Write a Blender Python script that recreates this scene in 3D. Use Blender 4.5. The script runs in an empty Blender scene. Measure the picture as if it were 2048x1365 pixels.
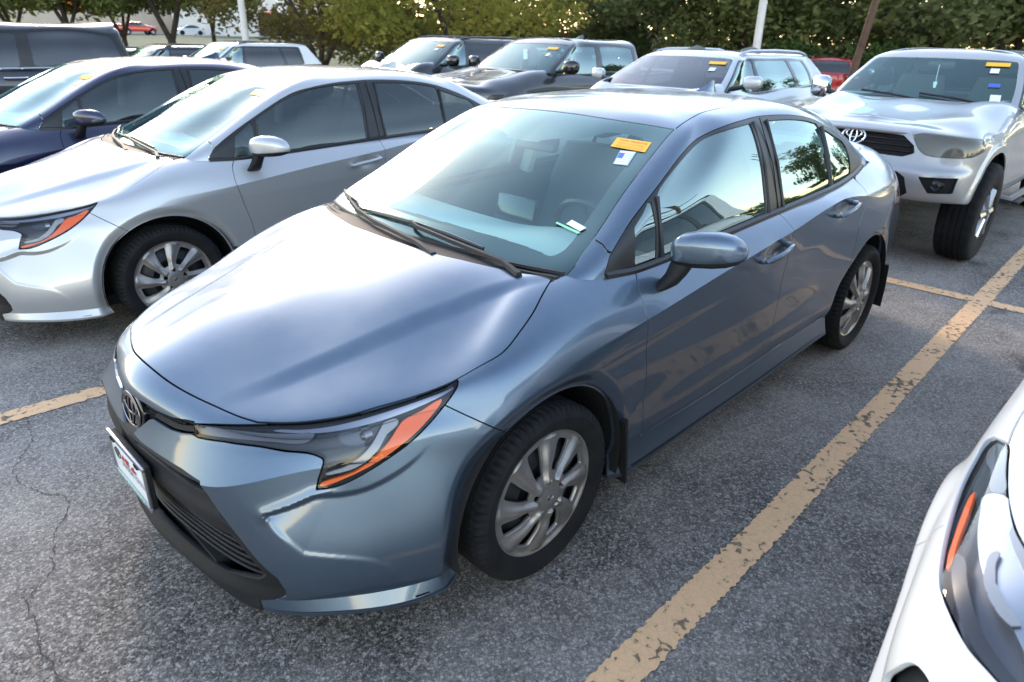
import numpy as np
import bpy, bmesh, math, random, time
from mathutils import Vector, Matrix
T0 = time.time()
random.seed(7); RNG = np.random.default_rng(7)
SC = bpy.context.scene
COL = SC.collection
# ---------------------------------------------------------------- camera (24 mm lens at eye height, looking down at the car)
cd = bpy.data.cameras.new('camera'); cam = bpy.data.objects.new('camera', cd); COL.objects.link(cam)
cd.lens = 24.0; cd.sensor_width = 36.0; cd.clip_start = 0.05; cd.clip_end = 1500
CP = Vector((1.4023, 2.0546, 1.6954)); YAW, PITCH, ROLL = 3.9178, -0.4218, 0.0187
fw = Vector((math.cos(PITCH)*math.cos(YAW), math.cos(PITCH)*math.sin(YAW), math.sin(PITCH)))
rt = fw.cross(Vector((0, 0, 1))).normalized(); up = rt.cross(fw)
r2 = math.cos(ROLL)*rt + math.sin(ROLL)*up; u2 = -math.sin(ROLL)*rt + math.cos(ROLL)*up
cam.matrix_world = Matrix(((r2.x, u2.x, -fw.x, CP.x), (r2.y, u2.y, -fw.y, CP.y), (r2.z, u2.z, -fw.z, CP.z), (0, 0, 0, 1)))
cd.dof.use_dof = True; cd.dof.focus_distance = 2.5; cd.dof.aperture_fstop = 4.0
SC.camera = cam
# ---------------------------------------------------------------- sky and sun: clear evening, sun just above the trees on the left
SUN_AZ = math.radians(-110.0); SUN_EL = math.radians(24.0)
wd = bpy.data.worlds.new('World'); SC.world = wd; wd.use_nodes = True
nt = wd.node_tree; nt.nodes.clear()
sky = nt.nodes.new('ShaderNodeTexSky'); sky.sky_type = 'NISHITA'; sky.sun_disc = False
sky.sun_elevation = SUN_EL; sky.sun_rotation = math.pi/2 - SUN_AZ
sky.air_density = 1.0; sky.dust_density = 0.3; sky.ozone_density = 1.2; sky.altitude = 200
bg = nt.nodes.new('ShaderNodeBackground'); bg.inputs['Strength'].default_value = 0.15
wo = nt.nodes.new('ShaderNodeOutputWorld')
wb = nt.nodes.new('ShaderNodeMix'); wb.data_type = 'RGBA'; wb.blend_type = 'MULTIPLY'; wb.inputs[0].default_value = 1.0; wb.inputs[7].default_value = (1.22, 1.0, .845, 1)   # camera white balance for open shade
nt.links.new(sky.outputs[0], wb.inputs[6]); nt.links.new(wb.outputs[2], bg.inputs['Color']); nt.links.new(bg.outputs[0], wo.inputs['Surface'])
sd = bpy.data.lights.new('sun', 'SUN'); sd.energy = 0.5; sd.angle = math.radians(12); sd.color = (1.0, .82, .62)
sun = bpy.data.objects.new('sun', sd); COL.objects.link(sun)
sdir = Vector((math.cos(SUN_EL)*math.cos(SUN_AZ), math.cos(SUN_EL)*math.sin(SUN_AZ), math.sin(SUN_EL)))
sun.rotation_euler = sdir.to_track_quat('Z', 'Y').to_euler()
vs = SC.view_settings; vs.view_transform = 'Standard'; vs.look = 'None'; vs.exposure = 2.25; vs.gamma = 1.0; vs.use_curve_mapping = False
SC.cycles.max_bounces = 10; SC.cycles.transparent_max_bounces = 24; SC.cycles.glossy_bounces = 4; SC.cycles.diffuse_bounces = 3
SC.cycles.caustics_reflective = False; SC.cycles.caustics_refractive = False
# ---------------------------------------------------------------- numeric core: splines, lofted patches, cutting
def nat_spline(t, P, tq):
    """natural cubic spline through P (n,d) at knots t, evaluated at tq"""
    t = np.asarray(t, float); P = np.asarray(P, float); n = len(t)
    if n == 2:
        w = ((tq - t[0]) / (t[1] - t[0]))[:, None]; return P[0] * (1 - w) + P[1] * w
    h = np.diff(t); A = np.zeros((n, n)); B = np.zeros_like(P); A[0, 0] = A[-1, -1] = 1
    for i in range(1, n - 1):
        A[i, i - 1] = h[i - 1]; A[i, i] = 2 * (h[i - 1] + h[i]); A[i, i + 1] = h[i]
        B[i] = 6 * ((P[i + 1] - P[i]) / h[i] - (P[i] - P[i - 1]) / h[i - 1])
    M = np.linalg.solve(A, B)
    k = np.clip(np.searchsorted(t, tq, side='right') - 1, 0, n - 2)
    hk = h[k][:, None]; a = (t[k + 1] - tq)[:, None]; b = (tq - t[k])[:, None]
    return (M[k] * a**3 + M[k + 1] * b**3) / (6 * hk) + (P[k] / hk - M[k] * hk / 6) * a + (P[k + 1] / hk - M[k + 1] * hk / 6) * b

def sym_spline(t, P, tq, mirror_lo, mirror_hi):
    """spline through P, mirrored in y at the ends so that the plan outline crosses y=0 squarely"""
    t = np.asarray(t, float); P = np.asarray(P, float)
    if mirror_lo:
        m = P[1:3][::-1] * [1, -1, 1]; t = np.concatenate([2 * t[0] - t[1:3][::-1], t]); P = np.vstack([m, P])
    if mirror_hi:
        m = P[-3:-1][::-1] * [1, -1, 1]; t = np.concatenate([t, 2 * t[-1] - t[-3:-1][::-1]]); P = np.vstack([P, m])
    return nat_spline(t, P, tq)

class Patch:
    """rails (nr x nc x 3) -> dense grid; u runs along the columns, v along the rails.
    creases: {rail: function of u giving 0..1}; a crease splits the loft there and is blended in by its weight"""
    def __init__(s, rails, creases, ref, nu, vsub, mirror=(True, True), dense=None):
        R = np.array(rails, float); nr, nc, _ = R.shape; s.nr, s.nc = nr, nc
        d = np.linalg.norm(np.diff(R[ref], axis=0), axis=1); tc = np.concatenate([[0], np.cumsum(d)]); s.tc = tc
        uq = np.linspace(0, tc[-1], nu)
        if dense:      # finer columns up to column dense[0]
            t1 = tc[dense[0]]; uq = np.concatenate([np.linspace(0, t1, dense[1], endpoint=False), np.linspace(t1, tc[-1], nu)]); nu = len(uq)
        s.u = np.interp(uq, tc, np.arange(nc))
        D = np.stack([sym_spline(tc, R[i], uq, *mirror) for i in range(nr)])      # nr,nu,3
        spine = np.abs(R[-1][:, 1]).max() < 1e-6
        nsub = [max(1, int(round(k))) for k in vsub]
        def loft(cr):
            cuts = [0] + sorted(cr) + [nr - 1]; rows = []
            for a, b in zip(cuts[:-1], cuts[1:]):
                seg = D[a:b + 1]; L = np.linalg.norm(np.diff(seg, axis=0), axis=2).mean(1); tk = np.concatenate([[0], np.cumsum(L)]); flat = seg.reshape(b - a + 1, -1)
                q = np.concatenate([np.linspace(tk[i], tk[i + 1], nsub[a + i], endpoint=False) for i in range(b - a)] + [[tk[-1]]])
                if b == nr - 1 and spine:
                    f2 = np.vstack([flat, (seg[:-1][::-1] * [1, -1, 1]).reshape(b - a, -1)]); t2 = np.concatenate([tk, 2 * tk[-1] - tk[:-1][::-1]]); out = nat_spline(t2, f2, q)
                else: out = nat_spline(tk, flat, q)
                rows.append(out.reshape(len(q), nu, 3)[(1 if a > 0 else 0):])
            return np.concatenate(rows, 0)
        v = np.concatenate([i + np.arange(n) / n for i, n in enumerate(nsub)] + [[nr - 1]])
        hard = [r for r in creases if creases[r] is None]; soft = [r for r in creases if creases[r] is not None]
        G0 = loft(hard); G = G0
        if soft:
            G1 = loft(sorted(hard + soft)); W = np.zeros((len(v), nu)); near = np.argmin(np.abs(v[:, None] - np.array(soft)[None]), axis=1)
            for k, r in enumerate(soft): W[near == k] = creases[r](s.u)[None]
            # the weight eases over between neighbouring soft creases
            for _ in range(12): W[1:-1] = (W[:-2] + 2 * W[1:-1] + W[2:]) / 4
            G = G0 * (1 - W[..., None]) + G1 * W[..., None]
        # repeat crease rows so normals can break there
        order = []; s.brk = []
        for j in range(len(v)):
            order.append(j)
            if any(abs(v[j] - r) < 1e-9 for r in creases): s.brk.append(len(order) - 1); order.append(j)
        s.G = G[order].transpose(1, 0, 2); s.v = v[order]; s.creases = creases
    def mesh(s):
        nu, nv, _ = s.G.shape; V = s.G.reshape(-1, 3).copy()
        UV = np.stack(np.meshgrid(s.u, s.v, indexing='ij'), -1).reshape(-1, 2)
        js = np.array([j for j in range(nv - 1) if j not in s.brk])
        i, j = np.meshgrid(np.arange(nu - 1), js, indexing='ij'); a = (i * nv + j).ravel()
        F = np.concatenate([np.stack([a, a + nv, a + nv + 1], 1), np.stack([a, a + nv + 1, a + 1], 1)])
        return V, F, UV
    def normals(s, V, F):
        """vertex normals; across a crease they meet as far as its weight is low"""
        N = vnormals(V, F); nv = len(s.v); A = N.reshape(-1, nv, 3).copy()
        for j in s.brk:
            w = s.creases[int(round(s.v[j]))]; w = np.ones(len(s.u)) if w is None else w(s.u); w = w[:, None]
            m = A[:, j] + A[:, j + 1]; m /= np.linalg.norm(m, axis=1, keepdims=True)
            for q in (j, j + 1): A[:, q] = A[:, q] * w + m * (1 - w)
        A /= np.maximum(np.linalg.norm(A, axis=2, keepdims=True), 1e-9); return A.reshape(-1, 3)

def vnormals(V, F):
    n = np.cross(V[F[:, 1]] - V[F[:, 0]], V[F[:, 2]] - V[F[:, 0]]); N = np.zeros_like(V)
    for k in range(3): np.add.at(N, F[:, k], n)
    return N / np.maximum(np.linalg.norm(N, axis=1, keepdims=True), 1e-12)

def split(V, F, A, f):
    """split triangles where scalar f (per vertex) changes sign. A: extra attributes (n,k). Returns V,F,A,f with zero crossings as vertices"""
    f = np.where(np.abs(f) < 1e-9, 1e-9, f); s = f[F] > 0; mixed = s.any(1) & ~s.all(1)
    if not mixed.any(): return V, F, A, f
    T = F[mixed]; sT = s[mixed]
    # rotate so vertex 0 is the odd one out
    odd = np.where(sT.sum(1) == 1, sT.argmax(1), (~sT).argmax(1))
    r = np.arange(len(T)); a = T[r, odd]; b = T[r, (odd + 1) % 3]; c = T[r, (odd + 2) % 3]
    E = np.concatenate([np.stack([a, b], 1), np.stack([a, c], 1)]); Es = np.sort(E, 1)
    U, inv = np.unique(Es, axis=0, return_inverse=True); inv = inv.ravel()
    t = (f[U[:, 0]] / (f[U[:, 0]] - f[U[:, 1]]))[:, None]
    nV = V[U[:, 0]] * (1 - t) + V[U[:, 1]] * t; nA = A[U[:, 0]] * (1 - t) + A[U[:, 1]] * t
    n0 = len(V); ab = inv[:len(T)] + n0; ac = inv[len(T):] + n0
    F2 = np.concatenate([F[~mixed], np.stack([a, ab, ac], 1), np.stack([ab, b, c], 1), np.stack([ab, c, ac], 1)])
    return np.vstack([V, nV]), F2, np.vstack([A, nA]), np.concatenate([f, np.zeros(len(U))])

def face_side(F, f): return f[F].sum(1) > 0

def inside(poly, P):
    poly = np.asarray(poly, float); x, y = P[:, 0], P[:, 1]; c = np.zeros(len(P), bool); n = len(poly)
    for i in range(n):
        x1, y1 = poly[i]; x2, y2 = poly[(i + 1) % n]
        if y1 == y2: continue
        m = ((y1 > y) != (y2 > y)) & (x < (x2 - x1) * (y - y1) / (y2 - y1) + x1); c ^= m
    return c

def seg_dist(V, L, closed=False, R=.12):
    """distance from points V to polyline L (any dimension), only exact within R of its box"""
    L = np.asarray(L, float); d = np.full(len(V), R)
    m = np.all((V > L.min(0) - R) & (V < L.max(0) + R), axis=1); idx = np.where(m)[0]; Q = V[idx]; dd = np.full(len(Q), R)
    n = len(L)
    for i in range(n if closed else n - 1):
        a, b = L[i], L[(i + 1) % n]; ab = b - a; l2 = ab @ ab
        if l2 < 1e-14: continue
        t = np.clip(((Q - a) @ ab) / l2, 0, 1); dd = np.minimum(dd, np.linalg.norm(Q - a - t[:, None] * ab, axis=1))
    d[idx] = dd; return d

def smooth_line(P, n=8, closed=False, sharp=()):
    """Catmull-Rom through P, corners listed in sharp stay sharp"""
    P = np.asarray(P, float); N = len(P); out = []
    rng = range(N if closed else N - 1)
    for i in rng:
        a, b = P[i], P[(i + 1) % N]
        p0 = P[i - 1] if (i > 0 or closed) and i not in sharp else a - (b - a)
        j = (i + 1) % N; p3 = P[(i + 2) % N] if (i + 2 < N or closed) and j not in sharp else b + (b - a)
        # centripetal-ish tangents limited by the chord
        c = np.linalg.norm(b - a); m1 = (b - p0); m2 = (p3 - a)
        m1 = m1 / max(np.linalg.norm(m1), 1e-12) * c; m2 = m2 / max(np.linalg.norm(m2), 1e-12) * c
        for k in range(n):
            t = k / n; out.append((2*t**3-3*t**2+1)*a + (t**3-2*t**2+t)*m1 + (-2*t**3+3*t**2)*b + (t**3-t**2)*m2)
    if not closed: out.append(P[-1])
    return np.array(out)
# ---------------------------------------------------------------- mesh and object helpers
def mesh_np(name, V, F, N=None, smooth=True):
    me = bpy.data.meshes.new(name); V = np.asarray(V, np.float32); F = np.asarray(F, np.int32)
    used = np.unique(F); rm = np.full(len(V), -1, np.int32); rm[used] = np.arange(len(used)); V = V[used]; F = rm[F]
    k = F.shape[1]
    me.vertices.add(len(V)); me.vertices.foreach_set('co', V.ravel())
    me.loops.add(F.size); me.loops.foreach_set('vertex_index', F.ravel())
    me.polygons.add(len(F)); me.polygons.foreach_set('loop_start', np.arange(0, F.size, k, dtype=np.int32)); me.polygons.foreach_set('loop_total', np.full(len(F), k, np.int32))
    me.update(calc_edges=True); me.validate()
    me.polygons.foreach_set('use_smooth', np.full(len(me.polygons), smooth))
    if N is not None and len(me.polygons) == len(F):
        me.normals_split_custom_set_from_vertices(np.asarray(N)[used].astype(float).tolist())
    return me

def put(name, me, mat=None, parent=None, loc=None, rot=None):
    o = bpy.data.objects.new(name, me); COL.objects.link(o)
    if mat is not None:
        if not me.materials: me.materials.append(mat)
        if me.materials[0] is not mat:
            o.material_slots[0].link = 'OBJECT'; o.material_slots[0].material = mat
    if parent is not None: o.parent = parent
    if loc is not None: o.location = loc
    if rot is not None: o.rotation_euler = rot
    return o

def empty(name, loc=(0, 0, 0), rz=0, label=None, cat=None, group=None):
    o = bpy.data.objects.new(name, None); COL.objects.link(o); o.empty_display_size = .2
    o.location = loc; o.rotation_euler = (0, 0, rz); tag(o, label, cat, group); return o

def tag(o, label=None, cat=None, group=None, kind=None):
    if label: o['label'] = label
    if cat: o['category'] = cat
    if group: o['group'] = group
    if kind: o['kind'] = kind
    return o

class MB:
    """collects quads/tris into one mesh"""
    def __init__(s): s.v = []; s.f = []
    def add(s, vs, fs):
        n = len(s.v); s.v += [tuple(map(float, v)) for v in vs]; s.f += [tuple(i + n for i in f) for f in fs]; return s
    def box(s, c, d, rz=0, bev=0, rx=0, ry=0):
        bm = bmesh.new(); bmesh.ops.create_cube(bm, size=1)
        for v in bm.verts: v.co = Vector((v.co.x*d[0], v.co.y*d[1], v.co.z*d[2]))
        if bev: bmesh.ops.bevel(bm, geom=bm.edges[:], offset=bev, segments=2, affect='EDGES', profile=.6)
        M = Matrix.Translation(c) @ Matrix.Rotation(rz, 4, 'Z') @ Matrix.Rotation(ry, 4, 'Y') @ Matrix.Rotation(rx, 4, 'X')
        bm.verts.index_update(); s.add([M @ v.co for v in bm.verts], [[v.index for v in f.verts] for f in bm.faces]); bm.free(); return s
    def loft(s, rings, closed=True, cap0=False, cap1=False):
        n = len(rings[0]); vs = [p for r in rings for p in r]; fs = []
        for i in range(len(rings) - 1):
            for j in range(n if closed else n - 1):
                k = (j + 1) % n; fs.append((i*n + j, i*n + k, (i + 1)*n + k, (i + 1)*n + j))
        if cap0: fs.append(tuple(range(n))[::-1])
        if cap1: fs.append(tuple((len(rings) - 1)*n + j for j in range(n)))
        return s.add(vs, fs)
    def tube(s, pts, r, n=8, caps=True, flat=1.0):
        pts = [Vector(p) for p in pts]; rings = []; rr = r if hasattr(r, '__len__') else [r]*len(pts)
        prev = None
        for i, p in enumerate(pts):
            d = (pts[min(i + 1, len(pts) - 1)] - pts[max(i - 1, 0)]).normalized()
            a = d.cross(Vector((0, 0, 1)))
            if a.length < .05: a = d.cross(Vector((1, 0, 0)))
            a.normalize()
            if prev is not None and a.dot(prev) < 0: a = -a
            prev = a; b = a.cross(d)
            rings.append([p + rr[i]*(math.cos(t)*a + math.sin(t)*b*flat) for t in [2*math.pi*k/n for k in range(n)]])
        return s.loft(rings, True, caps, caps)
    def lathe(s, prof, n=32, axis='y', c=(0, 0, 0), closed=False):
        """prof: (r, h) pairs turned about an axis through c"""
        rings = []
        for r, h in prof:
            ring = []
            for k in range(n):
                t = 2*math.pi*k/n; a, b = r*math.cos(t), r*math.sin(t)
                ring.append({'y': (c[0] + a, c[1] + h, c[2] + b), 'z': (c[0] + a, c[1] + b, c[2] + h), 'x': (c[0] + h, c[1] + a, c[2] + b)}[axis])
            rings.append(ring)
        if closed: rings.append(rings[0])
        return s.loft(rings)
    def mesh(s, name, smooth=True, angle=40):
        me = bpy.data.meshes.new(name); me.from_pydata(s.v, [], s.f); me.validate(); me.update()
        bm = bmesh.new(); bm.from_mesh(me); bmesh.ops.recalc_face_normals(bm, faces=bm.faces[:])
        if smooth:
            for f in bm.faces: f.smooth = True
            ca = math.radians(angle)
            for e in bm.edges:
                if len(e.link_faces) != 2 or e.calc_face_angle(0) > ca: e.smooth = False
        bm.to_mesh(me); bm.free(); return me
    def obj(s, name, mat, parent=None, smooth=True, angle=40): return put(name, s.mesh(name, smooth, angle), mat, parent)

def skirt(V, F, N, d):
    """fold the open edges of a skin inwards so that panels show an edge"""
    E = np.concatenate([F[:, [0, 1]], F[:, [1, 2]], F[:, [2, 0]]]); Es = np.sort(E, 1)
    key = Es[:, 0].astype(np.int64) * len(V) + Es[:, 1]; _, first, cnt = np.unique(key, return_index=True, return_counts=True)
    B = E[first[cnt == 1]]
    B = B[~((np.abs(V[B[:, 0], 1]) < 1e-4) & (np.abs(V[B[:, 1], 1]) < 1e-4))]
    if not len(B): return V, F, N
    n0 = len(V); top = np.concatenate([V[B[:, 0]], V[B[:, 1]]]); nn = np.concatenate([N[B[:, 0]], N[B[:, 1]]])
    low = top - nn * d; m = len(B)
    t = V[B[:, 1]] - V[B[:, 0]]; sn = np.cross(t, N[B[:, 0]]); sn /= np.maximum(np.linalg.norm(sn, axis=1, keepdims=True), 1e-12)
    sn2 = np.concatenate([sn, sn])
    V2 = np.vstack([V, top, low]); N2 = np.vstack([N, sn2 * .6 + nn * .4, sn2])
    i = np.arange(m); a, b, c, e = n0 + i, n0 + m + i, n0 + 2*m + i, n0 + 3*m + i
    return V2, np.vstack([F, np.stack([b, a, c], 1), np.stack([b, c, e], 1)]), N2

def mirror(V, F, N): 
    M = np.array([1, -1, 1.]); return V * M, F[:, ::-1], N * M

def both(V, F, N):
    V2, F2, N2 = mirror(V, F, N); return np.vstack([V, V2]), np.vstack([F, F2 + len(V)]), np.vstack([N, N2])

def text_np(s, size, bold=0, extrude=0):
    """flat lettering as triangles in the xy plane, centred"""
    cu = bpy.data.curves.new('t', 'FONT'); cu.body = s; cu.size = size; cu.align_x = 'CENTER'; cu.align_y = 'CENTER'; cu.offset = bold; cu.resolution_u = 3
    o = bpy.data.objects.new('t', cu); COL.objects.link(o); dg = bpy.context.evaluated_depsgraph_get()
    me = bpy.data.meshes.new_from_object(o.evaluated_get(dg)); me.calc_loop_triangles()
    V = np.array([v.co[:] for v in me.vertices]); F = np.array([t.vertices[:] for t in me.loop_triangles])
    bpy.data.objects.remove(o); bpy.data.curves.remove(cu); bpy.data.meshes.remove(me); return V, F

# ---------------------------------------------------------------- materials
def nodes(name):
    m = bpy.data.materials.new(name); m.use_nodes = True; t = m.node_tree; b = t.nodes['Principled BSDF']; return m, t, b
def mat(name, col, rough=.5, metal=0, coat=0, spec=.5, bump=0, bscale=200, vary=0, vscale=8, emit=None, coatr=.03):
    m, t, b = nodes(name); b.inputs['Base Color'].default_value = (*col, 1); b.inputs['Roughness'].default_value = rough; b.inputs['Metallic'].default_value = metal
    b.inputs['Coat Weight'].default_value = coat; b.inputs['Coat Roughness'].default_value = coatr; b.inputs['Specular IOR Level'].default_value = spec
    if emit: b.inputs['Emission Color'].default_value = (*emit[0], 1); b.inputs['Emission Strength'].default_value = emit[1]
    if bump or vary:
        tc = t.nodes.new('ShaderNodeTexCoord')
        if vary:
            n = t.nodes.new('ShaderNodeTexNoise'); n.inputs['Scale'].default_value = vscale; n.inputs['Detail'].default_value = 6
            r = t.nodes.new('ShaderNodeMapRange'); r.inputs['From Min'].default_value = .3; r.inputs['From Max'].default_value = .7; r.inputs['To Min'].default_value = 1 - vary; r.inputs['To Max'].default_value = 1 + vary
            mx = t.nodes.new('ShaderNodeMix'); mx.data_type = 'RGBA'; mx.blend_type = 'MULTIPLY'; mx.inputs[0].default_value = 1; mx.inputs[6].default_value = (*col, 1)
            t.links.new(tc.outputs['Object'], n.inputs['Vector']); t.links.new(n.outputs[0], r.inputs[0]); t.links.new(r.outputs[0], mx.inputs[7]); t.links.new(mx.outputs[2], b.inputs['Base Color'])
        if bump:
            n = t.nodes.new('ShaderNodeTexNoise'); n.inputs['Scale'].default_value = bscale; n.inputs['Detail'].default_value = 3
            bp = t.nodes.new('ShaderNodeBump'); bp.inputs['Strength'].default_value = bump; bp.inputs['Distance'].default_value = .002
            t.links.new(tc.outputs['Object'], n.inputs['Vector']); t.links.new(n.outputs[0], bp.inputs['Height']); t.links.new(bp.outputs[0], b.inputs['Normal'])
    return m
def paint(name, col, metal=.6, rough=.38, dust=.10, dustcol=(.34, .31, .27), flake=.12, coat=1.0, cr0=.03):
    """metallic lacquer under clear coat, with a thin uneven film of dust and small specks"""
    m, t, b = nodes(name); L = t.links
    b.inputs['Metallic'].default_value = metal; b.inputs['Coat Weight'].default_value = coat; b.inputs['Coat IOR'].default_value = 1.55
    tc = t.nodes.new('ShaderNodeTexCoord')
    fl = t.nodes.new('ShaderNodeTexNoise'); fl.inputs['Scale'].default_value = 900; fl.inputs['Detail'].default_value = 2; L.new(tc.outputs['Object'], fl.inputs['Vector'])
    fr = t.nodes.new('ShaderNodeMapRange'); fr.inputs['From Min'].default_value = .25; fr.inputs['From Max'].default_value = .75; fr.inputs['To Min'].default_value = 1 - flake; fr.inputs['To Max'].default_value = 1 + flake; L.new(fl.outputs[0], fr.inputs[0])
    mx = t.nodes.new('ShaderNodeMix'); mx.data_type = 'RGBA'; mx.blend_type = 'MULTIPLY'; mx.inputs[0].default_value = 1; mx.inputs[6].default_value = (*col, 1); L.new(fr.outputs[0], mx.inputs[7])
    du = t.nodes.new('ShaderNodeTexNoise'); du.inputs['Scale'].default_value = 5; du.inputs['Detail'].default_value = 9; du.inputs['Roughness'].default_value = .62; L.new(tc.outputs['Object'], du.inputs['Vector'])
    dr = t.nodes.new('ShaderNodeMapRange'); dr.inputs['From Min'].default_value = .38; dr.inputs['From Max'].default_value = .72; dr.inputs['To Min'].default_value = dust*.25; dr.inputs['To Max'].default_value = dust; L.new(du.outputs[0], dr.inputs[0])
    # dust settles on what lies flat; its thinning paints shade into the flanks
    ge = t.nodes.new('ShaderNodeNewGeometry'); sz = t.nodes.new('ShaderNodeSeparateXYZ'); L.new(ge.outputs['Normal'], sz.inputs[0]); up_ = t.nodes.new('ShaderNodeMapRange'); up_.inputs['From Min'].default_value = .15; up_.inputs['From Max'].default_value = .85; up_.inputs['To Min'].default_value = .12; L.new(sz.outputs[2], up_.inputs[0]); dm_ = t.nodes.new('ShaderNodeMath'); dm_.operation = 'MULTIPLY'; L.new(dr.outputs[0], dm_.inputs[0]); L.new(up_.outputs[0], dm_.inputs[1])
    sp = t.nodes.new('ShaderNodeTexVoronoi'); sp.inputs['Scale'].default_value = 38; sp.inputs['Randomness'].default_value = 1; L.new(tc.outputs['Object'], sp.inputs['Vector'])
    sr = t.nodes.new('ShaderNodeMapRange'); sr.inputs['From Min'].default_value = .035; sr.inputs['From Max'].default_value = .075; sr.inputs['To Min'].default_value = .35; sr.inputs['To Max'].default_value = 0; L.new(sp.outputs['Distance'], sr.inputs[0])
    sg = t.nodes.new('ShaderNodeTexNoise'); sg.inputs['Scale'].default_value = 3; L.new(tc.outputs['Object'], sg.inputs['Vector'])
    sg2 = t.nodes.new('ShaderNodeMapRange'); sg2.inputs['From Min'].default_value = .55; sg2.inputs['From Max'].default_value = .7; L.new(sg.outputs[0], sg2.inputs[0])
    sm = t.nodes.new('ShaderNodeMath'); sm.operation = 'MULTIPLY'; L.new(sr.outputs[0], sm.inputs[0]); L.new(sg2.outputs[0], sm.inputs[1])
    ad = t.nodes.new('ShaderNodeMath'); ad.operation = 'ADD'; ad.use_clamp = True; L.new(dm_.outputs[0], ad.inputs[0]); L.new(sm.outputs[0], ad.inputs[1])
    m2 = t.nodes.new('ShaderNodeMix'); m2.data_type = 'RGBA'; m2.inputs[7].default_value = (*dustcol, 1); L.new(ad.outputs[0], m2.inputs[0]); L.new(mx.outputs[2], m2.inputs[6]); L.new(m2.outputs[2], b.inputs['Base Color'])
    rr = t.nodes.new('ShaderNodeMapRange'); rr.inputs['From Max'].default_value = .4; rr.inputs['To Min'].default_value = rough; rr.inputs['To Max'].default_value = rough + .3; L.new(ad.outputs[0], rr.inputs[0]); L.new(rr.outputs[0], b.inputs['Roughness'])
    cr = t.nodes.new('ShaderNodeMapRange'); cr.inputs['From Max'].default_value = .35; cr.inputs['To Min'].default_value = cr0; cr.inputs['To Max'].default_value = .28; L.new(ad.outputs[0], cr.inputs[0]); L.new(cr.outputs[0], b.inputs['Coat Roughness'])
    return m
def glass(name, tint=(.75, .85, .82), f0=.06, rough=0.0, pw_=4.0, gloss=(1, 1, 1), film=0.0, filmcol=(.5, .55, .55)):
    """thin pane: mirror-like by angle (Schlick, the same from both sides) over tinted see-through, with a faint diffuse film that adds haze"""
    m = bpy.data.materials.new(name); m.use_nodes = True; t = m.node_tree; t.nodes.clear(); L = t.links
    o = t.nodes.new('ShaderNodeOutputMaterial'); lw = t.nodes.new('ShaderNodeLayerWeight'); lw.inputs['Blend'].default_value = .5
    pw = t.nodes.new('ShaderNodeMath'); pw.operation = 'POWER'; pw.inputs[1].default_value = pw_; L.new(lw.outputs['Facing'], pw.inputs[0]); fr = t.nodes.new('ShaderNodeMapRange'); fr.inputs['To Min'].default_value = f0; fr.inputs['To Max'].default_value = 1.0; L.new(pw.outputs[0], fr.inputs[0])
    tr = t.nodes.new('ShaderNodeBsdfTransparent'); tr.inputs[0].default_value = (*tint, 1); gl = t.nodes.new('ShaderNodeBsdfGlossy'); gl.inputs['Roughness'].default_value = rough; gl.inputs['Color'].default_value = (*gloss, 1)
    df = t.nodes.new('ShaderNodeBsdfDiffuse'); df.inputs[0].default_value = (*filmcol, 1); m0 = t.nodes.new('ShaderNodeMixShader'); m0.inputs[0].default_value = film
    L.new(tr.outputs[0], m0.inputs[1]); L.new(df.outputs[0], m0.inputs[2])
    mx = t.nodes.new('ShaderNodeMixShader'); L.new(fr.outputs[0], mx.inputs[0]); L.new(m0.outputs[0], mx.inputs[1]); L.new(gl.outputs[0], mx.inputs[2]); L.new(mx.outputs[0], o.inputs[0]); return m
M = {}
M['blue'] = paint('grey_blue_paint', (.088, .130, .186), metal=.80, rough=.33, dust=.24, dustcol=(.23, .29, .33), coat=1.0, cr0=.03)
M['silver'] = paint('silver_paint', (.47, .48, .49), metal=.55, rough=.40, dust=.04)
M['navy'] = paint('navy_paint', (.006, .011, .050), metal=.3, rough=.35, dust=.05)
M['white'] = paint('white_paint', (.62, .635, .63), metal=0, rough=.45, dust=.05, flake=.02)
M['black'] = paint('black_paint', (.006, .006, .008), metal=.2, rough=.3, dust=.08)
M['slate'] = paint('slate_paint', (.022, .024, .028), metal=.5, rough=.38, dust=.07)
M['charcoal'] = paint('charcoal_paint', (.018, .019, .021), metal=.35, rough=.35, dust=.08)
M['red'] = paint('red_paint', (.42, .012, .014), metal=.2, rough=.35, dust=.05)
M['truck_silver'] = paint('truck_silver_paint', (.37, .375, .38), metal=.5, rough=.42, dust=.06)
M['pearl'] = paint('pearl_silver_paint', (.48, .50, .515), metal=.45, rough=.42, dust=.05)
M['plastic'] = mat('black_plastic', (.010, .010, .011), .58, spec=.35, bump=.25, bscale=900, vary=.25, vscale=6)
M['trim'] = mat('satin_black_trim', (.012, .012, .013), .38, vary=.2, vscale=5)
M['gloss'] = mat('gloss_black_trim', (.006, .006, .007), .12, coat=.5)
M['dark'] = mat('dark_inner', (.006, .006, .006), .9)
M['rubber'] = mat('tyre_rubber', (.011, .011, .0115), .82, spec=.25, bump=.3, bscale=300, vary=.35, vscale=14)
M['hub'] = mat('hubcap_silver', (.31, .295, .28), .40, metal=.75, vary=.12, vscale=20)
M['steel'] = mat('dark_steel', (.02, .022, .024), .5, metal=.5, vary=.3, vscale=20)
M['darkchrome'] = mat('dark_chrome', (.20, .20, .21), .22, metal=1)
M['chrome'] = mat('chrome', (.75, .75, .76), .08, metal=1)
M['satin'] = mat('satin_chrome', (.45, .46, .47), .3, metal=1)
M['lampblack'] = mat('lamp_housing', (.012, .012, .014), .25)
M['lampgrey'] = mat('lamp_grey', (.10, .10, .11), .3, metal=.3)
M['lampviolet'] = mat('lamp_trim', (.22, .23, .27), .3, metal=.9)
M['lightpipe'] = mat('light_pipe', (.26, .27, .29), .25, spec=.6)
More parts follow.
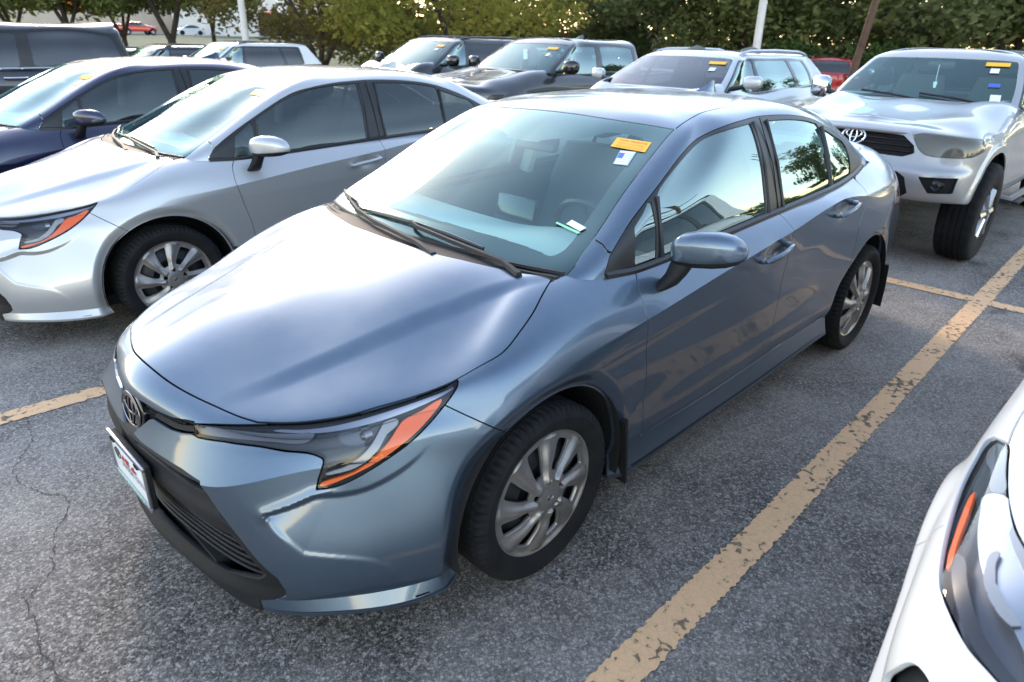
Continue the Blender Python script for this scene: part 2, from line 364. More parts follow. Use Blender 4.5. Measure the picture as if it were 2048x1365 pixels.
M['reflector'] = mat('lamp_reflector', (.07, .072, .078), .22, metal=1)
M['amber'] = mat('amber_marker', (.80, .105, .002), .4, bump=.4, bscale=160)
M['redlens'] = mat('red_lens', (.50, .008, .01), .12, coat=1, bump=.3, bscale=120)
M['lens'] = glass('lamp_lens', (.96, .97, .98), .03, film=.004)
M['hazelens'] = glass('hazed_lens', (.86, .83, .72), .05, film=.16, filmcol=(.62, .58, .46))
M['screen'] = glass('windscreen_glass', (.78, 1.0, .96), .085, pw_=4.4, gloss=(.76, 1, .99), film=.014, filmcol=(.45, .66, .66))  # faint cyan film and gloss colour paint in a pale sky sheen
M['window'] = glass('side_glass', (.38, .52, .48), .26, gloss=(.80, 1.0, .99))  # gloss colour paints the mirrored sky cyan
M['window2'] = glass('smoked_side_glass', (.16, .19, .19), .09, gloss=(.9, 1.0, .98), film=.03, filmcol=(.2, .22, .22))
M['tint'] = glass('tinted_glass', (.10, .115, .12), .08, film=.10, filmcol=(.06, .07, .075))
M['tintscreen'] = glass('tinted_screen', (.42, .47, .50), .06, film=.03, filmcol=(.3, .34, .38))
M['frit'] = mat('screen_frit', (.008, .008, .009), .3)
M['seat'] = mat('seat_cloth', (.11, .115, .12), .9, bump=.4, bscale=500)
M['dash'] = mat('dashboard', (.45, .48, .48), .75, bump=.3, bscale=700)
M['lining'] = mat('headlining', (.30, .30, .28), .9)
M['plate'] = mat('plate_white', (.80, .81, .82), .35)
M['ink'] = mat('ink_black', (.01, .01, .012), .5)
M['inkred'] = mat('ink_red', (.5, .02, .02), .5)
M['yellow'] = mat('yellow_sticker', (.85, .45, .02), .5)
M['paper'] = mat('white_sticker', (.75, .77, .78), .5)
M['inkblue'] = mat('ink_blue', (.05, .12, .45), .5)
M['green'] = mat('green_sticker', (.25, .65, .40), .5)
# compact sedan body: rails from sill to spine, columns from nose round to tail (x forward, y left, z up, front axle at x=0)
SX = [0., -.42, -.95, -1.55, -2.2, -2.7, -3.1]   # side columns 5..11 share an x
def side(vals, first): return [(x, y, z) for x, (y, z) in zip(SX, vals)]
LOW = [
 # r0 tuck
 [(.80,0,.17),(.78,.25,.17),(.72,.42,.17),(.58,.58,.17),(.42,.70,.175),(.2,.72,.18)] + side([(.72,.18),(.74,.19),(.74,.19),(.74,.195),(.74,.20),(.72,.21),(.70,.22)],0) + [(-3.36,.58,.24),(-3.48,.3,.25),(-3.52,0,.25)],
 # r1 sill bottom / lip
 [(.925,0,.168),(.905,.235,.168),(.864,.476,.170),(.697,.692,.172),(.458,.826,.174),(.2,.845,.18)] + side([(.845,.18),(.863,.190),(.863,.193),(.863,.200),(.860,.215),(.855,.225),(.80,.23)],0) + [(-3.46,.67,.25),(-3.60,.36,.26),(-3.63,0,.26)],
 # r2 sill top / lip top
 [(.945,0,.215),(.925,.24,.215),(.868,.474,.217),(.686,.678,.22),(.440,.815,.225),(.2,.858,.23)] + side([(.858,.235),(.836,.282),(.836,.29),(.836,.305),(.838,.32),(.86,.30),(.82,.29)],0) + [(-3.47,.69,.31),(-3.62,.37,.32),(-3.65,0,.32)],
 # r3
 [(.938,0,.30),(.918,.24,.30),(.872,.480,.30),(.704,.694,.30),(.43,.842,.31),(.2,.87,.31)] + side([(.868,.31),(.851,.325),(.851,.335),(.851,.345),(.854,.36),(.868,.36),(.83,.36)],0) + [(-3.48,.70,.38),(-3.63,.38,.39),(-3.66,0,.39)],
 # r4
 [(.947,0,.46),(.930,.235,.46),(.886,.468,.465),(.706,.672,.49),(.41,.838,.47),(.2,.878,.47)] + side([(.880,.47),(.853,.46),(.850,.47),(.850,.48),(.857,.49),(.880,.49),(.838,.50)],0) + [(-3.49,.705,.50),(-3.645,.38,.50),(-3.68,0,.50)],
 # r5 beak crease at the front, mid door at the side
 [(.962,0,.570),(.944,.23,.576),(.897,.44,.585),(.678,.650,.645),(.398,.800,.61),(.2,.884,.59)] + side([(.889,.60),(.864,.61),(.861,.62),(.861,.63),(.869,.62),(.889,.61),(.842,.62)],0) + [(-3.49,.71,.62),(-3.645,.38,.62),(-3.685,0,.62)],
 # r6
 [(.932,0,.66),(.902,.23,.664),(.838,.445,.672),(.640,.652,.685),(.393,.778,.69),(.2,.876,.675)] + side([(.890,.70),(.878,.74),(.876,.765),(.875,.79),(.878,.79),(.886,.73),(.838,.76)],0) + [(-3.475,.70,.75),(-3.625,.38,.76),(-3.66,0,.76)],
 # r7 shoulder crease / grille top
 [(.925,0,.730),(.884,.23,.720),(.812,.43,.717),(.618,.646,.716),(.388,.752,.745),(.2,.852,.755)] + side([(.884,.785),(.887,.825),(.888,.885),(.887,.945),(.874,.99),(.868,.92),(.815,.90)],0) + [(-3.45,.67,.88),(-3.60,.37,.90),(-3.64,0,.90)],
 # r8
 [(.902,0,.760),(.862,.23,.745),(.785,.43,.735),(.600,.640,.738),(.386,.738,.776),(.2,.820,.818)] + side([(.846,.876),(.845,.899),(.846,.936),(.844,.976),(.832,1.009),(.81,.995),(.765,.985)],0) + [(-3.42,.63,.98),(-3.57,.35,1.0),(-3.61,0,1.0)],
 # r9 hood edge / belt
 [(.873,0,.780),(.835,.22,.762),(.755,.43,.747),(.580,.630,.758),(.385,.717,.790),(.205,.770,.843)] + side([(.757,.928),(.788,.960),(.793,.978),(.791,1.000),(.779,1.021),(.724,1.045),(.66,1.058)],0) + [(-3.36,.57,1.06),(-3.52,.33,1.075),(-3.56,0,1.08)],
 # r10 hood ridge
 [(.76,0,.822),(.72,.20,.806),(.63,.36,.795),(.47,.53,.808),(.29,.605,.838),(.13,.64,.885),(-.03,.62,.955),(-.38,.62,.975),(-.95,.62,.99),(-1.55,.62,1.0),(-2.2,.62,1.02),(-2.65,.58,1.05),(-3.02,.50,1.075),(-3.28,.42,1.085),(-3.44,.25,1.095),(-3.48,0,1.10)],
 # r11 hood mid
 [(.60,0,.868),(.57,.14,.862),(.50,.25,.855),(.37,.36,.872),(.22,.40,.910),(.08,.42,.947),(-.04,.42,.980),(-.36,.42,.985),(-.95,.42,.99),(-1.55,.42,1.0),(-2.2,.42,1.02),(-2.6,.40,1.05),(-2.98,.32,1.085),(-3.2,.24,1.097),(-3.34,.14,1.105),(-3.38,0,1.105)],
 # r12 spine
 [(.45,0,.902),(.42,0,.908),(.36,0,.919),(.28,0,.933),(.17,0,.953),(.06,0,.972),(-.05,0,.988),(-.34,0,.99),(-.95,0,.99),(-1.55,0,1.0),(-2.2,0,1.02),(-2.55,0,1.05),(-2.95,0,1.092),(-3.1,0,1.10),(-3.2,0,1.105),(-3.28,0,1.108)],
]
def ramp(a, b): return lambda u: np.clip((np.asarray(u) - a) / (b - a), 0, 1)
LOW_CREASE = {1: None, 2: None, 5: lambda u: np.clip((3.3 - u) / .35, 0, 1), 7: lambda u: np.clip((u - 6.0) / 1.2, 0, 1) * np.clip((11.0 - u) / 1.0, 0, 1)}
LOW_SUB = [4, 6, 7, 12, 11, 10, 10, 8, 8, 12, 14, 24]
# greenhouse: rails from belt to roof spine, columns from windscreen centre round to rear window centre
TOP = [
 # b0 belt (tucked slightly under)
 [(-.085,0,.975),(-.115,.35,.972),(-.175,.63,.965),(-.225,.728,.965),(-.40,.775,.955),(-.95,.792,.965),(-1.55,.790,.985),(-2.1,.778,1.005),(-2.75,.715,1.03),(-3.06,.60,1.05),(-3.14,.35,1.07),(-3.17,0,1.075)],
 [(-.10,0,.988),(-.13,.35,.985),(-.19,.63,.980),(-.245,.728,.985),(-.42,.772,.975),(-.95,.787,.990),(-1.55,.785,1.010),(-2.1,.773,1.030),(-2.74,.708,1.052),(-3.03,.595,1.068),(-3.11,.35,1.083),(-3.14,0,1.088)],
 [(-.31,0,1.10),(-.345,.325,1.098),(-.40,.59,1.087),(-.44,.694,1.093),(-.56,.748,1.07),(-1.0,.764,1.085),(-1.555,.758,1.10),(-2.08,.746,1.115),(-2.67,.685,1.118),(-2.92,.575,1.125),(-2.99,.34,1.143),(-3.01,0,1.15)],
 [(-.53,0,1.21),(-.56,.31,1.207),(-.605,.55,1.193),(-.64,.655,1.20),(-.74,.714,1.175),(-1.08,.730,1.19),(-1.56,.722,1.20),(-2.06,.709,1.208),(-2.58,.655,1.19),(-2.78,.555,1.195),(-2.85,.33,1.213),(-2.87,0,1.22)],
 [(-.79,0,1.325),(-.81,.28,1.322),(-.84,.505,1.308),(-.865,.608,1.312),(-.96,.655,1.295),(-1.22,.664,1.325),(-1.575,.648,1.335),(-2.03,.637,1.332),(-2.44,.605,1.29),(-2.58,.53,1.285),(-2.63,.32,1.303),(-2.65,0,1.31)],
 # b5 roof edge
 [(-.97,0,1.398),(-.985,.27,1.394),(-1.01,.475,1.384),(-1.03,.560,1.378),(-1.11,.582,1.384),(-1.30,.587,1.397),(-1.59,.582,1.401),(-2.01,.570,1.394),(-2.33,.548,1.352),(-2.43,.505,1.349),(-2.46,.31,1.364),(-2.47,0,1.372)],
 [(-1.12,0,1.426),(-1.13,.20,1.424),(-1.15,.34,1.419),(-1.17,.40,1.417),(-1.22,.42,1.421),(-1.36,.43,1.429),(-1.6,.43,1.434),(-1.98,.42,1.427),(-2.24,.40,1.399),(-2.30,.36,1.396),(-2.32,.2,1.403),(-2.33,0,1.406)],
 [(-1.28,0,1.441),(-1.29,0,1.442),(-1.30,0,1.442),(-1.31,0,1.443),(-1.34,0,1.444),(-1.42,0,1.447),(-1.6,0,1.449),(-1.9,0,1.445),(-2.12,0,1.429),(-2.16,0,1.425),(-2.18,0,1.423),(-2.19,0,1.422)],
]
TOP_CREASE = {}
TOP_SUB = [3, 12, 12, 14, 10, 12, 20]
FE = {
 'hood': [[0.8657,0.0393,0.7819],[0.8562,0.1349,0.7716],[0.8334,0.2384,0.7586],[0.7999,0.3518,0.7476],[0.7779,0.4178,0.7417],[0.7545,0.4701,0.7376],[0.7057,0.5285,0.7414],[0.6573,0.5757,0.7466],[0.5796,0.6327,0.757],[0.4952,0.6723,0.7706],[0.4088,0.7109,0.7843],[0.3273,0.7424,0.8026],[0.2932,0.7531,0.8122],[0.2338,0.7682,0.8316],[0.1517,0.7892,0.8603],[0.0736,0.7782,0.8957],[-0.0079,0.7566,0.9305],[-0.085,0.7233,0.96],[-0.1651,0.6878,0.9797],[-0.1225,0.5656,0.9773],[-0.0718,0.4216,0.9845],[-0.0327,0.2526,0.987],[-0.0306,0.1538,0.987]],
 'lamp': [[0.8757,0.3115,0.6834],[0.863,0.3166,0.7108],[0.828,0.3837,0.7227],[0.753,0.4823,0.7339],[0.6601,0.5799,0.7431],[0.5821,0.6372,0.7536],[0.4997,0.6778,0.7666],[0.4128,0.7162,0.7807],[0.3316,0.748,0.7995],[0.2965,0.7541,0.8108],[0.2972,0.7619,0.8083],[0.3112,0.7707,0.7953],[0.3493,0.7678,0.7588],[0.4033,0.7605,0.7144],[0.4666,0.7484,0.6726],[0.5246,0.7317,0.6427],[0.5797,0.7129,0.6176],[0.6314,0.6909,0.5965],[0.6634,0.6739,0.5891],[0.7003,0.6501,0.5891],[0.6909,0.6495,0.6155],[0.678,0.6502,0.6443],[0.6691,0.6456,0.6636],[0.6773,0.6339,0.6737],[0.6976,0.612,0.6827],[0.7351,0.5739,0.687],[0.7802,0.5142,0.694],[0.8333,0.4264,0.6916],[0.8689,0.3411,0.6808]],
 'drl': [[0.6762,0.6569,0.623],[0.6232,0.684,0.6372],[0.5836,0.698,0.658],[0.5492,0.7021,0.6876],[0.5212,0.7,0.7175],[0.5042,0.6996,0.7338],[0.4714,0.7165,0.7319],[0.5116,0.7132,0.7022],[0.5418,0.7146,0.6685],[0.5776,0.7064,0.6419],[0.616,0.6911,0.6264],[0.6693,0.6619,0.62]],
 'amber': [[0.6916,0.654,0.5964],[0.6859,0.6559,0.6033],[0.6111,0.6957,0.6198],[0.5564,0.7145,0.6491],[0.5149,0.722,0.6817],[0.471,0.7214,0.7232],[0.4537,0.7238,0.7343],[0.4087,0.7392,0.7486],[0.3554,0.7578,0.7722],[0.3625,0.7601,0.7586],[0.4036,0.7554,0.7231],[0.4639,0.7457,0.6833],[0.5302,0.7275,0.6476],[0.5882,0.7069,0.6231],[0.6355,0.6857,0.6068],[0.674,0.6654,0.5957]],
 'chrome': [[0.7365,0.5135,0.7298],[0.6867,0.5679,0.7321],[0.6323,0.6147,0.7371],[0.572,0.6534,0.7459],[0.5058,0.6854,0.757],[0.4177,0.7221,0.773],[0.3407,0.7528,0.7927],[0.3124,0.7578,0.8036],[0.3377,0.7607,0.7861],[0.4051,0.7354,0.7607],[0.4846,0.7045,0.7429],[0.5458,0.6773,0.7349],[0.6086,0.6419,0.7287],[0.6648,0.5985,0.7255],[0.7148,0.5457,0.7265]],
 'turn': [[0.8699,0.3209,0.6917],[0.8599,0.3306,0.7083],[0.8093,0.4252,0.7212],[0.7506,0.509,0.7232],[0.6961,0.5689,0.7247],[0.6654,0.5993,0.7245],[0.6808,0.6022,0.71],[0.6939,0.5961,0.7045],[0.7177,0.5746,0.7037],[0.7605,0.524,0.7068],[0.8193,0.4407,0.7027],[0.8662,0.3378,0.689]],
 'fscrew': [[0.6167,0.6436,0.7201],[0.582,0.6652,0.7214],[0.5413,0.6881,0.7207],[0.5591,0.6922,0.696],[0.5847,0.684,0.6864],[0.6153,0.6607,0.6955]],
 'bumperseam': [[0.3558,0.764,0.7587],[0.3123,0.8059,0.7256],[0.2617,0.848,0.689],[0.216,0.8746,0.6543],[0.1905,0.8842,0.635]],
 'black': [[0.9262,0.0526,0.7078],[0.9193,0.101,0.7083],[0.9082,0.1581,0.703],[0.8902,0.2302,0.7037],[0.8701,0.2896,0.7131],[0.8616,0.3131,0.7151],[0.8722,0.3218,0.6852],[0.8892,0.2716,0.6739],[0.9012,0.2255,0.6679],[0.9097,0.18,0.6687],[0.9181,0.1313,0.6692],[0.9213,0.1197,0.6639],[0.9366,0.0792,0.6298],[0.9521,0.0382,0.594],[0.9508,0.0975,0.5886],[0.9435,0.1704,0.5905],[0.9306,0.2673,0.593],[0.9211,0.3246,0.5939],[0.9068,0.4031,0.588],[0.9024,0.4279,0.5566],[0.8884,0.4635,0.4996],[0.868,0.5114,0.4369],[0.8453,0.5542,0.3689],[0.8168,0.5916,0.317],[0.8031,0.5968,0.2716],[0.8008,0.5885,0.2421],[0.8149,0.5637,0.2211],[0.8463,0.5176,0.208]],
 'fang': [[0.8185,0.571,0.5238],[0.8088,0.5916,0.4784],[0.7841,0.6239,0.4363],[0.761,0.6496,0.4023],[0.7187,0.6844,0.3903],[0.6443,0.7385,0.3691],[0.6028,0.7655,0.3497],[0.5638,0.7851,0.3125],[0.5072,0.7921,0.2368],[0.4736,0.8131,0.1974],[0.4413,0.8178,0.2152],[0.3755,0.8528,0.4563],[0.3542,0.7753,0.7374],[0.4139,0.7741,0.6716],[0.4845,0.7577,0.6198],[0.5793,0.7243,0.5801],[0.646,0.6898,0.5691],[0.7044,0.652,0.5713],[0.739,0.6314,0.5576],[0.78,0.6036,0.5405]],
 'doorfront': [[-0.4811,0.79,0.9611],[-0.4549,0.8235,0.9291],[-0.4439,0.8523,0.8876],[-0.4507,0.8589,0.8769],[-0.4398,0.8812,0.8374],[-0.4678,0.8745,0.7294],[-0.5184,0.855,0.5492],[-0.5348,0.8519,0.3738],[-0.5638,0.8367,0.2792],[-0.5743,0.8449,0.2545]],
 'doorbottom': [[-0.5612,0.8377,0.2762],[-0.5743,0.8449,0.2545],[-0.6747,0.8476,0.2475],[-1.0822,0.847,0.2532],[-1.617,0.8455,0.2673],[-2.0225,0.8437,0.2751],[-2.1309,0.8463,0.2714]],
 'doormid': [[-1.5715,0.7843,1.002],[-1.5441,0.8052,0.9956],[-1.4992,0.8779,0.9473],[-1.5604,0.876,0.7992],[-1.5929,0.8618,0.6454],[-1.6153,0.8499,0.5041],[-1.5827,0.8525,0.4141],[-1.6486,0.8377,0.2973],[-1.6243,0.8458,0.2664]],
 'doorrear': [[-2.5404,0.7419,1.0386],[-2.4445,0.8123,1.0108],[-2.3553,0.8835,0.8291],[-2.3636,0.883,0.7392],[-2.3576,0.8762,0.5847],[-2.3332,0.8638,0.3987],[-2.2921,0.8436,0.3157],[-2.1306,0.8475,0.2661]],
 'dlo': [[-0.3354,0.7629,0.9887],[-0.3421,0.7679,0.9729],[-0.4935,0.7782,0.959],[-1.457,0.7877,0.9987],[-1.5718,0.7854,1.0078],[-1.8758,0.7824,1.0114],[-2.1752,0.7709,1.0242],[-2.5556,0.7351,1.0438],[-2.7159,0.7063,1.0649],[-2.7506,0.6882,1.0903],[-2.6471,0.6651,1.1548],[-2.4646,0.6416,1.2421],[-2.2488,0.6224,1.3165],[-2.1086,0.6159,1.3482],[-1.915,0.6107,1.3724],[-1.7401,0.6061,1.3826],[-1.5964,0.605,1.386],[-1.5094,0.6099,1.3841],[-1.305,0.6249,1.3742],[-1.1492,0.6224,1.3524],[-0.9692,0.6438,1.3152],[-0.7005,0.6943,1.2002],[-0.513,0.7256,1.1016],[-0.3894,0.7488,1.036]],
 'ws': [[-0.2283,0.7004,0.9887],[-0.2573,0.7022,1.0066],[-0.3624,0.6795,1.0622],[-0.5435,0.6378,1.1541],[-0.7633,0.6002,1.2689],[-1.0014,0.5583,1.3705],[-0.9855,0.4546,1.3777],[-0.9695,0.3439,1.383],[-0.9587,0.2239,1.3878],[-0.9553,0.0912,1.3918]],
 'ditch': [[-1.0098,0.5594,1.3727],[-1.1102,0.5455,1.3957],[-1.355,0.5126,1.4193],[-1.6866,0.5045,1.424],[-2.0623,0.4853,1.4118]],
 'pseam': [[-0.3846,0.6845,1.0712],[-0.3847,0.7149,1.0621],[-0.3916,0.7473,1.0386]],
 'gfront': [[-0.6926,0.7068,1.1809],[-0.7225,0.697,1.2026],[-0.8555,0.6744,1.2586],[-1.0072,0.6452,1.3116],[-1.1493,0.6297,1.3452],[-1.2834,0.639,1.3602],[-1.4898,0.6284,1.367],[-1.4328,0.7214,1.2066],[-1.4413,0.7865,1.0049],[-1.1177,0.7904,0.9841],[-0.87,0.79,0.9666],[-0.65,0.7849,0.9573]],
 'gvent': [[-0.5324,0.7343,1.0953],[-0.5951,0.7221,1.1315],[-0.6476,0.715,1.1566],[-0.6134,0.7826,0.9604],[-0.5573,0.7796,0.9631],[-0.5029,0.7766,0.9667]],
 'grear': [[-1.6516,0.624,1.3656],[-1.8257,0.626,1.3585],[-2.0024,0.6282,1.3461],[-2.1365,0.6324,1.325],[-2.1786,0.6419,1.3063],[-2.1504,0.7122,1.1896],[-2.1513,0.7693,1.0368],[-1.877,0.7809,1.0191],[-1.6357,0.7843,1.0117],[-1.6081,0.7263,1.1883]],
 'gquarter': [[-2.2332,0.6419,1.2967],[-2.3778,0.6571,1.2439],[-2.5197,0.6734,1.1797],[-2.4405,0.7436,1.0568],[-2.302,0.7569,1.0512],[-2.1899,0.7667,1.0402],[-2.172,0.7188,1.1713]],
}
# ---------------------------------------------------------------- compact sedan: skins cut into panels
class Skin:
    def __init__(s, V, F, A): s.V, s.F, s.A = V, F, A
    def split(s, f):
        s.V, s.F, s.A, fv = split(s.V, s.F, s.A, f); return face_side(s.F, fv)
    def take(s, m): return Skin(s.V, s.F[m], s.A)
    def cen(s): return s.V[s.F].mean(1), s.A[s.F].mean(1)
    @property
    def N(s): n = s.A[:, 2:5]; return n / np.maximum(np.linalg.norm(n, axis=1, keepdims=True), 1e-9)
    def off(s, d): return Skin(s.V + s.N * d, s.F, s.A)
def sd(V, P3, pr, mask, closed=True, poly=None):
    """signed distance to a closed outline, measured in the projection pr so that its zero line is clean"""
    L = pr(np.asarray(P3, float)); Q = pr(V); d = seg_dist(Q, L, closed); ins = np.zeros(len(V), bool); ins[mask] = inside(L, Q[mask])
    return np.where(ins, -d, np.where(mask, d, .12))
XY = lambda P: P[:, :2]
YZ = lambda P: P[:, 1:]
XZ = lambda P: P[:, [0, 2]]
WZ = lambda P: np.stack([.72 * (P[:, 1] - P[:, 0]), P[:, 2]], 1)
def sstep(x): x = np.clip(x, 0, 1); return x * x * (3 - 2 * x)
def carve(S, P3, pr, mask, g):
    """cut polygon out of S with a gap of 2g: returns (inner skin, outer skin)"""
    f = sd(S.V, P3, pr, mask(S)); s1 = S.split(f + g); inn = S.take(~s1); out = S.take(s1)
    f = sd(out.V, P3, pr, mask(out)); s2 = out.split(f - g); return inn, out.take(s2)
def gapline(S, P3, g, pr=None, far=(6., 0.)):
    """open shut line: split along it, then drop what lies closer than g"""
    pr = pr or XZ; L = pr(np.asarray(P3)); big = np.vstack([L, L[-1] + far, L[0] + far])
    far3 = seg_dist(S.V, P3, R=.10) > .09; d = np.where(far3, .06, np.minimum(seg_dist(pr(S.V), L, R=.06), .06)); ins = np.zeros(len(S.V), bool); m = d < .059; ins[m] = inside(big, pr(S.V[m])); S.split(np.where(ins, -d, d))
    far3 = seg_dist(S.V, P3, R=.10) > .09; return S.take(S.split(np.where(far3, .06, np.minimum(seg_dist(pr(S.V), L, R=.06), .06)) - g))

def sedan_skins(res=1.0):
    low = Patch(LOW, LOW_CREASE, 7, int(420 * res), [k * q * res for k, q in zip(LOW_SUB, (2, 2, 2.6, 2.8, 2.8, 2.6, 2, 2, 2, 2, 2, 2))], dense=(5, 250)); V, F, UV = low.mesh(); N = low.normals(V, F)
    # --- relief: scoop behind the bumper fang, arch lips, handle cups, hood flutes
    fg = np.array(FE['fang']); loop = smooth_line(fg, 6, True, sharp=(0, 3, 9, 10, 12)); hi = smooth_line(np.vstack([fg[13:], fg[:1]]), 6); lo_ = smooth_line(fg[:10], 6, sharp=(3,)); m = (V[:, 0] > .3) & (UV[:, 1] < 8)
    f = sd(V, loop, WZ, m); dt, db = seg_dist(WZ(V), WZ(hi), R=.4), seg_dist(WZ(V), WZ(lo_), R=.4); g = db / (dt + db + 1e-6); fade = sstep((V[:, 0] - .40) / .32) * sstep((V[:, 2] - .235) / .03)
    V = V - N * (np.where(f < 0, (.0025 * (1 - g) + .022 * g) * (sstep(-f / .016) * g + sstep(-f / .009) * (1 - g)) * fade, 0))[:, None] + N * (np.where((f >= 0) & m, .006 * np.exp(-(dt / .020)**2) * sstep((V[:, 0] - .62) / .1), 0))[:, None]
    hr_ = np.array([(-.30, .72), (-.129, .649), (.049, .559), (.205, .502), (.44, .442), (.64, .389), (.80, .33)]); yr = np.interp(-V[:, 0], -hr_[::-1, 0][::-1], hr_[:, 1]) if False else np.interp(V[:, 0], hr_[:, 0], hr_[:, 1])
    V[:, 2] += np.where((UV[:, 1] > 8.5) & (V[:, 0] > -.3), .011 * sstep((yr - V[:, 1]) / .07 + .5) * sstep((V[:, 0] + .30) / .2) * sstep((.86 - V[:, 0]) / .35), 0)
    for cx, cz, lim in ((0, .315, .062), (-2.7, .315, .05)):
        r = np.hypot(V[:, 0] - cx, V[:, 2] - cz); k = sstep((.383 + lim - r) / lim) * (V[:, 1] > .5); V[:, 1] -= .026 * k
    for hx, hz in ((-1.37, .875), (-2.10, .945)):
        q = ((V[:, 0] - hx) / .075) ** 2 + ((V[:, 2] - hz) / .045) ** 2; V[:, 1] -= np.where(V[:, 1] > .6, .016 * np.exp(-q * 1.2), 0)
    N = low.normals(V, F); c = np.abs(V[:, 1]) < 1e-6; N[c, 1] = 0; N /= np.linalg.norm(N, axis=1, keepdims=True)
    S = Skin(V, F, np.hstack([UV, N]))
    inner = Patch(LOW, LOW_CREASE, 7, 150, [max(1, k * .5) for k in LOW_SUB])
    # wheel arches
    f = np.full(len(S.V), 1.)
    for cx in (0, -2.7):
        r = np.hypot(S.V[:, 0] - cx, S.V[:, 2] - .315) - .383; f = np.where((np.abs(S.V[:, 0] - cx) < .6) & (S.V[:, 1] > .45), np.minimum(f, r), f)
    S = S.take(S.split(f))
    c, a = S.cen(); S = S.take(~((a[:, 1] > 9.02) & (c[:, 0] < -.37) & (c[:, 0] > -2.93)))
    P = {}
    blk = np.array(FE['black']); blk = np.vstack([[.930, -.05, .706], blk, [.86, .535, .12], [.93, .3, .12], [.95, -.05, .12]])
    P['fascia'], S = carve(S, smooth_line(blk, 4, True, sharp=range(len(blk))), YZ, lambda s: (s.V[:, 0] > .55) & (s.A[:, 1] < 8), .0015)
    lp = smooth_line(np.array(FE['lamp']), 5, True, sharp=(0, 1, 9, 10, 19, 27, 28))
    P['lamp'], S = carve(S, lp, WZ, lambda s: (s.V[:, 0] > .25) & (s.A[:, 1] < 9.6), .0022)
    hd = np.array(FE['hood']); hd = np.vstack([[.8665, -.05, .782], hd[:5], hd[5:], [-.030, -.06, .987]])
    hl = smooth_line(hd, 5, True, sharp=(0, 6, 19, len(hd) - 1))
    P['hood'], S = carve(S, hl, XY, lambda s: (s.A[:, 1] > 6.5) & (s.V[:, 0] > -.25), .0026)
    # windscreen cowl between hood and glass
    c, a = S.cen(); m = (a[:, 1] > 8.9) & (c[:, 0] < .05) & (c[:, 0] > -.5) & (c[:, 1] < .698); P['cowl'] = S.take(m); S = S.take(~m)
    bs = np.array(FE['bumperseam']); S = gapline(S, bs, .0020, XZ, (0., 3.))
    df, dm, dr = (np.array(FE[k]) for k in ('doorfront', 'doormid', 'doorrear'))
    df = np.delete(df[:8], 3, 0); dm[:7, 0] = [-1.545, -1.533, -1.522, -1.530, -1.550, -1.572, -1.580]; df = np.vstack([df, [-.545, .842, .315], [-.565, .842, .296]]); dm[-2:] = [[-1.585, .846, .35], [-1.595, .842, .305]]
    dr = dr[:6]; dr = np.vstack([dr, [-2.29, .85, .345], [-2.19, .842, .322]])
    db = np.array([[-.555, .842, .300], [-.60, .842, .295], [-1.08, .842, .300], [-1.6, .842, .312], [-2.02, .842, .320], [-2.2, .843, .323]])
    lines = {k: smooth_line(v, 6) for k, v in (('f', df), ('m', dm), ('r', dr), ('b', db))}
    for k in 'fmrb': S = gapline(S, lines[k], .0021, XZ, (0., 3.) if k == 'b' else (6., 0.))
    c, a = S.cen(); X, Y, Z = c.T
    def xl(L): o = np.argsort(L[:, 2]); return np.interp(Z, L[o, 2], L[o, 0])
    o = np.argsort(lines['b'][:, 0]); zb = np.interp(X, lines['b'][o, 0], lines['b'][o, 2])
    XF, XM, XR = xl(lines['f']), xl(lines['m']), xl(lines['r']); above = Z > zb
    side_ = (a[:, 1] < 9.5)
    fd = side_ & above & (X < XF) & (X > XM) & (X > -2); rd = side_ & above & (X <= XM) & (X > XR)
    bo = np.argsort(bs[:, 0]); zs = np.interp(X, bs[bo, 0], bs[bo, 2])
    fb = (X > .355) | ((X > .15) & (Z < zs) & (X > .16)); fe_ = ~fb & ~fd & (X > -.6) & ~((X <= XF) & ~above) & ~((~above) & (X < -.45))
    tr = (a[:, 1] > 8.6) & (X < -2.9); rb = (X < -3.12) & (Z < .80) & ~tr
    P['front_door'] = S.take(fd); P['rear_door'] = S.take(rd); P['bumper'] = S.take(fb & ~fd); P['fender'] = S.take(fe_ & ~fb)
    rest = ~(fd | rd | fb | fe_); tl = rest & ~tr & (X < -3.10) & (Z > .80) & (Z < .975)
    P['trunk'] = S.take(rest & tr); P['rear_bumper'] = S.take(rest & rb & ~tl); P['taillamp'] = S.take(tl)
    rk = rest & ~tr & ~rb & ~tl & (Z < .34) & (X > -2.25); P['rocker'] = S.take(rk); P['quarter'] = S.take(rest & ~tr & ~rb & ~tl & ~rk)
    # --- greenhouse
    top = Patch(TOP, TOP_CREASE, 1, int(420 * res), [k * 1.8 * res for k in TOP_SUB]); V, F, UV = top.mesh(); N = vnormals(V, F); c = np.abs(V[:, 1]) < 1e-6; N[c, 1] = 0; N /= np.linalg.norm(N, axis=1, keepdims=True)
    S = Skin(V, F, np.hstack([UV, N])); P['top_all'] = S
    ws = np.array(FE['ws']); ws = np.vstack([[-.08, -.1, .90], [-.18, .66, .90], [-.215, .70, .955], ws, [-.955, -.1, 1.3925]])
    P['screen'], S = carve(S, smooth_line(ws, 4, True, sharp=(0, 1, 2, 3, 8, len(ws) - 1)), YZ, lambda s: (s.A[:, 0] < 3.3), .0015)
    dl = np.array(FE['dlo']); dl = dl[dl[:, 0].argsort()] if False else dl
    lowr = np.array([[-.338, .765, .980], [-.350, .768, .955], [-.50, .78, .935], [-1.5, .79, .955], [-2.2, .775, .98], [-2.60, .73, 1.030], [-2.70, .71, 1.050]])
    upr = np.array(FE['dlo']); upr = upr[np.where(upr[:, 2] > 1.062)[0]]
    i0 = np.argmin(np.abs(upr[:, 0] + 2.7159)); upr = upr[i0:]
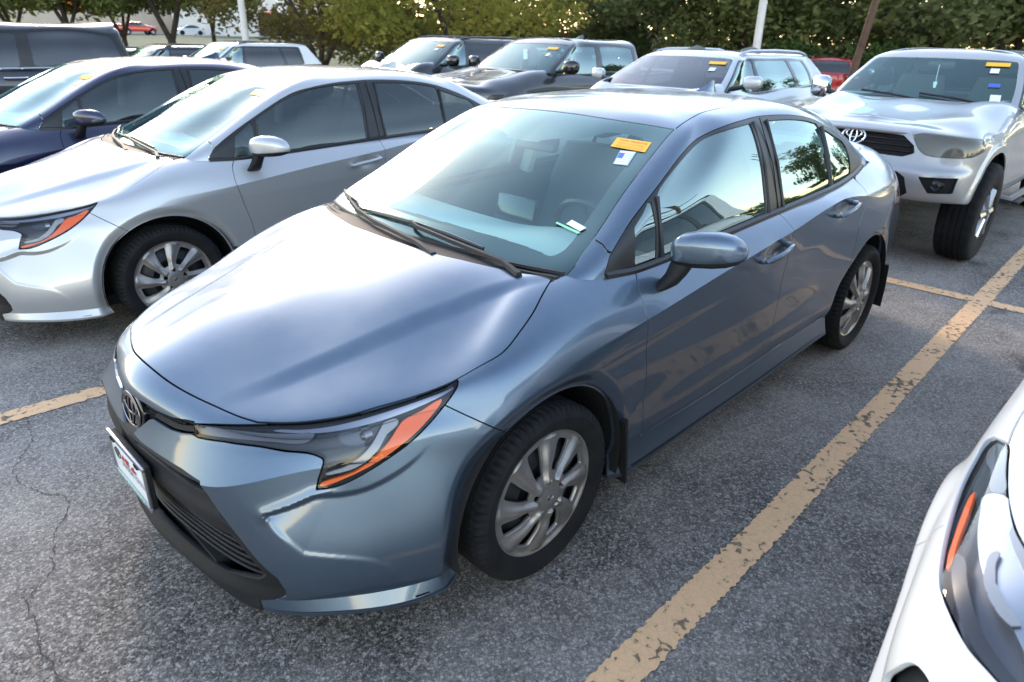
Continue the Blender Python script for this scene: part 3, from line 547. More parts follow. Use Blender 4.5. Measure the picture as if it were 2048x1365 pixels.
    dlo = np.vstack([lowr, upr[:-1], [[-.3894, .7488, 1.036]]])
    P['dlo'], S = carve(S, smooth_line(dlo, 4, True, sharp=(0,)), XZ, lambda s: (s.A[:, 0] > 3.0) & (s.A[:, 0] < 9) & (s.V[:, 1] > .5), .0012)
    gl = {
     'front': [[-.692, 1.176], [-.7225, 1.2005], [-.8555, 1.2586], [-1.0072, 1.3100], [-1.149, 1.3430], [-1.284, 1.3590], [-1.482, 1.3665], [-1.462, 1.207], [-1.440, 1.0], [-1.438, .962], [-.655, .935]],
     'vent': [[-.5324, 1.0953], [-.5951, 1.1315], [-.6576, 1.163], [-.617, .935], [-.485, .935]],
     'rear': [[-1.645, 1.3660], [-1.8257, 1.3600], [-2.0024, 1.3461], [-2.1365, 1.3250], [-2.18, 1.308], [-2.163, 1.19], [-2.153, 1.037], [-2.15, .99], [-1.620, .965], [-1.612, 1.188]],
     'quarter': [[-2.212, 1.297], [-2.3778, 1.2439], [-2.5297, 1.1757], [-2.475, 1.05], [-2.46, 1.02], [-2.182, .99], [-2.188, 1.171]]}
    D = P['dlo']
    for k, pts in gl.items():
        P3 = np.array([[x, .7, z] for x, z in pts]); L = smooth_line(P3, 3, True, sharp=[0, 3, 4] if k == 'vent' else [0, 6, len(pts) - 1] if k == 'front' else [0, len(pts) - 3, len(pts) - 2])
        f = np.where(inside(XZ(L), XZ(D.V)), -1, 1) * seg_dist(XZ(D.V), XZ(L), True)
        s1 = D.split(f); P['g_' + k] = D.take(~s1); D = D.take(s1)
    P['dlo'] = D
    rw = np.array([[-3.2, -.1, 1.0], [-3.1, .52, 1.0], [-2.98, .53, 1.09], [-2.78, .505, 1.195], [-2.60, .485, 1.28], [-2.50, .455, 1.325], [-2.485, .3, 1.345], [-2.495, -.1, 1.352]])
    P['backlight'], S = carve(S, smooth_line(rw, 4, True, sharp=(0, 1, 5)), YZ, lambda s: (s.A[:, 0] > 8.6), .0015)
    dt = np.array(FE['ditch']); dt = np.vstack([dt, [-2.25, .482, 1.385], [-2.40, .478, 1.352]]); S = gapline(S, smooth_line(dt, 6), .0032, XY, (0., 3.))
    S = gapline(S, smooth_line(np.array(FE['pseam']), 4), .0015, YZ, (0., 3.))
    c, a = S.cen(); o = np.argsort(dt[:, 0]); yd = np.interp(c[:, 0], dt[o, 0], dt[o, 1]); m = (c[:, 1] < yd) & (c[:, 0] < -.93) & (c[:, 0] > -2.46) & (c[:, 2] > 1.335)
    P['roof'] = S.take(m); P['pillar'] = S.take(~m)
    P['inner'] = inner; P['low'] = low; return P

def outline(low, z, ymax=None):
    """plan outline of the nose at height z: y -> x"""
    G = low.G[:low.G.shape[0] // 4]; v = low.v; k = (v >= 1) & (v <= 9); xs, ys = [], []
    for col in G: xs.append(np.interp(z, col[k, 2], col[k, 0])); ys.append(np.interp(z, col[k, 2], col[k, 1]))
    return np.array(ys), np.array(xs)

def bar(mb, low, z0, z1, y0, y1, inset, depth, n=18, edge=.3, mirrored=True):
    """horizontal bar that follows the nose in plan, between z0 and z1"""
    for s in ((1, -1) if mirrored else (1,)):
        rings = []
        ya, xa = outline(low, (z0 + z1) / 2)
        for y in np.linspace(y0, y1, n):
            x = np.interp(y, ya, xa) - inset; h = (z1 - z0) / 2; zc = (z0 + z1) / 2
            rings.append([(x - depth, s*y, zc - h), (x - .3*depth, s*y, zc - h), (x, s*y, zc - h*edge), (x, s*y, zc + h*edge), (x - .3*depth, s*y, zc + h), (x - depth, s*y, zc + h)])
        mb.loft(rings, True, True, True)

def skin_mesh(name, S, edge=.010, two=False, off=0.0):
    V, F, N = S.V + S.N * off, S.F, S.N
    used = np.unique(F); rm = np.zeros(len(V), int); rm[used] = np.arange(len(used)); V, N, F = V[used], N[used], rm[F]
    if edge: V, F, N = skirt(V, F, N, edge)
    if two: V, F, N = both(V, F, N); return mesh_np(name, V, F, N)
    L = mesh_np(name, V, F, N); R = mesh_np(name, *mirror(V, F, N)); return L, R

# ---------------------------------------------------------------- wheel with eight-spoke cover
def hubcap_mesh():
    nr, nth = 44, 320; r = np.linspace(.012, .2085, nr); th = np.linspace(0, 2*np.pi, nth, endpoint=False)
    Rr, Th = np.meshgrid(r, th, indexing='ij'); sw = Th - .16 * (Rr - .10) / .10          # slight swirl
    ph = (sw % (np.pi/4)) - np.pi/8; t = np.clip((Rr - .066) / .112, 0, 1)
    hw = (.0130 + .0170 * t) / Rr * np.sqrt(np.clip(1 - ((t - .55) / .56)**4, .02, 1))                          # half angle of the opening
    hole = np.maximum(np.abs(ph) - hw, np.maximum((.078 - Rr) * 14, (Rr - .170) * 14))   # <0 inside the opening
    # height: dished face, spokes crowned to one side, stepped rim
    spoke = np.clip((np.abs(ph) - hw) / (np.pi/8 - hw + 1e-6), 0, 1); lean = np.sign(ph)
    H = -.004 + .020 * sstep((.10 - Rr) / .08) - .016 * sstep((Rr - .10) / .09) + .012 * sstep(spoke * 1.1) * ((Rr > .05) & (Rr < .19)) * (1 + .5 * lean * (1 - spoke))
    H = H + .010 * sstep((Rr - .186) / .010) - .014 * sstep((Rr - .2045) / .004); H -= .006 * ((Rr < .030) & (Rr > .026))
    V = np.stack([Rr * np.cos(Th), H, Rr * np.sin(Th)], -1).reshape(-1, 3); i, j = np.meshgrid(np.arange(nr - 1), np.arange(nth), indexing='ij'); k = (j + 1) % nth
    a, b, c, d = (i*nth + j).ravel(), (i*nth + k).ravel(), ((i + 1)*nth + k).ravel(), ((i + 1)*nth + j).ravel()
    F = np.concatenate([np.stack([a, b, c], 1), np.stack([a, c, d], 1)])
    n = np.cross(V[F[0, 1]] - V[F[0, 0]], V[F[0, 2]] - V[F[0, 0]])
    if n[1] < 0: F = F[:, ::-1]
    N = vnormals(V, F); lug = np.min([np.hypot(V[:, 0] - .052*np.cos(q), V[:, 2] - .052*np.sin(q)) for q in np.arange(5)*2*np.pi/5 + .3], 0) - .0105
    f = np.minimum(hole.ravel() * .12, lug)
    V2, F2, A2, fv = split(V, F, N, f); keep = face_side(F2, fv); F2 = F2[keep]
    u = np.unique(F2); rm = np.zeros(len(V2), int); rm[u] = np.arange(len(u)); V2, N2, F2 = V2[u], A2[u], rm[F2]
    V2[:, [0, 2]] *= 1.15; return skirt(V2, F2, N2, .014)
def tyre_mb(R=.316, w=.205, rim=.233, n=216, block=True):
    h = w/2; prof = [(rim - .012, h*.72), (rim, h*.80), (rim + .010, h*.90), (rim + .035, h*.985), ((rim + R)/2 + .006, h*1.0), (R - .030, h*.965), (R - .015, h*.90), (R - .006, h*.82), (R - .002, h*.72)]
    for g in (.48, .16): prof += [(R, h*(g + .12)), (R, h*(g + .035)), (R - .007, h*(g + .03)), (R - .007, h*(g - .03)), (R, h*(g - .035))]
    prof = prof + [(r, -y) for r, y in prof[::-1]]; mb = MB(); rings = []
    for idx, (r, y) in enumerate(prof):
        ring = []
        for k in range(n):
            t = 2*math.pi*k/n; rr = r
            if block and r > R - .02 and abs(y) > h*.55 and k % 3 == 0: rr -= .010
            ring.append((rr*math.cos(t), y, rr*math.sin(t)))
        rings.append(ring)
    return mb.loft(rings)
class Kit:
    """parts of a thing: name, mesh, material key, parent index"""
    def __init__(s): s.p = []
    def add(s, name, me, mat, parent=None, label=None): s.p.append((name, me, mat, parent, label)); return len(s.p) - 1
    def place(s, root, swap=None, skip=()):
        swap = swap or {}; objs = []
        for name, me, mk, par, lab in s.p:
            if name in skip: objs.append(None); continue
            o = put(name, me, M[swap.get(mk, mk)], root if par is None else objs[par]); objs.append(o)
            if lab: o['label'] = lab
        return objs

def ellipse_ring(mb, c, a, b, r, n=40, flat=.5, tilt=0):
    """ring in the local yz plane, facing +x"""
    rings = []
    for k in range(n + 1):
        t = 2*math.pi*k/n; y, z = a*math.cos(t), b*math.sin(t); ny, nz = b*math.cos(t), a*math.sin(t); l = math.hypot(ny, nz); ny /= l; nz /= l
        rings.append([(c[0] + r*flat*math.sin(q) - (z)*tilt, c[1] + y + ny*r*math.cos(q), c[2] + z + nz*r*math.cos(q)) for q in [2*math.pi*i/8 for i in range(8)]])
    return mb.loft(rings)
def oval_emblem(c, w, tilt=0):
    """three crossing ovals"""
    mb = MB(); h = w*.66
    ellipse_ring(mb, c, w/2, h/2, w*.035, tilt=tilt); ellipse_ring(mb, (c[0] - tilt*h*.02, c[1], c[2] + h*.02), w*.13, h*.46, w*.028, tilt=tilt)
    ellipse_ring(mb, (c[0] - tilt*h*.17, c[1], c[2] + h*.17), w*.33, h*.26, w*.028, tilt=tilt); return mb
def disc_yz(mb, c, a, b, th, n=36, tilt=0):
    prof = [(0, 1.0), (.55, 1.0), (.92, .9), (1, .55), (1, -1)]; rings = []
    for q, h in prof:
        rings.append([(c[0] + th*h/2 - b*q*math.sin(2*math.pi*k/n)*tilt, c[1] + a*max(q, .01)*math.cos(2*math.pi*k/n), c[2] + b*max(q, .01)*math.sin(2*math.pi*k/n)) for k in range(n)])
    return mb.loft(rings, True, True, False)
def superring(c, ax, az, n=28, e=2.6, flatten=None):
    out = []
    for k in range(n):
        t = 2*math.pi*k/n; ct, st = math.cos(t), math.sin(t)
        out.append((c[0] + ax*math.copysign(abs(ct)**(2/e), ct), c[1], c[2] + az*math.copysign(abs(st)**(2/e), st)))
    return out
def flip_mesh(mb, name, **k):
    m2 = MB(); m2.v = [(x, -y, z) for x, y, z in mb.v]; m2.f = [f[::-1] for f in mb.f]; return m2.mesh(name, **k)

def add_wheels(K, pos, tyre_me, cap_me, disc_me, capmat='hub', emb=None):
    for x, y, z, s in pos:
        def tr(me):
            m = me.copy(); A = Matrix.Translation((x, y*s, z)) @ (Matrix.Identity(4) if s > 0 else Matrix.Rotation(math.pi, 4, 'Z')); m.transform(A); return m
        w = K.add('wheel', tr(disc_me), 'steel'); K.add('tyre', tr(tyre_me), 'rubber', w); K.add('hubcap', tr(cap_me), capmat, w)
        if emb is not None: K.add('emblem', tr(emb), 'satin', w)

def seat_mb(c, w=.50, back=.60, lean=.30, head=True):
    mb = MB(); x, y, z = c
    mb.box((x, y, z + .02), (.50, w, .16), bev=.05)
    def ring(px, pz, hw, th, n=20):
        r = []
        for k in range(n):
            t = 2*math.pi*k/n; ct, st = math.cos(t), math.sin(t)
            r.append((px + th*math.copysign(abs(ct)**.7, ct), y + hw*math.copysign(abs(st)**.6, st), pz))
        return r
    rings = []
    for t in np.linspace(0, 1, 10):
        rings.append(ring(x - .24 - lean*t*back, z + .05 + t*back, w/2*(1.0 - .02*t - .30*max(0, t - .7)**1.3/.3**1.3*.6), .075*(1 - .35*t)))
    mb.loft(rings, True, True, True)
    if head:
        hx, hz = x - .24 - lean*back - .02, z + .05 + back
        rings = [ring(hx - .02 - .06*t, hz + .03 + .20*t, .135*math.sqrt(max(.02, 1 - (2*t - 1)**4)), .055*math.sqrt(max(.03, 1 - (2*t - 1)**4)), 16) for t in np.linspace(0, 1, 8)]
        mb.loft(rings, True, True, True)
    return mb

def build_sedan():
    P = sedan_skins(1.0); K = Kit(); low = P['low']
    def pair(name, key, matk, edge=.012, off=0, parent=None, sub=None):
        L, R = skin_mesh(name, P[key], edge, off=off); return [K.add(name, L, matk, parent), K.add(name, R, matk, parent)]
    # structure behind the panel gaps
    iV, iF, iUV = P['inner'].mesh(); iN = vnormals(iV, iF); c = iV[iF].mean(1); uvc = iUV[iF].mean(1)
    r1 = np.hypot(c[:, 0], c[:, 2] - .315); r2 = np.hypot(c[:, 0] + 2.7, c[:, 2] - .315)
    keep = (r1 > .475) & (r2 > .475) & ~((uvc[:, 1] > 8.7) & (c[:, 0] < -.25) & (c[:, 0] > -2.93)) & ~((c[:, 0] > .5) & (uvc[:, 1] < 7.6))
    K.add('inner_body', mesh_np('inner_body', *both(iV - iN*.020, iF[keep], iN)), 'dark')
    mb = MB(); mb.box((-1.35, 0, .215), (3.9, 1.40, .06)); mb.box((-1.35, 0, .235), (1.9, 1.66, .05)); mb.box((.42, 0, .42), (.10, 1.02, .48)); mb.box((.66, 0, .40), (.08, .92, .40)); mb.box((.82, 0, .25), (.14, .70, .05)); mb.box((-.50, 0, .55), (.04, 1.45, .7)); mb.box((-2.2, 0, .55), (.04, 1.45, .7))
    K.add('underbody', mb.mesh('underbody', False), 'dark')
    for cx in (0, -2.7):
        for s in (1, -1):
            mb = MB(); t_ = np.linspace(-.25, math.pi + .25, 24); rings = [[(cx + .392*math.cos(t), s*y, .315 + .392*math.sin(t)) for t in t_] for y in (.858, .80, .55)]; mb.loft(rings, closed=False)
            n = len(mb.v) - 24; mb.f.append(tuple(range(n, n + 24))); K.add('wheel_liner', mb.mesh('wheel_liner', True), 'dark')
    hood = K.add('hood', skin_mesh('hood', P['hood'], .012, True), 'paint')
    pair('fender', 'fender', 'paint'); fd = pair('front_door', 'front_door', 'paint'); rd = pair('rear_door', 'rear_door', 'paint')
    bumper = K.add('front_bumper', skin_mesh('front_bumper', P['bumper'], .012, True), 'paint')
    K.add('rear_bumper', skin_mesh('rear_bumper', P['rear_bumper'], .01, True), 'paint'); K.add('trunk_lid', skin_mesh('trunk_lid', P['trunk'], .01, True), 'paint')
    pair('rocker_panel', 'rocker', 'paint'); pair('rear_quarter', 'quarter', 'paint'); pair('taillight', 'taillamp', 'redlens', .01)
    K.add('roof', skin_mesh('roof', P['roof'], .008, True), 'paint'); pair('pillar', 'pillar', 'paint', .010)
    K.add('cowl', skin_mesh('cowl', P['cowl'].off(-.004), .03, True), 'plastic')
    for zz, off_ in ((.992, .0), (.984, .035)):   # cowl ribs and the seal along the glass
        mb = MB()
        pts = [(-.10 - .13*abs(y/.70)**2.2 + off_, y, zz + .004 - .010*abs(y/.7)**2) for y in np.linspace(-.69, .69, 30)]; mb.tube(pts, .009, 6); K.add('cowl_seal', mb.mesh('cowl_seal'), 'plastic')
    # --- glass
    sc = P['screen']; K.add('windshield', skin_mesh('windshield', sc, 0, True), 'screen')
    # frit: black border printed on the inside of the screen
    brd = np.array([[-.30, -.1, 1.043], [-.30, .139, 1.043], [-.30, .353, 1.039], [-.30, .503, 1.029], [-.30, .600, 1.022], [-.30, .622, 1.040], [-.45, .596, 1.100], [-.62, .560, 1.185], [-.80, .527, 1.280], [-.90, .505, 1.327], [-.93, .470, 1.340], [-.93, .33, 1.347], [-.90, .30, 1.335], [-.87, .24, 1.318], [-.83, .18, 1.316], [-.83, .10, 1.303], [-.76, .088, 1.296], [-.74, -.1, 1.296]])
    f = np.where(inside(YZ(smooth_line(brd, 3, True, sharp=(0, 17))), YZ(sc.V)), 1, -1) * seg_dist(YZ(sc.V), YZ(smooth_line(brd, 3, True, sharp=(0, 17))), True)
    s2 = Skin(sc.V, sc.F, sc.A); m = s2.split(f); K.add('screen_border', skin_mesh('screen_border', s2.take(~m).off(-.002), 0, True), 'frit')
    K.add('rear_window', skin_mesh('rear_window', P['backlight'], 0, True), 'window')
    fr = pair('window_frame', 'dlo', 'trim', .008)
    for k in ('front', 'vent', 'rear', 'quarter'):
        L, R = skin_mesh('side_window', P['g_' + k], 0, off=-.005); K.add('side_window', L, 'window'); K.add('side_window', R, 'window')
    for s in (1, -1):   # belt mouldings
        lowr = np.array([[-.345, .768, .966], [-.50, .787, .957], [-.95, .794, .976], [-1.55, .792, .9985], [-2.2, .780, 1.0195], [-2.52, .746, 1.036], [-2.70, .714, 1.052]]); L = smooth_line(lowr, 6); mb = MB(); rings = []
        for p in L: rings.append([(p[0], s*(p[1] - .012), p[2] - .010), (p[0], s*(p[1] + .010), p[2] - .006), (p[0], s*(p[1] + .009), p[2] + .012), (p[0], s*(p[1] - .006), p[2] + .020)])
        mb.loft(rings, True, True, True); K.add('belt_moulding', mb.mesh('belt_moulding'), 'trim')
        for pts_ in ([(-.652, s*.790, .955), (-.668, s*.752, 1.07), (-.69, s*.712, 1.178)], [(-2.167, s*.778, 1.005), (-2.175, s*.722, 1.17), (-2.196, s*.652, 1.305)]): mb = MB(); mb.tube(pts_, .0095, 6); K.add('window_divider', mb.mesh('window_divider'), 'trim')
        # raised edges of the pillar covers
        for pts_ in ([(-1.46, s*.795, .99), (-1.482, s*.727, 1.20), (-1.505, s*.628, 1.372)], [(-1.60, s*.795, .995), (-1.600, s*.727, 1.20), (-1.632, s*.628, 1.372)]): mb = MB(); mb.tube(pts_, .006, 6); K.add('pillar_cover', mb.mesh('pillar_cover'), 'trim')
        mb = MB(); mb.tube([(-1.549, s*.7935, .995), (-1.551, s*.728, 1.20), (-1.558, s*.629, 1.384)], .0022, 5); K.add('pillar_seam', mb.mesh('pillar_seam'), 'dark')
    # --- nose: black fascia, openings, slats, slim mesh grille, emblem
    fa = P['fascia']
    opn = np.array([[.9, -.1, .272], [.9, .40, .262], [.9, .525, .285], [.9, .555, .312], [.9, .505, .385], [.9, .470, .428], [.9, .30, .432], [.9, -.1, .432]]); slot = np.array([[.9, .03, .566], [.9, .20, .572], [.9, .372, .577], [.9, .402, .572], [.9, .405, .549], [.9, .36, .546], [.9, .2, .552], [.9, .03, .552]]); slim = np.array([[.9, .090, .632], [.9, .135, .680], [.9, .145, .687], [.9, .2, .686], [.9, .25, .686], [.9, .315, .700], [.9, .306, .710], [.9, .24, .701], [.9, .165, .699], [.9, .095, .703], [.9, .075, .700], [.9, .070, .66]])
    for pl in (opn, slot, slim):
        f = np.where(inside(YZ(pl), YZ(fa.V)), -1, 1) * seg_dist(YZ(fa.V), YZ(pl), True); fa = fa.take(fa.split(f))
    V = fa.V.copy(); hold = sstep((.105 - np.abs(fa.V[:, 1])) / .05) * sstep((fa.V[:, 2] - .575) / .04) * sstep((.74 - fa.V[:, 2]) / .03); V[:, 0] -= .010
    band = np.exp(-((fa.V[:, 2] - .485)/.035)**2) * .014; V[:, 0] += band - .012*hold
    lipk = sstep((.275 - fa.V[:, 2]) / .06); V[:, 0] += .012 * lipk
    fa2 = Skin(V, fa.F, np.hstack([fa.A[:, :2], vnormals(V, fa.F)])); n = fa2.A[:, 2:5]; n[np.abs(V[:, 1]) < 1e-4, 1] = 0
    fas = K.add('lower_fascia', skin_mesh('lower_fascia', fa2, .018, True), 'plastic')
    for i, z in enumerate((.290, .317, .344, .371, .398, .424)):
        ye = np.interp(z, [.262, .285, .312, .385, .428, .44], [.50, .535, .55, .505, .472, .46]); mb = MB(); bar(mb, low, z - .0045, z + .0045, 0, ye, .030 - .003*i, .012, 22); K.add('grille_slat', mb.mesh('grille_slat'), 'plastic', fas)
    mb = MB(); bar(mb, low, .545, .56, .03, .41, .05, .02, 16); bar(mb, low, .30, .43, 0, .52, .075, .02, 22); bar(mb, low, .64, .71, .07, .33, .035, .01, 12); K.add('grille_back', mb.mesh('grille_back'), 'dark', fas)
    mb = MB(); ya, xa = outline(low, .69)     # honeycomb of the slim grille
    for r in range(6):
        for k in range(19):
            y = .085 + .0135*k + (.00675 if r % 2 else 0); z = .640 + .0120*r + .004*(k/18)
            zlo = np.interp(y, [.07, .095, .14, .2, .25, .33], [.66, .637, .684, .688, .688, .700]); zhi = np.interp(y, [.07, .16, .24, .31], [.70, .697, .699, .708])
            if not (zlo < z < zhi + .004): continue
            x = np.interp(y, ya, xa) - .018
            for s in (1, -1):
                o = [(x, s*(y + .0066*math.cos(q)), z + .0066*math.sin(q)) for q in [math.pi/6 + math.pi/3*j for j in range(6)]]; i_ = [(x + .006, s*(y + .0035*math.cos(q)), z + .0015 + .0035*math.sin(q)) for q in [math.pi/6 + math.pi/3*j for j in range(6)]]; mb.loft([o, i_], True, False, True)
    K.add('grille_mesh', mb.mesh('grille_mesh', False), 'trim', fas)
    mb = MB(); disc_yz(mb, (.918, 0, .652), .088, .064, .028, tilt=.12); em = K.add('emblem', mb.mesh('emblem'), 'gloss', fas); K.add('emblem_ring', oval_emblem((.934, 0, .652), .150, tilt=.12).mesh('emblem_ring'), 'darkchrome', em)
    # --- lamps
    lamp = P['lamp']
    def inlay(key, off, edge, pr=WZ):
        s = Skin(lamp.V, lamp.F, lamp.A); L = smooth_line(np.array(FE[key]), 4, True); f = sd(s.V, L, pr, np.ones(len(s.V), bool)); m = s.split(f); return skin_mesh(key, s.take(~m).off(off), edge)
    hs = skin_mesh('headlight', Skin(lamp.V, lamp.F, lamp.A), .034); ho = skin_mesh('housing', lamp.off(-.030), 0); drl = inlay('drl', -.010, .012); amb = inlay('amber', -.004, .012); chm = inlay('chrome', -.012, .012); trn = inlay('turn', -.012, .006); bow = inlay('fscrew', -.022, .004)
    # only the rim wall of hs is wanted for the box: rebuild as wall
    V, F, N = lamp.V, lamp.F, lamp.N; u = np.unique(F); rm = np.zeros(len(V), int); rm[u] = np.arange(len(u)); V, N, F = V[u], N[u], rm[F]; V2, F2, N2 = skirt(V, F, N, .034); nF = len(F)
    wallL = mesh_np('headlight', *(V2, F2[nF:], N2)); wallR = mesh_np('headlight', *mirror(V2, F2[nF:], N2))
    for i, w in enumerate((wallL, wallR)):
        h = K.add('headlight', w, 'lampblack'); K.add('lamp_housing', ho[i], 'lampblack', h); K.add('turn_signal', trn[i], 'lampgrey', h); K.add('light_strip', drl[i], 'lightpipe', h); K.add('amber_marker', amb[i], 'amber', h); K.add('chrome_strip', chm[i], 'lampviolet', h); K.add('reflector', bow[i], 'reflector', h)
        sg = 1 if i == 0 else -1; mb = MB(); mb.lathe([(.0005, .006), (.016, .002), (.023, -.008), (.025, -.012)], 24, 'x', (.560, sg*.652, .690)); K.add('projector', mb.mesh('projector'), 'gloss', h); mb = MB(); mb.lathe([(.026, -.02), (.0265, .0), (.031, .002), (.033, -.02)], 24, 'x', (.556, sg*.652, .690)); K.add('projector_ring', mb.mesh('projector_ring'), 'darkchrome', h)
        K.add('lens', skin_mesh('lens', lamp, 0)[i], 'lens', h)
    # --- mirrors, handles
    secs = []
    for y, xc, zc, ax, az in ((.868, -.585, 1.035, .012, .020), (.874, -.588, 1.038, .038, .044), (.90, -.597, 1.044, .052, .058), (.95, -.615, 1.049, .058, .064), (1.0, -.640, 1.051, .058, .062), (1.035, -.662, 1.049, .053, .054), (1.055, -.680, 1.045, .044, .042), (1.068, -.695, 1.040, .028, .024), (1.073, -.702, 1.038, .008, .008)): secs.append(superring((xc, y, zc), ax, az, 32, 2.8))
    cap = MB(); cap.loft(secs, True, True, True); tm = cap.mesh('t', False); bmm = bmesh.new(); bmm.from_mesh(tm); bmesh.ops.triangulate(bmm, faces=bmm.faces[:]); bmm.verts.index_update(); V = np.array([v.co[:] for v in bmm.verts]); F = np.array([[v.index for v in f.verts] for f in bmm.faces]); bmm.free(); N = vnormals(V, F)
    f = V[:, 2] - (1.012 + .12*np.maximum(V[:, 1] - .96, 0)) ; V, F, N, fv = split(V, F, N, f); upm = face_side(F, fv); 
    foot = MB(); fr_ = []
    for t, (x, y, z, a, b) in enumerate(((-.575, .835, .895, .045, .030), (-.58, .860, .915, .040, .032), (-.588, .885, .955, .034, .034), (-.60, .90, 1.0, .034, .040))): fr_.append([(x + a*math.copysign(abs(math.cos(q))**.7, math.cos(q)), y + b*math.sin(q), z) for q in [2*math.pi*k/20 for k in range(20)]])
    foot.loft(fr_, True, True, True)
    VN = N / np.linalg.norm(N, axis=1, keepdims=True)
    def fx(V, F, N, s):
        if s > 0: return V, F, N
        V, F, N = mirror(V, F, N); q = -1.2; c_, s_ = math.cos(q), math.sin(q); R_ = np.array([[c_, s_, 0], [-s_, c_, 0], [0, 0, 1]]); o = np.array([-.59, -.885, 0]); return (V - o) @ R_ + o + np.array([0, .03, -.05]), F, N @ R_      # passenger mirror folded in
    for i, s in enumerate((1, -1)):
        b = K.add('mirror', mesh_np('mirror', *fx(V - VN*.003, F[~upm], VN, s)), 'plastic', fd[i]); K.add('mirror_cap', mesh_np('mirror_cap', *fx(V, F[upm], VN, s)), 'paint', fd[i])
        K.add('mirror_foot', foot.mesh('mirror_foot') if s > 0 else flip_mesh(foot, 'mirror_foot'), 'plastic', fd[i])
        for (x0, z0, x1, z1, yy), par in (((-1.235, .862, -1.478, .893, .893), fd[i]), ((-1.985, .930, -2.215, .962, .889), rd[i])):
            mb = MB(); rings = []
            for t in np.linspace(0, 1, 13):
                x, z = x0 + (x1 - x0)*t, z0 + (z1 - z0)*t; w = .016*(1 - .25*t) * min(1, .35 + 4*t, .35 + 5*(1 - t)); st = .008 + .026*math.sin(math.pi*min(1, .12 + .76*t)); rings.append([(x, s*(yy + st + .010*math.cos(q)), z + w*math.sin(q)) for q in [2*math.pi*k/12 for k in range(12)]])
            mb.loft(rings, True, True, True); mb.box((x0 - .012, s*(yy - .002), z0), (.028, .03, .022), bev=.006); mb.box((x1 + .014, s*(yy - .002), z1), (.03, .03, .024), bev=.006); K.add('door_handle', mb.mesh('door_handle'), 'paint', par)
    # --- wheels
    cme = mesh_np('hubcap', *hubcap_mesh()); tme = tyre_mb().mesh('tyre', True, 30); d = MB(); d.lathe([(.02, -.035), (.10, -.035), (.12, -.020), (.15, -.030), (.19, -.05), (.225, -.085)], 40); d.lathe([(.235, -.008), (.226, -.02), (.226, -.19)], 40); d.tube([(.0, -.06, -.14), (0, -.16, -.14)], .02, 8)
    dme = d.mesh('wheel', True); cme.transform(Matrix.Translation((0, .088, 0))); dme.transform(Matrix.Translation((0, .085, 0)))
    em = oval_emblem((0, 0, 0), .034); em.v = [(y, .1045 + x, z) for x, y, z in em.v]
    add_wheels(K, [(0, .765, .316, 1), (-2.7, .770, .316, 1), (0, .765, .316, -1), (-2.7, .770, .316, -1)], tme, cme, dme, emb=em.mesh('emblem'))
    for s in (1, -1):
        for x, z, dx in ((-.405, .285, 0), (-3.115, .29, 0)):
            mb = MB(); mb.loft([[(x + .02, s*.74, .44), (x - .006, s*.74, .44), (x - .006, s*.868, .44), (x + .02, s*.875, .44)], [(x + .005, s*.73, .30), (x - .012, s*.73, .30), (x - .012, s*.875, .30), (x + .005, s*.88, .30)], [(x - .015, s*.72, .175), (x - .03, s*.72, .175), (x - .03, s*.872, .160), (x - .015, s*.875, .160)]], True, True, True); K.add('mud_flap', mb.mesh('mud_flap'), 'plastic')
    # --- wipers
    def wiper(blade, arm):
        mb = MB(); mb.tube([(x, y, z + .012) for x, y, z in blade], [.005] + [.0075]*(len(blade) - 2) + [.005], 6, flat=1.3); w = K.add('wiper', mb.mesh('wiper'), 'trim')
        mb = MB(); rings = []
        n = len(arm)
        for i, p in enumerate(arm):
            p = Vector(p); d = Vector(arm[min(i + 1, n - 1)]) - Vector(arm[max(i - 1, 0)]); a = d.cross(Vector((0, 0, 1))).normalized(); w_ = (.013 if i == 0 else .0115 - .006*i/(n - 1)); h = .006 if i < n - 1 else .003
            rings.append([p + a*w_ + Vector((0, 0, -h)), p + a*w_*.7 + Vector((0, 0, h)), p - a*w_*.7 + Vector((0, 0, h)), p - a*w_ + Vector((0, 0, -h))])
        mb.loft(rings, True, True, True); K.add('wiper_arm', mb.mesh('wiper_arm'), 'plastic', w)
    wiper([(-.175, -.40, 1.003), (-.158, -.166, 1.017), (-.155, .013, 1.021), (-.158, .199, 1.016), (-.164, .37, 1.003)], [(-.105, .60, .992), (-.13, .50, 1.006), (-.125, .26, 1.022), (-.125, .05, 1.036), (-.140, -.01, 1.042), (-.152, -.02, 1.034)])
    wiper([(-.283, -.69, 1.022), (-.25, -.63, 1.017), (-.205, -.47, 1.014), (-.172, -.40, 1.003)], [(-.030, .26, .997), (-.052, .14, 1.010), (-.070, -.02, 1.016), (-.095, -.20, 1.020), (-.135, -.36, 1.024), (-.19, -.50, 1.030), (-.225, -.56, 1.034)])
    mb = MB(); mb.loft([[(-2.06, 0, 1.434), (-2.14, .016, 1.432), (-2.24, .026, 1.424), (-2.265, 0, 1.422), (-2.24, -.026, 1.424), (-2.14, -.016, 1.432)], [(-2.17, 0, 1.462), (-2.19, .008, 1.462), (-2.24, .012, 1.458), (-2.262, 0, 1.455), (-2.24, -.012, 1.458), (-2.19, -.008, 1.462)], [(-2.225, 0, 1.484), (-2.23, .003, 1.484), (-2.25, .004, 1.482), (-2.26, 0, 1.480), (-2.25, -.004, 1.482), (-2.23, -.003, 1.484)]], True, False, True); K.add('antenna_fin', mb.mesh('antenna_fin', True, 60), 'paint')
    # --- cabin
    mb = MB(); rings = []
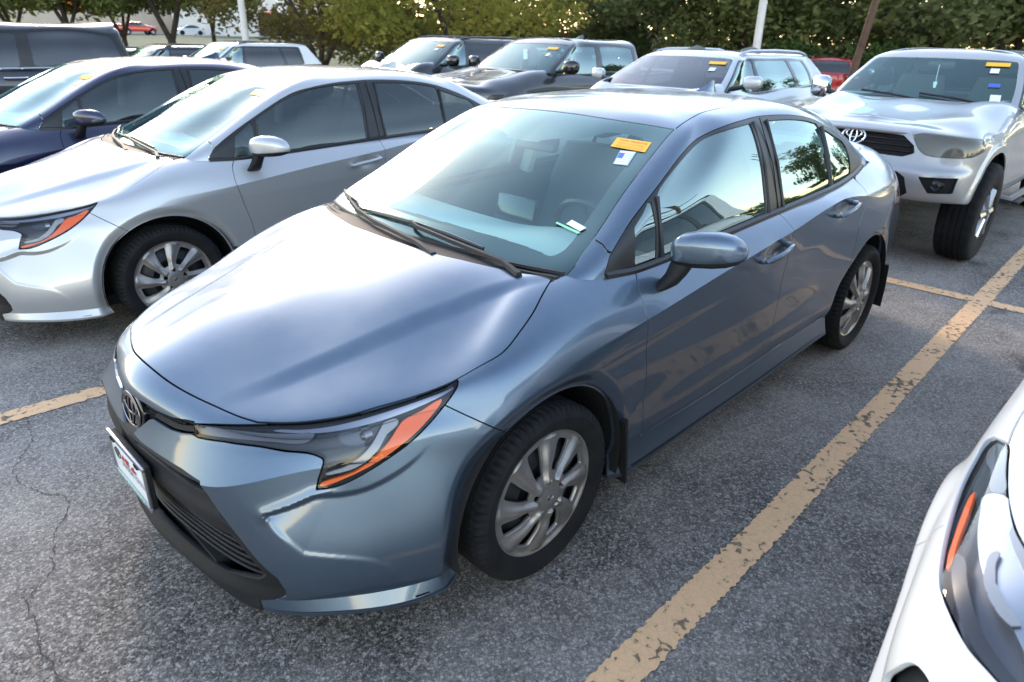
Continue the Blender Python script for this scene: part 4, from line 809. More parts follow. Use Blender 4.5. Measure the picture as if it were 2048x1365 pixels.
    for y in np.linspace(-.70, .70, 25):
        k = .035*math.exp(-((y - .36)/.20)**2); c_ = -.13*abs(y/.7)**2
        rings.append([(-.20 + c_, y, .93), (-.24 + c_, y, .968), (-.45 + c_*.7, y, .972 + k*.5), (-.66 + c_*.4, y, .955 + k), (-.72 + c_*.3, y, .915 + k), (-.70 + c_*.3, y, .80), (-.60, y, .60)])
    mb.loft(rings, closed=False); K.add('dashboard', mb.mesh('dashboard', True, 50), 'dash')
    mb = MB(); mb.box((-.70, 0, .99), (.03, .23, .14), bev=.012, ry=-.25); K.add('infotainment_screen', mb.mesh('infotainment_screen'), 'gloss')
    for y in (.36, -.36): K.add('seat', seat_mb((-1.25, y, .48), .52, .62, .34).mesh('seat', True, 60), 'seat')
    K.add('seat', seat_mb((-2.12, 0, .50), 1.25, .55, .42, False).mesh('rear_seat', True, 60), 'seat')
    for y in (.38, -.38):
        mb = MB(); mb.box((-2.66, y, 1.08), (.09, .24, .15), bev=.04, ry=.25); K.add('headrest', mb.mesh('headrest', True, 60), 'seat')
    mb = MB(); c0 = Vector((-.79, .36, .93)); nrm = Vector((-.90, 0, .44)).normalized(); e1 = Vector((0, 1, 0)); e2 = nrm.cross(e1); mb.tube([c0 + .185*(math.cos(q)*e1 + math.sin(q)*e2) for q in np.linspace(0, 2*math.pi, 41)], .016, 8, False); mb.box(c0 - nrm*.02, (.05, .14, .10), bev=.02, ry=.45)
    for q in (0, math.pi, -math.pi/2): mb.tube([c0 - nrm*.01, c0 + .18*(math.cos(q)*e1 + math.sin(q)*e2)], .014, 6)
    K.add('steering_wheel', mb.mesh('steering_wheel'), 'trim')
    for nm_, q_ in (('door_lining', [(-.45, .765, .93), (-2.5, .74, .99), (-2.5, .80, .35), (-.45, .80, .35)]), ('door_lining', [(-.45, -.765, .93), (-2.5, -.74, .99), (-2.5, -.80, .35), (-.45, -.80, .35)]), ('carpet', [(-.4, -.8, .33), (-.4, .8, .33), (-2.6, .8, .33), (-2.6, -.8, .33)]), ('parcel_shelf', [(-2.5, -.72, 1.0), (-2.5, .72, 1.0), (-3.08, .58, 1.03), (-3.08, -.58, 1.03)])): mb = MB(); mb.add(q_, [(0, 1, 2, 3)]); K.add(nm_, mb.mesh(nm_, False), 'seat')
    ta = P['top_all']; c, a = ta.cen(); m = (c[:, 0] < -.98) & (c[:, 0] > -2.45) & (a[:, 1] > 4.6); K.add('headlining', skin_mesh('headlining', ta.take(m).off(-.03), 0, True), 'lining')
    for s in (1, -1):
        for pts_, r_ in (([(-1.53, s*.735, .98), (-1.54, s*.67, 1.19), (-1.56, s*.57, 1.34)], .04), ([(-.45, s*.685, .985), (-.70, s*.605, 1.175), (-1.03, s*.50, 1.33)], .022)): mb = MB(); mb.tube(pts_, r_, 8); K.add('pillar_lining', mb.mesh('pillar_lining'), 'dash')
    mb = MB(); mb.box((-.825, 0, 1.275), (.04, .225, .07), bev=.02, ry=-.3); mb.box((-.93, 0, 1.325), (.14, .11, .03), bev=.01, ry=.45); K.add('rear_view_mirror', mb.mesh('rear_view_mirror'), 'trim')
    K.P = P; return K
SED = build_sedan(); print('sedan', round(time.time() - T0, 1))
def quad_uv(c, V, off):
    """map flat art (x 0..1, y 0..1 downwards) onto a windscreen patch with corners tl,tr,br,bl"""
    c = [np.array(p, float) for p in c]; n = np.cross(c[1] - c[0], c[3] - c[0]); n /= np.linalg.norm(n); n = n if n[0] > 0 else -n
    return np.array([(c[0]*(1 - x) + c[1]*x)*(1 - y) + (c[3]*(1 - x) + c[2]*x)*y + n*off for x, y in V])
def art_rect(c, x0, y0, x1, y1, off): return quad_uv(c, [(x0, y0), (x1, y0), (x1, y1), (x0, y1)], off), [(0, 1, 2, 3)]
def rect_part(K, name, c, r, off, matk, parent=None):
    V, F = art_rect(c, *r, off); mb = MB(); mb.add([tuple(v) for v in V], F); return K.add(name, mb.mesh(name, False), matk, parent)
def text_part(K, name, txt, c, x, y, size, asp, off, matk, parent, bold=.0):
    V, F = text_np(txt, 1.0, bold); W_ = V[:, 0].max() - V[:, 0].min(); V2 = [(x + v[0]/W_*size, y - v[1]/W_*size*asp) for v in V]; return K.add(name, mesh_np(name, quad_uv(c, V2, off), F, None, False), matk, parent)
YC = [(-.866, .389, 1.332), (-.885, .537, 1.327), (-.822, .554, 1.298), (-.810, .400, 1.304)]
FC = [(-.803, .456, 1.294), (-.813, .517, 1.295), (-.738, .538, 1.259), (-.730, .482, 1.258)]
def extras(sw_text):
    E = Kit(); y = rect_part(E, 'sticker', YC, (0, 0, 1, 1), .0020, 'yellow')
    if sw_text:
        text_part(E, 'sticker_text', 'THIS VEHICLE', YC, .52, .24, .80, 1.45, .0026, 'inkred', y, .012); text_part(E, 'sticker_text', 'NOT FOR SALE', YC, .50, .52, .72, 1.25, .0026, 'inkred', y, .006)
        for k in range(3): rect_part(E, 'sticker_text', YC, (.12, .70 + .09*k, .90, .725 + .09*k), .0026, 'ochre', y)
    f = rect_part(E, 'sticker', FC, (-.06, -.05, 1.06, 1.05), .0016, 'paleblue'); rect_part(E, 'flag_field', FC, (0, 0, 1, 1), .0022, 'paper', f)
    if sw_text:
        rect_part(E, 'flag_canton', FC, (0, .15, .38, .58), .0028, 'inkblue', f)
        for k in range(5): rect_part(E, 'flag_stripe', FC, (.40 if k < 3 else 0, .18 + .155*k, 1, .215 + .155*k), .0028, 'paleblue', f)
    return E
M['ochre'] = mat('ochre_ink', (.62, .27, .01), .5); M['paleblue'] = mat('pale_blue_film', (.30, .45, .58), .4)
EX1, EX0 = extras(True), extras(False)
# hero only: bar code labels, licence plate
BC = [(-.425, .545, 1.104), (-.412, .622, 1.093), (-.390, .612, 1.083), (-.400, .540, 1.093)]; GC = [(-.392, .505, 1.095), (-.386, .618, 1.081), (-.378, .612, 1.076), (-.384, .505, 1.091)]
rect_part(EX1, 'sticker', BC, (0, 0, 1, 1), .003, 'paper'); rect_part(EX1, 'sticker', GC, (0, 0, 1, 1), .003, 'green'); rect_part(EX1, 'chassis_number', [(-.252, .500, 1.011), (-.250, .552, 1.009), (-.243, .554, 1.005), (-.245, .500, 1.007)], (0, 0, 1, 1), .006, 'paleblue')
PX, PZ, PW, PH = .976, .457, .1575, .0785
PC = [(PX, -PW, PZ + PH), (PX, PW, PZ + PH), (PX, PW, PZ - PH), (PX, -PW, PZ - PH)]
mb = MB(); mb.box((PX - .012, 0, PZ), (.018, .30, .15), bev=.004); br = EX1.add('license_plate', mb.mesh('license_plate'), 'plastic'); mb = MB(); mb.box((PX - .003, 0, PZ), (.004, .305, .152), bev=.001); EX1.add('plate_panel', mb.mesh('plate_panel'), 'plate', br)
for nm_, (y0, y1, z0, z1) in (('frame_rail', (-PW, PW, PZ + PH - .012, PZ + PH)), ('frame_rail', (-PW, PW, PZ - PH, PZ - PH + .016)), ('frame_side', (-PW, -PW + .009, PZ - PH + .0165, PZ + PH - .0125)), ('frame_side', (PW - .009, PW, PZ - PH + .0165, PZ + PH - .0125))):
    mb = MB(); mb.box((PX, (y0 + y1)/2, (z0 + z1)/2), (.010, y1 - y0, z1 - z0), bev=.0025); EX1.add(nm_, mb.mesh(nm_), 'satin', br)
for s in (-1, 1):
    mb = MB(); mb.tube([(PX + .002, s*.125, PZ + .064), (PX + .002, s*.112, PZ + .056), (PX + .002, s*.092, PZ + .058), (PX + .002, s*.086, PZ + .064)], .0055, 8, True, .5); EX1.add('bolt_slot', mb.mesh('bolt_slot'), 'dark', br)
mb = MB(); mb.tube([(PX + .001, y, PZ + .0615) for y in np.linspace(-.08, .08, 12)], .0035, 6, True, .4); EX1.add('frame_notch', mb.mesh('frame_notch'), 'lampgrey', br)
em_ = oval_emblem((PX + .0005, -.098, PZ + .014), .052); EX1.add('plate_logo', em_.mesh('plate_logo'), 'ink', br)
text_part(EX1, 'plate_text', 'UNIVERSAL TOYOTA', PC, .60, .545, .62, 2.6, .0016, 'ink', br, .010)
for k, pts_ in enumerate(([(.31, .44), (.36, .30), (.41, .44)], [(.43, .44), (.43, .31), (.53, .33), (.50, .38), (.54, .44)], [(.57, .40), (.66, .30), (.64, .38), (.72, .38), (.70, .44), (.58, .44)])):
    mb = MB(); mb.add([tuple(v) for v in quad_uv(PC, pts_, .0016)], [tuple(range(len(pts_)))]); EX1.add('plate_mark', mb.mesh('plate_mark', False), 'inkred', br)
for k in range(9): rect_part(EX1, 'plate_text', PC, (.13 + .085*k, .86, .18 + .085*k, .93), .0065, 'green', br)
def sedan(name, loc, rz, paintk, label, swap=None, ex=None):
    r = empty(name, loc, rz, label, 'car', 'compact sedans parked side by side'); sw = {'paint': paintk}; sw.update(swap or {}); SED.place(r, sw); (ex or EX0).place(r); return r
hero = sedan('parked_car', (0, 0, 0), 0, 'blue', 'grey-blue compact sedan in the foreground with yellow windshield sticker', None, EX1)
silver_car = sedan('parked_car', (.023, -2.986, 0), -.027, 'silver', 'silver compact sedan directly beside the grey-blue sedan', {'window': 'window2'})
navy_car = sedan('parked_car', (.483, -5.103, 0), .064, 'navy', 'dark navy compact sedan beyond the silver sedan, beside the tall dark pickup', {'window': 'window2'})
# ---------------------------------------------------------------- ground: flat near the cars, falling gently away behind
def fall(d, s, r=4.0): d = np.maximum(0, d); return -s*np.where(d < r, d*d/(2*r), d - r/2)
def gz(x, y):
    x = np.asarray(x, float); y = np.asarray(y, float)
    z = fall(-x - 5.0, .030) + fall(-y - 9.0, .050); return np.maximum(z, -.9)
def asphalt_mat():
    m, t, b = nodes('asphalt'); L = t.links; tc = t.nodes.new('ShaderNodeTexCoord')
    def noise(sc, det=4, ro=.5, dist=0):
        n = t.nodes.new('ShaderNodeTexNoise'); n.inputs['Scale'].default_value = sc; n.inputs['Detail'].default_value = det; n.inputs['Roughness'].default_value = ro; n.inputs['Distortion'].default_value = dist; L.new(tc.outputs['Object'], n.inputs['Vector']); return n.outputs[0]
    def rng(src, a, b_, c, d):
        r = t.nodes.new('ShaderNodeMapRange'); r.inputs['From Min'].default_value = a; r.inputs['From Max'].default_value = b_; r.inputs['To Min'].default_value = c; r.inputs['To Max'].default_value = d; L.new(src, r.inputs[0]); return r.outputs[0]
    def math_(op, a, b_):
        n = t.nodes.new('ShaderNodeMath'); n.operation = op
        for i, s in enumerate((a, b_)):
            if isinstance(s, (int, float)): n.inputs[i].default_value = s
            else: L.new(s, n.inputs[i])
        return n.outputs[0]
    wob = t.nodes.new('ShaderNodeTexNoise'); wob.inputs['Scale'].default_value = 60; L.new(tc.outputs['Object'], wob.inputs['Vector'])
    ma = t.nodes.new('ShaderNodeMix'); ma.data_type = 'RGBA'; ma.blend_type = 'LINEAR_LIGHT'; ma.inputs[0].default_value = .012; L.new(tc.outputs['Object'], ma.inputs[6]); L.new(wob.outputs['Color'], ma.inputs[7])
    v1 = t.nodes.new('ShaderNodeTexVoronoi'); v1.inputs['Scale'].default_value = 105; L.new(ma.outputs[2], v1.inputs['Vector'])
    v2 = t.nodes.new('ShaderNodeTexVoronoi'); v2.inputs['Scale'].default_value = 230; L.new(ma.outputs[2], v2.inputs['Vector'])
    sx = t.nodes.new('ShaderNodeSeparateColor'); L.new(v1.outputs['Color'], sx.inputs[0]); sx2 = t.nodes.new('ShaderNodeSeparateColor'); L.new(v2.outputs['Color'], sx2.inputs[0])
    worn = rng(noise(.55, 6, .62, .4), .43, .57, 0, 1); worn2 = rng(noise(2.3, 7, .68), .40, .62, 0, 1); wear = math_('ADD', math_('MULTIPLY', worn, .60), math_('MULTIPLY', worn2, .40))
    stone = math_('POWER', sx.outputs[0], 2.2); fine = math_('POWER', sx2.outputs[1], 2.0)
    val = math_('ADD', math_('MULTIPLY', stone, .26), math_('MULTIPLY', fine, .14)); gain = rng(wear, 0, 1, 1.25, .55); base = rng(wear, 0, 1, .016, .300)
    val = math_('ADD', math_('MULTIPLY', val, gain), base)
    edge = rng(v1.outputs['Distance'], .25, .75, 1.0, .55); val = math_('MULTIPLY', val, edge)
    hue = t.nodes.new('ShaderNodeValToRGB'); e = hue.color_ramp.elements; e[0].color = (1.09, 1.0, .91, 1); e[1].color = (1.17, 1.0, .83, 1); L.new(sx.outputs[2], hue.inputs[0])
    mx = t.nodes.new('ShaderNodeMix'); mx.data_type = 'RGBA'; mx.blend_type = 'MULTIPLY'; mx.inputs[0].default_value = 1; L.new(hue.outputs[0], mx.inputs[6]); L.new(val, mx.inputs[7]); 
    # oil spots
    oil = rng(noise(2.6, 3, .5), .66, .74, 0, .6); m2 = t.nodes.new('ShaderNodeMix'); m2.data_type = 'RGBA'; L.new(oil, m2.inputs[0]); L.new(mx.outputs[2], m2.inputs[6]); m2.inputs[7].default_value = (.016, .016, .018, 1); L.new(m2.outputs[2], b.inputs['Base Color'])
    b.inputs['Roughness'].default_value = .78; b.inputs['Specular IOR Level'].default_value = .4
    h = math_('ADD', math_('MULTIPLY', v1.outputs['Distance'], -1.0), math_('MULTIPLY', v2.outputs['Distance'], -.4)); bp = t.nodes.new('ShaderNodeBump'); bp.inputs['Strength'].default_value = .55; bp.inputs['Distance'].default_value = .004; L.new(h, bp.inputs['Height']); L.new(bp.outputs[0], b.inputs['Normal'])
    return m
def line_mat():
    m, t, b = nodes('worn_road_paint'); L = t.links; tc = t.nodes.new('ShaderNodeTexCoord')
    n = t.nodes.new('ShaderNodeTexNoise'); n.inputs['Scale'].default_value = 26; n.inputs['Detail'].default_value = 6; n.inputs['Roughness'].default_value = .55; n.inputs['Distortion'].default_value = .4; L.new(tc.outputs['Object'], n.inputs['Vector'])
    n2 = t.nodes.new('ShaderNodeTexNoise'); n2.inputs['Scale'].default_value = 3.5; n2.inputs['Detail'].default_value = 4; L.new(tc.outputs['Object'], n2.inputs['Vector'])
    ad = t.nodes.new('ShaderNodeMath'); ad.operation = 'MULTIPLY_ADD'; L.new(n2.outputs[0], ad.inputs[0]); ad.inputs[1].default_value = .45; L.new(n.outputs[0], ad.inputs[2])
    r = t.nodes.new('ShaderNodeMapRange'); r.inputs['From Min'].default_value = .815; r.inputs['From Max'].default_value = .835; L.new(ad.outputs[0], r.inputs[0])       # 1 where the paint has flaked off
    r2 = t.nodes.new('ShaderNodeMapRange'); r2.inputs['From Min'].default_value = .70; r2.inputs['From Max'].default_value = .82; L.new(ad.outputs[0], r2.inputs[0])
    v = t.nodes.new('ShaderNodeTexVoronoi'); v.feature = 'DISTANCE_TO_EDGE'; v.inputs['Scale'].default_value = 34; L.new(tc.outputs['Object'], v.inputs['Vector']); vr = t.nodes.new('ShaderNodeMapRange'); vr.inputs['From Min'].default_value = .015; vr.inputs['From Max'].default_value = .06; vr.inputs['To Min'].default_value = .12; vr.inputs['To Max'].default_value = 0; L.new(v.outputs[0], vr.inputs[0])
    m1 = t.nodes.new('ShaderNodeMix'); m1.data_type = 'RGBA'; m1.inputs[6].default_value = (.86, .52, .27, 1); m1.inputs[7].default_value = (.76, .47, .25, 1); L.new(r2.outputs[0], m1.inputs[0])
    m2 = t.nodes.new('ShaderNodeMix'); m2.data_type = 'RGBA'; L.new(vr.outputs[0], m2.inputs[0]); L.new(m1.outputs[2], m2.inputs[6]); m2.inputs[7].default_value = (.16, .10, .055, 1)
    m3 = t.nodes.new('ShaderNodeMix'); m3.data_type = 'RGBA'; L.new(r.outputs[0], m3.inputs[0]); L.new(m2.outputs[2], m3.inputs[6]); m3.inputs[7].default_value = (.26, .175, .10, 1); L.new(m3.outputs[2], b.inputs['Base Color']); b.inputs['Roughness'].default_value = .7
    bp = t.nodes.new('ShaderNodeBump'); bp.inputs['Strength'].default_value = .6; bp.inputs['Distance'].default_value = .004; bp.invert = True; L.new(r.outputs[0], bp.inputs['Height']); L.new(bp.outputs[0], b.inputs['Normal'])
    # ragged holes show the asphalt below
    al = t.nodes.new('ShaderNodeMapRange'); al.inputs['From Min'].default_value = .890; al.inputs['From Max'].default_value = .905; al.inputs['To Min'].default_value = 1; al.inputs['To Max'].default_value = 0; L.new(ad.outputs[0], al.inputs[0]); L.new(al.outputs[0], b.inputs['Alpha'])
    return m
M['asphalt'] = asphalt_mat(); M['linepaint'] = line_mat(); M['grass'] = mat('grass', (.045, .075, .018), .9, vary=.6, vscale=1.2, bump=.8, bscale=30)
def sheet(name, x0, x1, y0, y1, nx, ny, fz, matk, kind='structure'):
    xs, ys = np.linspace(x0, x1, nx), np.linspace(y0, y1, ny); X, Y = np.meshgrid(xs, ys, indexing='ij'); V = np.stack([X, Y, fz(X, Y)], -1).reshape(-1, 3); i, j = np.meshgrid(np.arange(nx - 1), np.arange(ny - 1), indexing='ij'); a = (i*ny + j).ravel()
    F = np.stack([a, a + ny, a + ny + 1, a + 1], 1); o = put(name, mesh_np(name, V, F), M[matk]); o['kind'] = kind; return o
lot = sheet('parking_lot', -40, 45, -32, 60, 120, 130, gz, 'asphalt')
def strip(pts, w, seed, name='parking_line', jag=.006, z=.004, step=.05, mk='linepaint', parent=lot, skew=(0, 0)):
    rnd = np.random.default_rng(seed); P = np.array(pts, float); d = np.concatenate([[0], np.cumsum(np.linalg.norm(np.diff(P, axis=0), axis=1))]); n = max(2, int(d[-1]/step)); q = np.linspace(0, d[-1], n); C = np.stack([np.interp(q, d, P[:, 0]), np.interp(q, d, P[:, 1])], 1)
    t = np.gradient(C, axis=0); t /= np.linalg.norm(t, axis=1, keepdims=True); nn = np.stack([-t[:, 1], t[:, 0]], 1); wv = np.array(w)*np.ones(n)
    a = C + nn*(wv/2 + rnd.normal(0, jag, n))[:, None]; b = C - nn*(wv/2 + rnd.normal(0, jag, n))[:, None]; V = np.vstack([np.column_stack([a, gz(a[:, 0], a[:, 1]) + z]), np.column_stack([b, gz(b[:, 0], b[:, 1]) + z])]); i = np.arange(n - 1)
    return put(name, mesh_np(name, V, np.stack([i, i + n, i + n + 1, i + 1], 1), None, False), M[mk], parent)
strip([(.95, 1.300), (-.75, 1.296), (-2.19, 1.262), (-4.2, 1.216), (-8.8, 1.10)], .118, 1, step=.012, jag=.0035)
strip([(1.6, -1.625), (.9, -1.587), (-4.2, -1.50), (-8.8, -1.45)], .120, 2, step=.012, jag=.0035)
strip([(1.6, -4.45), (-8.8, -4.35)], .12, 3); strip([(1.6, -7.3), (-8.8, -7.2)], .12, 4); strip([(1.2, 4.16), (-8.8, 3.95)], .12, 6)
strip([(-4.26, -12.), (-4.26, 1.155)], .135, 5, step=.012, jag=.0035, z=.0045); strip([(-4.26, 1.275), (-4.26, 7)], .135, 7, step=.012, jag=.0035, z=.0045)
M['crack'] = mat('crack', (.065, .055, .048), .95)
def crack(pts, w, seed):
    rnd = np.random.default_rng(seed); P = smooth_line(np.array(pts, float), 14); P = P + rnd.normal(0, .006, P.shape); strip(P, w*(.4 + rnd.random(max(2, int(np.sum(np.linalg.norm(np.diff(P, axis=0), axis=1))/.012)))), seed, 'crack', .0006, .002, .012, 'crack')
crack([(1.02, -1.50), (1.06, -1.28), (1.17, -1.05), (1.13, -.84), (1.06, -.70), (1.16, -.50), (1.21, -.32), (1.30, -.22)], .0028, 11)
crack([(1.06, -1.72), (1.02, -1.50)], .0026, 12); crack([(1.30, -.22), (1.32, .12), (1.30, .34)], .003, 13)
crack([(-1.9, 1.9), (-2.6, 1.7), (-3.2, 1.9), (-4.0, 1.75)], .004, 14)
# ---------------------------------------------------------------- other vehicles: the same lofting, from a short spec
def body_rails(side, nose, tail, crown=.03):
    """side: (x, half width, z bottom, z shoulder, z top, top inset) front to rear; nose/tail: x, [(dx, z) for rails 0..6], plan bulge, corner depth"""
    nx, npf, nb, nc = nose; tx, tpf, tb, tc = tail; rails = [[] for _ in range(9)]
    wN, wT = side[0][1], side[-1][1]; spN = side[0][0] + .02; spT = side[-1][0] - .02
    def end(sgn, x0, pf, bulge, corner, w, sp, st):
        cols = []
        for fy, back in ((0, 0), (.42, bulge*.25), (.76, bulge), (.955, bulge + corner)):
            col = []
            for r_, (dx, z) in enumerate(pf): k = (1 - .55*fy) if r_ >= 5 else 1; col.append((x0 - sgn*(dx*k + back), (w - (st[5] if r_ == 6 else .012 if r_ == 5 else 0))*fy, z))
            ztop = pf[-1][1]; xe = col[-1][0]; sx = sp
            col[-1] = (col[-1][0], col[-1][1], ztop - .012*fy)
            zt = st[4]
            col.append((xe*.45 + sx*.55, (w - st[5])*fy*.6, ztop*.45 + (zt + crown*.6)*.55)); col.append((sx + sgn*(.10 - .03*fy), 0, zt + crown*.9)); cols.append(col)
        return cols
    A = end(1, nx, npf, nb, nc, wN, spN, side[0]); B = end(-1, tx, tpf, tb, tc, wT, spT, side[-1])[::-1]
    mid = []
    for x, w, z0, zs, zt, ins in side:
        mid.append([(x, w - .16, z0 + .01), (x, w - .035, z0), (x, w - .012, z0 + .09), (x, w, z0 + .42*(zs - z0)), (x, w, zs - .13), (x, w - .010, zs), (x, w - ins, zt), (x, (w - ins)*.55, zt + crown*.7), (x, 0, zt + crown)])
    cols = A + mid + B
    return [[c[r] for c in cols] for r in range(9)]
def house_rails(base, rows):
    """base: list of columns; each column: list of (x,y,z) from belt to roof edge (5), then roof inner and spine"""
    return [[c[r] for c in base] for r in range(7)]
def house(xb, zb, xt, zt, roofz, sides, xr, zr, xrb, zrb, wb, wr, bow=.10):
    """windscreen base/top, side columns [(x at belt, z belt, x at roof)], rear roof edge and rear glass base"""
    def lerp(p, q, bulge, n=5):
        out = []
        for i in range(n):
            t = i/(n - 1); out.append(tuple(p[k] + (q[k] - p[k])*t for k in range(3)))
        return [(x, y + bulge*math.sin(math.pi*i/(n - 1))*(1 if y > .3 else 0), z + .35*bulge*math.sin(math.pi*i/(n - 1))) for i, (x, y, z) in enumerate(out)]
    cols = []
    for fy, bk in ((0, 0), (.5, .18), (.86, .62), (.985, 1.0)):
        p, q = (xb - bow*bk, wb*fy, zb - .02*bk), (xt - bow*.5*bk, wr*fy, zt - .018*bk); c = lerp(p, q, .02); c.append((xt - .16 - .05*bk, wr*fy*.66, roofz - .012 - .01*bk)); c.append((xt - .34 - .02*bk, 0, roofz - .003)); cols.append(c)
    for i, (x0, z0, x1) in enumerate(sides):
        c = lerp((x0, wb, z0), (x1, wr, zt - .012 + (.012 if 0 < i < len(sides) - 1 else 0)), .022); c.append((x1*.97 + .03*(xt + xr)/2, wr*.68, roofz - .012)); c.append((min(xt - .38, max(xr + .2, x1)), 0, roofz)); cols.append(c)
    for fy, bk in ((.985, 1.0), (.86, .6), (.5, .18), (0, 0)):
        p, q = (xrb + .07*bk, wb*fy*.97, zrb), (xr + .05*bk, wr*fy*.98, zr); c = lerp(p, q, .015); c.append((xr + .16, wr*fy*.62, roofz - .02)); c.append((xr + .19 + .01*bk, 0, roofz - .006)); cols.append(c)
    return [[c[r] for c in cols] for r in range(7)]

def uvbox(S, u0, u1, v0, v1, r=.18):
    """rounded box in (u, v) as a signed field"""
    U, Vv = S.A[:, 0], S.A[:, 1]; cu, cv, hu, hv = (u0 + u1)/2, (v0 + v1)/2, (u1 - u0)/2, (v1 - v0)/2
    k = hv/hu if hu > 0 else 1; k = 1.0; a = np.abs(U - cu)*3.0 - hu*3.0 + r; b = np.abs(Vv - cv) - hv + r
    return np.hypot(np.maximum(a, 0), np.maximum(b, 0)) + np.minimum(np.maximum(a, b), 0) - r

def build_vehicle(spec):
    K = Kit(); g = spec.get('glass', 'tint'); pk = 'paint'
    low = Patch(spec['rails'], {}, 4, spec.get('nu', 260), [k*spec.get('fine', 1) for k in (3, 4, 6, 6, 6, 6, 10, 10)]); V, F, UV = low.mesh(); N = low.normals(V, F); c = np.abs(V[:, 1]) < 1e-6; N[c, 1] = 0
    for cx, cz, r in spec['arches']:
        d = np.hypot(V[:, 0] - cx, V[:, 2] - cz); V[:, 1] += np.where(V[:, 1] > .5, spec.get('flare', .02)*sstep((r + .10 - d)/.05), 0)
    N = low.normals(V, F); N[c, 1] = 0
    S = Skin(V, F, np.hstack([UV, N])); f = np.full(len(V), 1.)
    for cx, cz, r in spec['arches']:
        q = np.hypot(S.V[:, 0] - cx, S.V[:, 2] - cz) - r; f = np.where((np.abs(S.V[:, 0] - cx) < r + .2) & (S.V[:, 1] > .4), np.minimum(f, q), f)
    S = S.take(S.split(f)); iV, iF, iN = both(S.V - S.N*.02, S.F[S.A[S.F].mean(1)[:, 1] < 5.4], S.N); K.add('inner_body', mesh_np('inner_body', iV, iF, iN), 'dark')
    h0, h1 = spec['hood']
    cen, a = S.cen(); K.low = low
    for name, key, matk, poly, pr, mask, kind in spec.get('cuts', []):
        P3 = np.array(poly, float); L = smooth_line(P3, 4, True, sharp=spec.get('sharp', {}).get(name, ())); inn, S = carve(S, L, pr, mask, .002)
        if kind == 'lamp':
            h = K.add('headlight', skin_mesh('headlight', inn.off(-.035), 0)[0], 'lampgrey'); K.add('lens', skin_mesh('lens', inn, 0)[0], matk, h); h2 = K.add('headlight', skin_mesh('headlight', inn.off(-.035), 0)[1], 'lampgrey'); K.add('lens', skin_mesh('lens', inn, 0)[1], matk, h2); K.lampskin = inn; K.lampidx = (h, h2)
        else: K.add(name, skin_mesh(name, inn.off(spec.get('inset', {}).get(name, -.01)), .03, True), matk)
    for L, pr, far in spec.get('lines', []): S = gapline(S, smooth_line(np.array(L, float), 5), .0025, pr, far)
    cen, a = S.cen(); hood = (a[:, 1] > 6.02) & (cen[:, 0] < h0) & (cen[:, 0] > h1); low_ = (cen[:, 2] < spec.get('clad', -9))
    bed = (a[:, 1] > 6.05) & (cen[:, 0] < spec['house_rear'] + .1) if spec.get('pickup') else np.zeros(len(hood), bool)
    cab = (a[:, 1] > 6.3) & (cen[:, 0] <= h1) & (cen[:, 0] > spec['house_rear'] - .05)
    K.add('hood', skin_mesh('hood', S.take(hood), .006, True), pk); K.add('body', skin_mesh('body', S.take(~hood & ~low_ & ~bed & ~cab), .01, True), pk)
    if low_.any(): K.add('cladding', skin_mesh('cladding', S.take(low_ & ~hood).off(.004), .01, True), 'plastic')
    # greenhouse
    top = Patch(spec['house'], {}, 1, 240, [9, 9, 9, 9, 8, 10]); V, F, UV = top.mesh(); N = vnormals(V, F); cc = np.abs(V[:, 1]) < 1e-6; N[cc, 1] = 0
    T = Skin(V, F, np.hstack([UV, N])); T0_ = Skin(V, F, np.hstack([UV, N]))
    def cutbox(T, b, off=-.004):
        fcn = uvbox(T, *b); m = T.split(fcn); return T.take(~m), T.take(m)
    ws, T = cutbox(T, (-2, 2.62, .12, 3.78, .25)); K.add('windshield', skin_mesh('windshield', ws, 0, True, off=-.004), spec.get('screen', 'screen')); K.ws = ws
    if spec.get('backglass'):
        bg_, T = cutbox(T, spec['backglass']); K.add('rear_window', skin_mesh('rear_window', bg_, 0, True, off=-.004), g)
    fr, T = cutbox(T, spec['dlo'])
    for i, b in enumerate(spec['windows']):
        w, fr = cutbox(fr, b); L, R = skin_mesh('side_window', w, 0, off=-.006); gk = spec.get('gfront', g) if i < spec.get('nfront', 1) else g; K.add('side_window', L, gk); K.add('side_window', R, gk)
    L, R = skin_mesh('window_frame', fr, .006, off=-.001); K.add('window_frame', L, spec.get('frame', 'trim')); K.add('window_frame', R, spec.get('frame', 'trim'))
    K.add('roof', skin_mesh('roof', T, .008, True), pk)
    # cabin
    xb, zb, xr = spec['cabin']; mb = MB(); mb.box((xb - .28, 0, zb - .10), (.62, spec['w']*1.72, .16), bev=.05); K.add('dashboard', mb.mesh('dashboard', True, 60), 'dash')
    for y in (.37, -.37): K.add('seat', seat_mb((xb - 1.05, y, zb - .50), .52, .66, .25).mesh('seat', True, 60), 'seat')
    mb = MB(); mb.box(((xb + xr)/2 - .2, 0, zb - .62), (abs(xb - xr), spec['w']*1.75, .04)); mb.box((xr + .1, 0, zb - .3), (.08, spec['w']*1.7, .6)); K.add('floor_pan', mb.mesh('floor_pan', False), 'seat')
    xa_, xz_ = spec['arches'][0][0] + .05, spec['rails'][1][-1][0] + .3; mb = MB(); mb.box(((xa_ + xz_)/2, 0, spec['under'] + .06), (abs(xa_ - xz_), spec['w']*1.2, .12)); K.add('underbody', mb.mesh('underbody', False), 'dark')
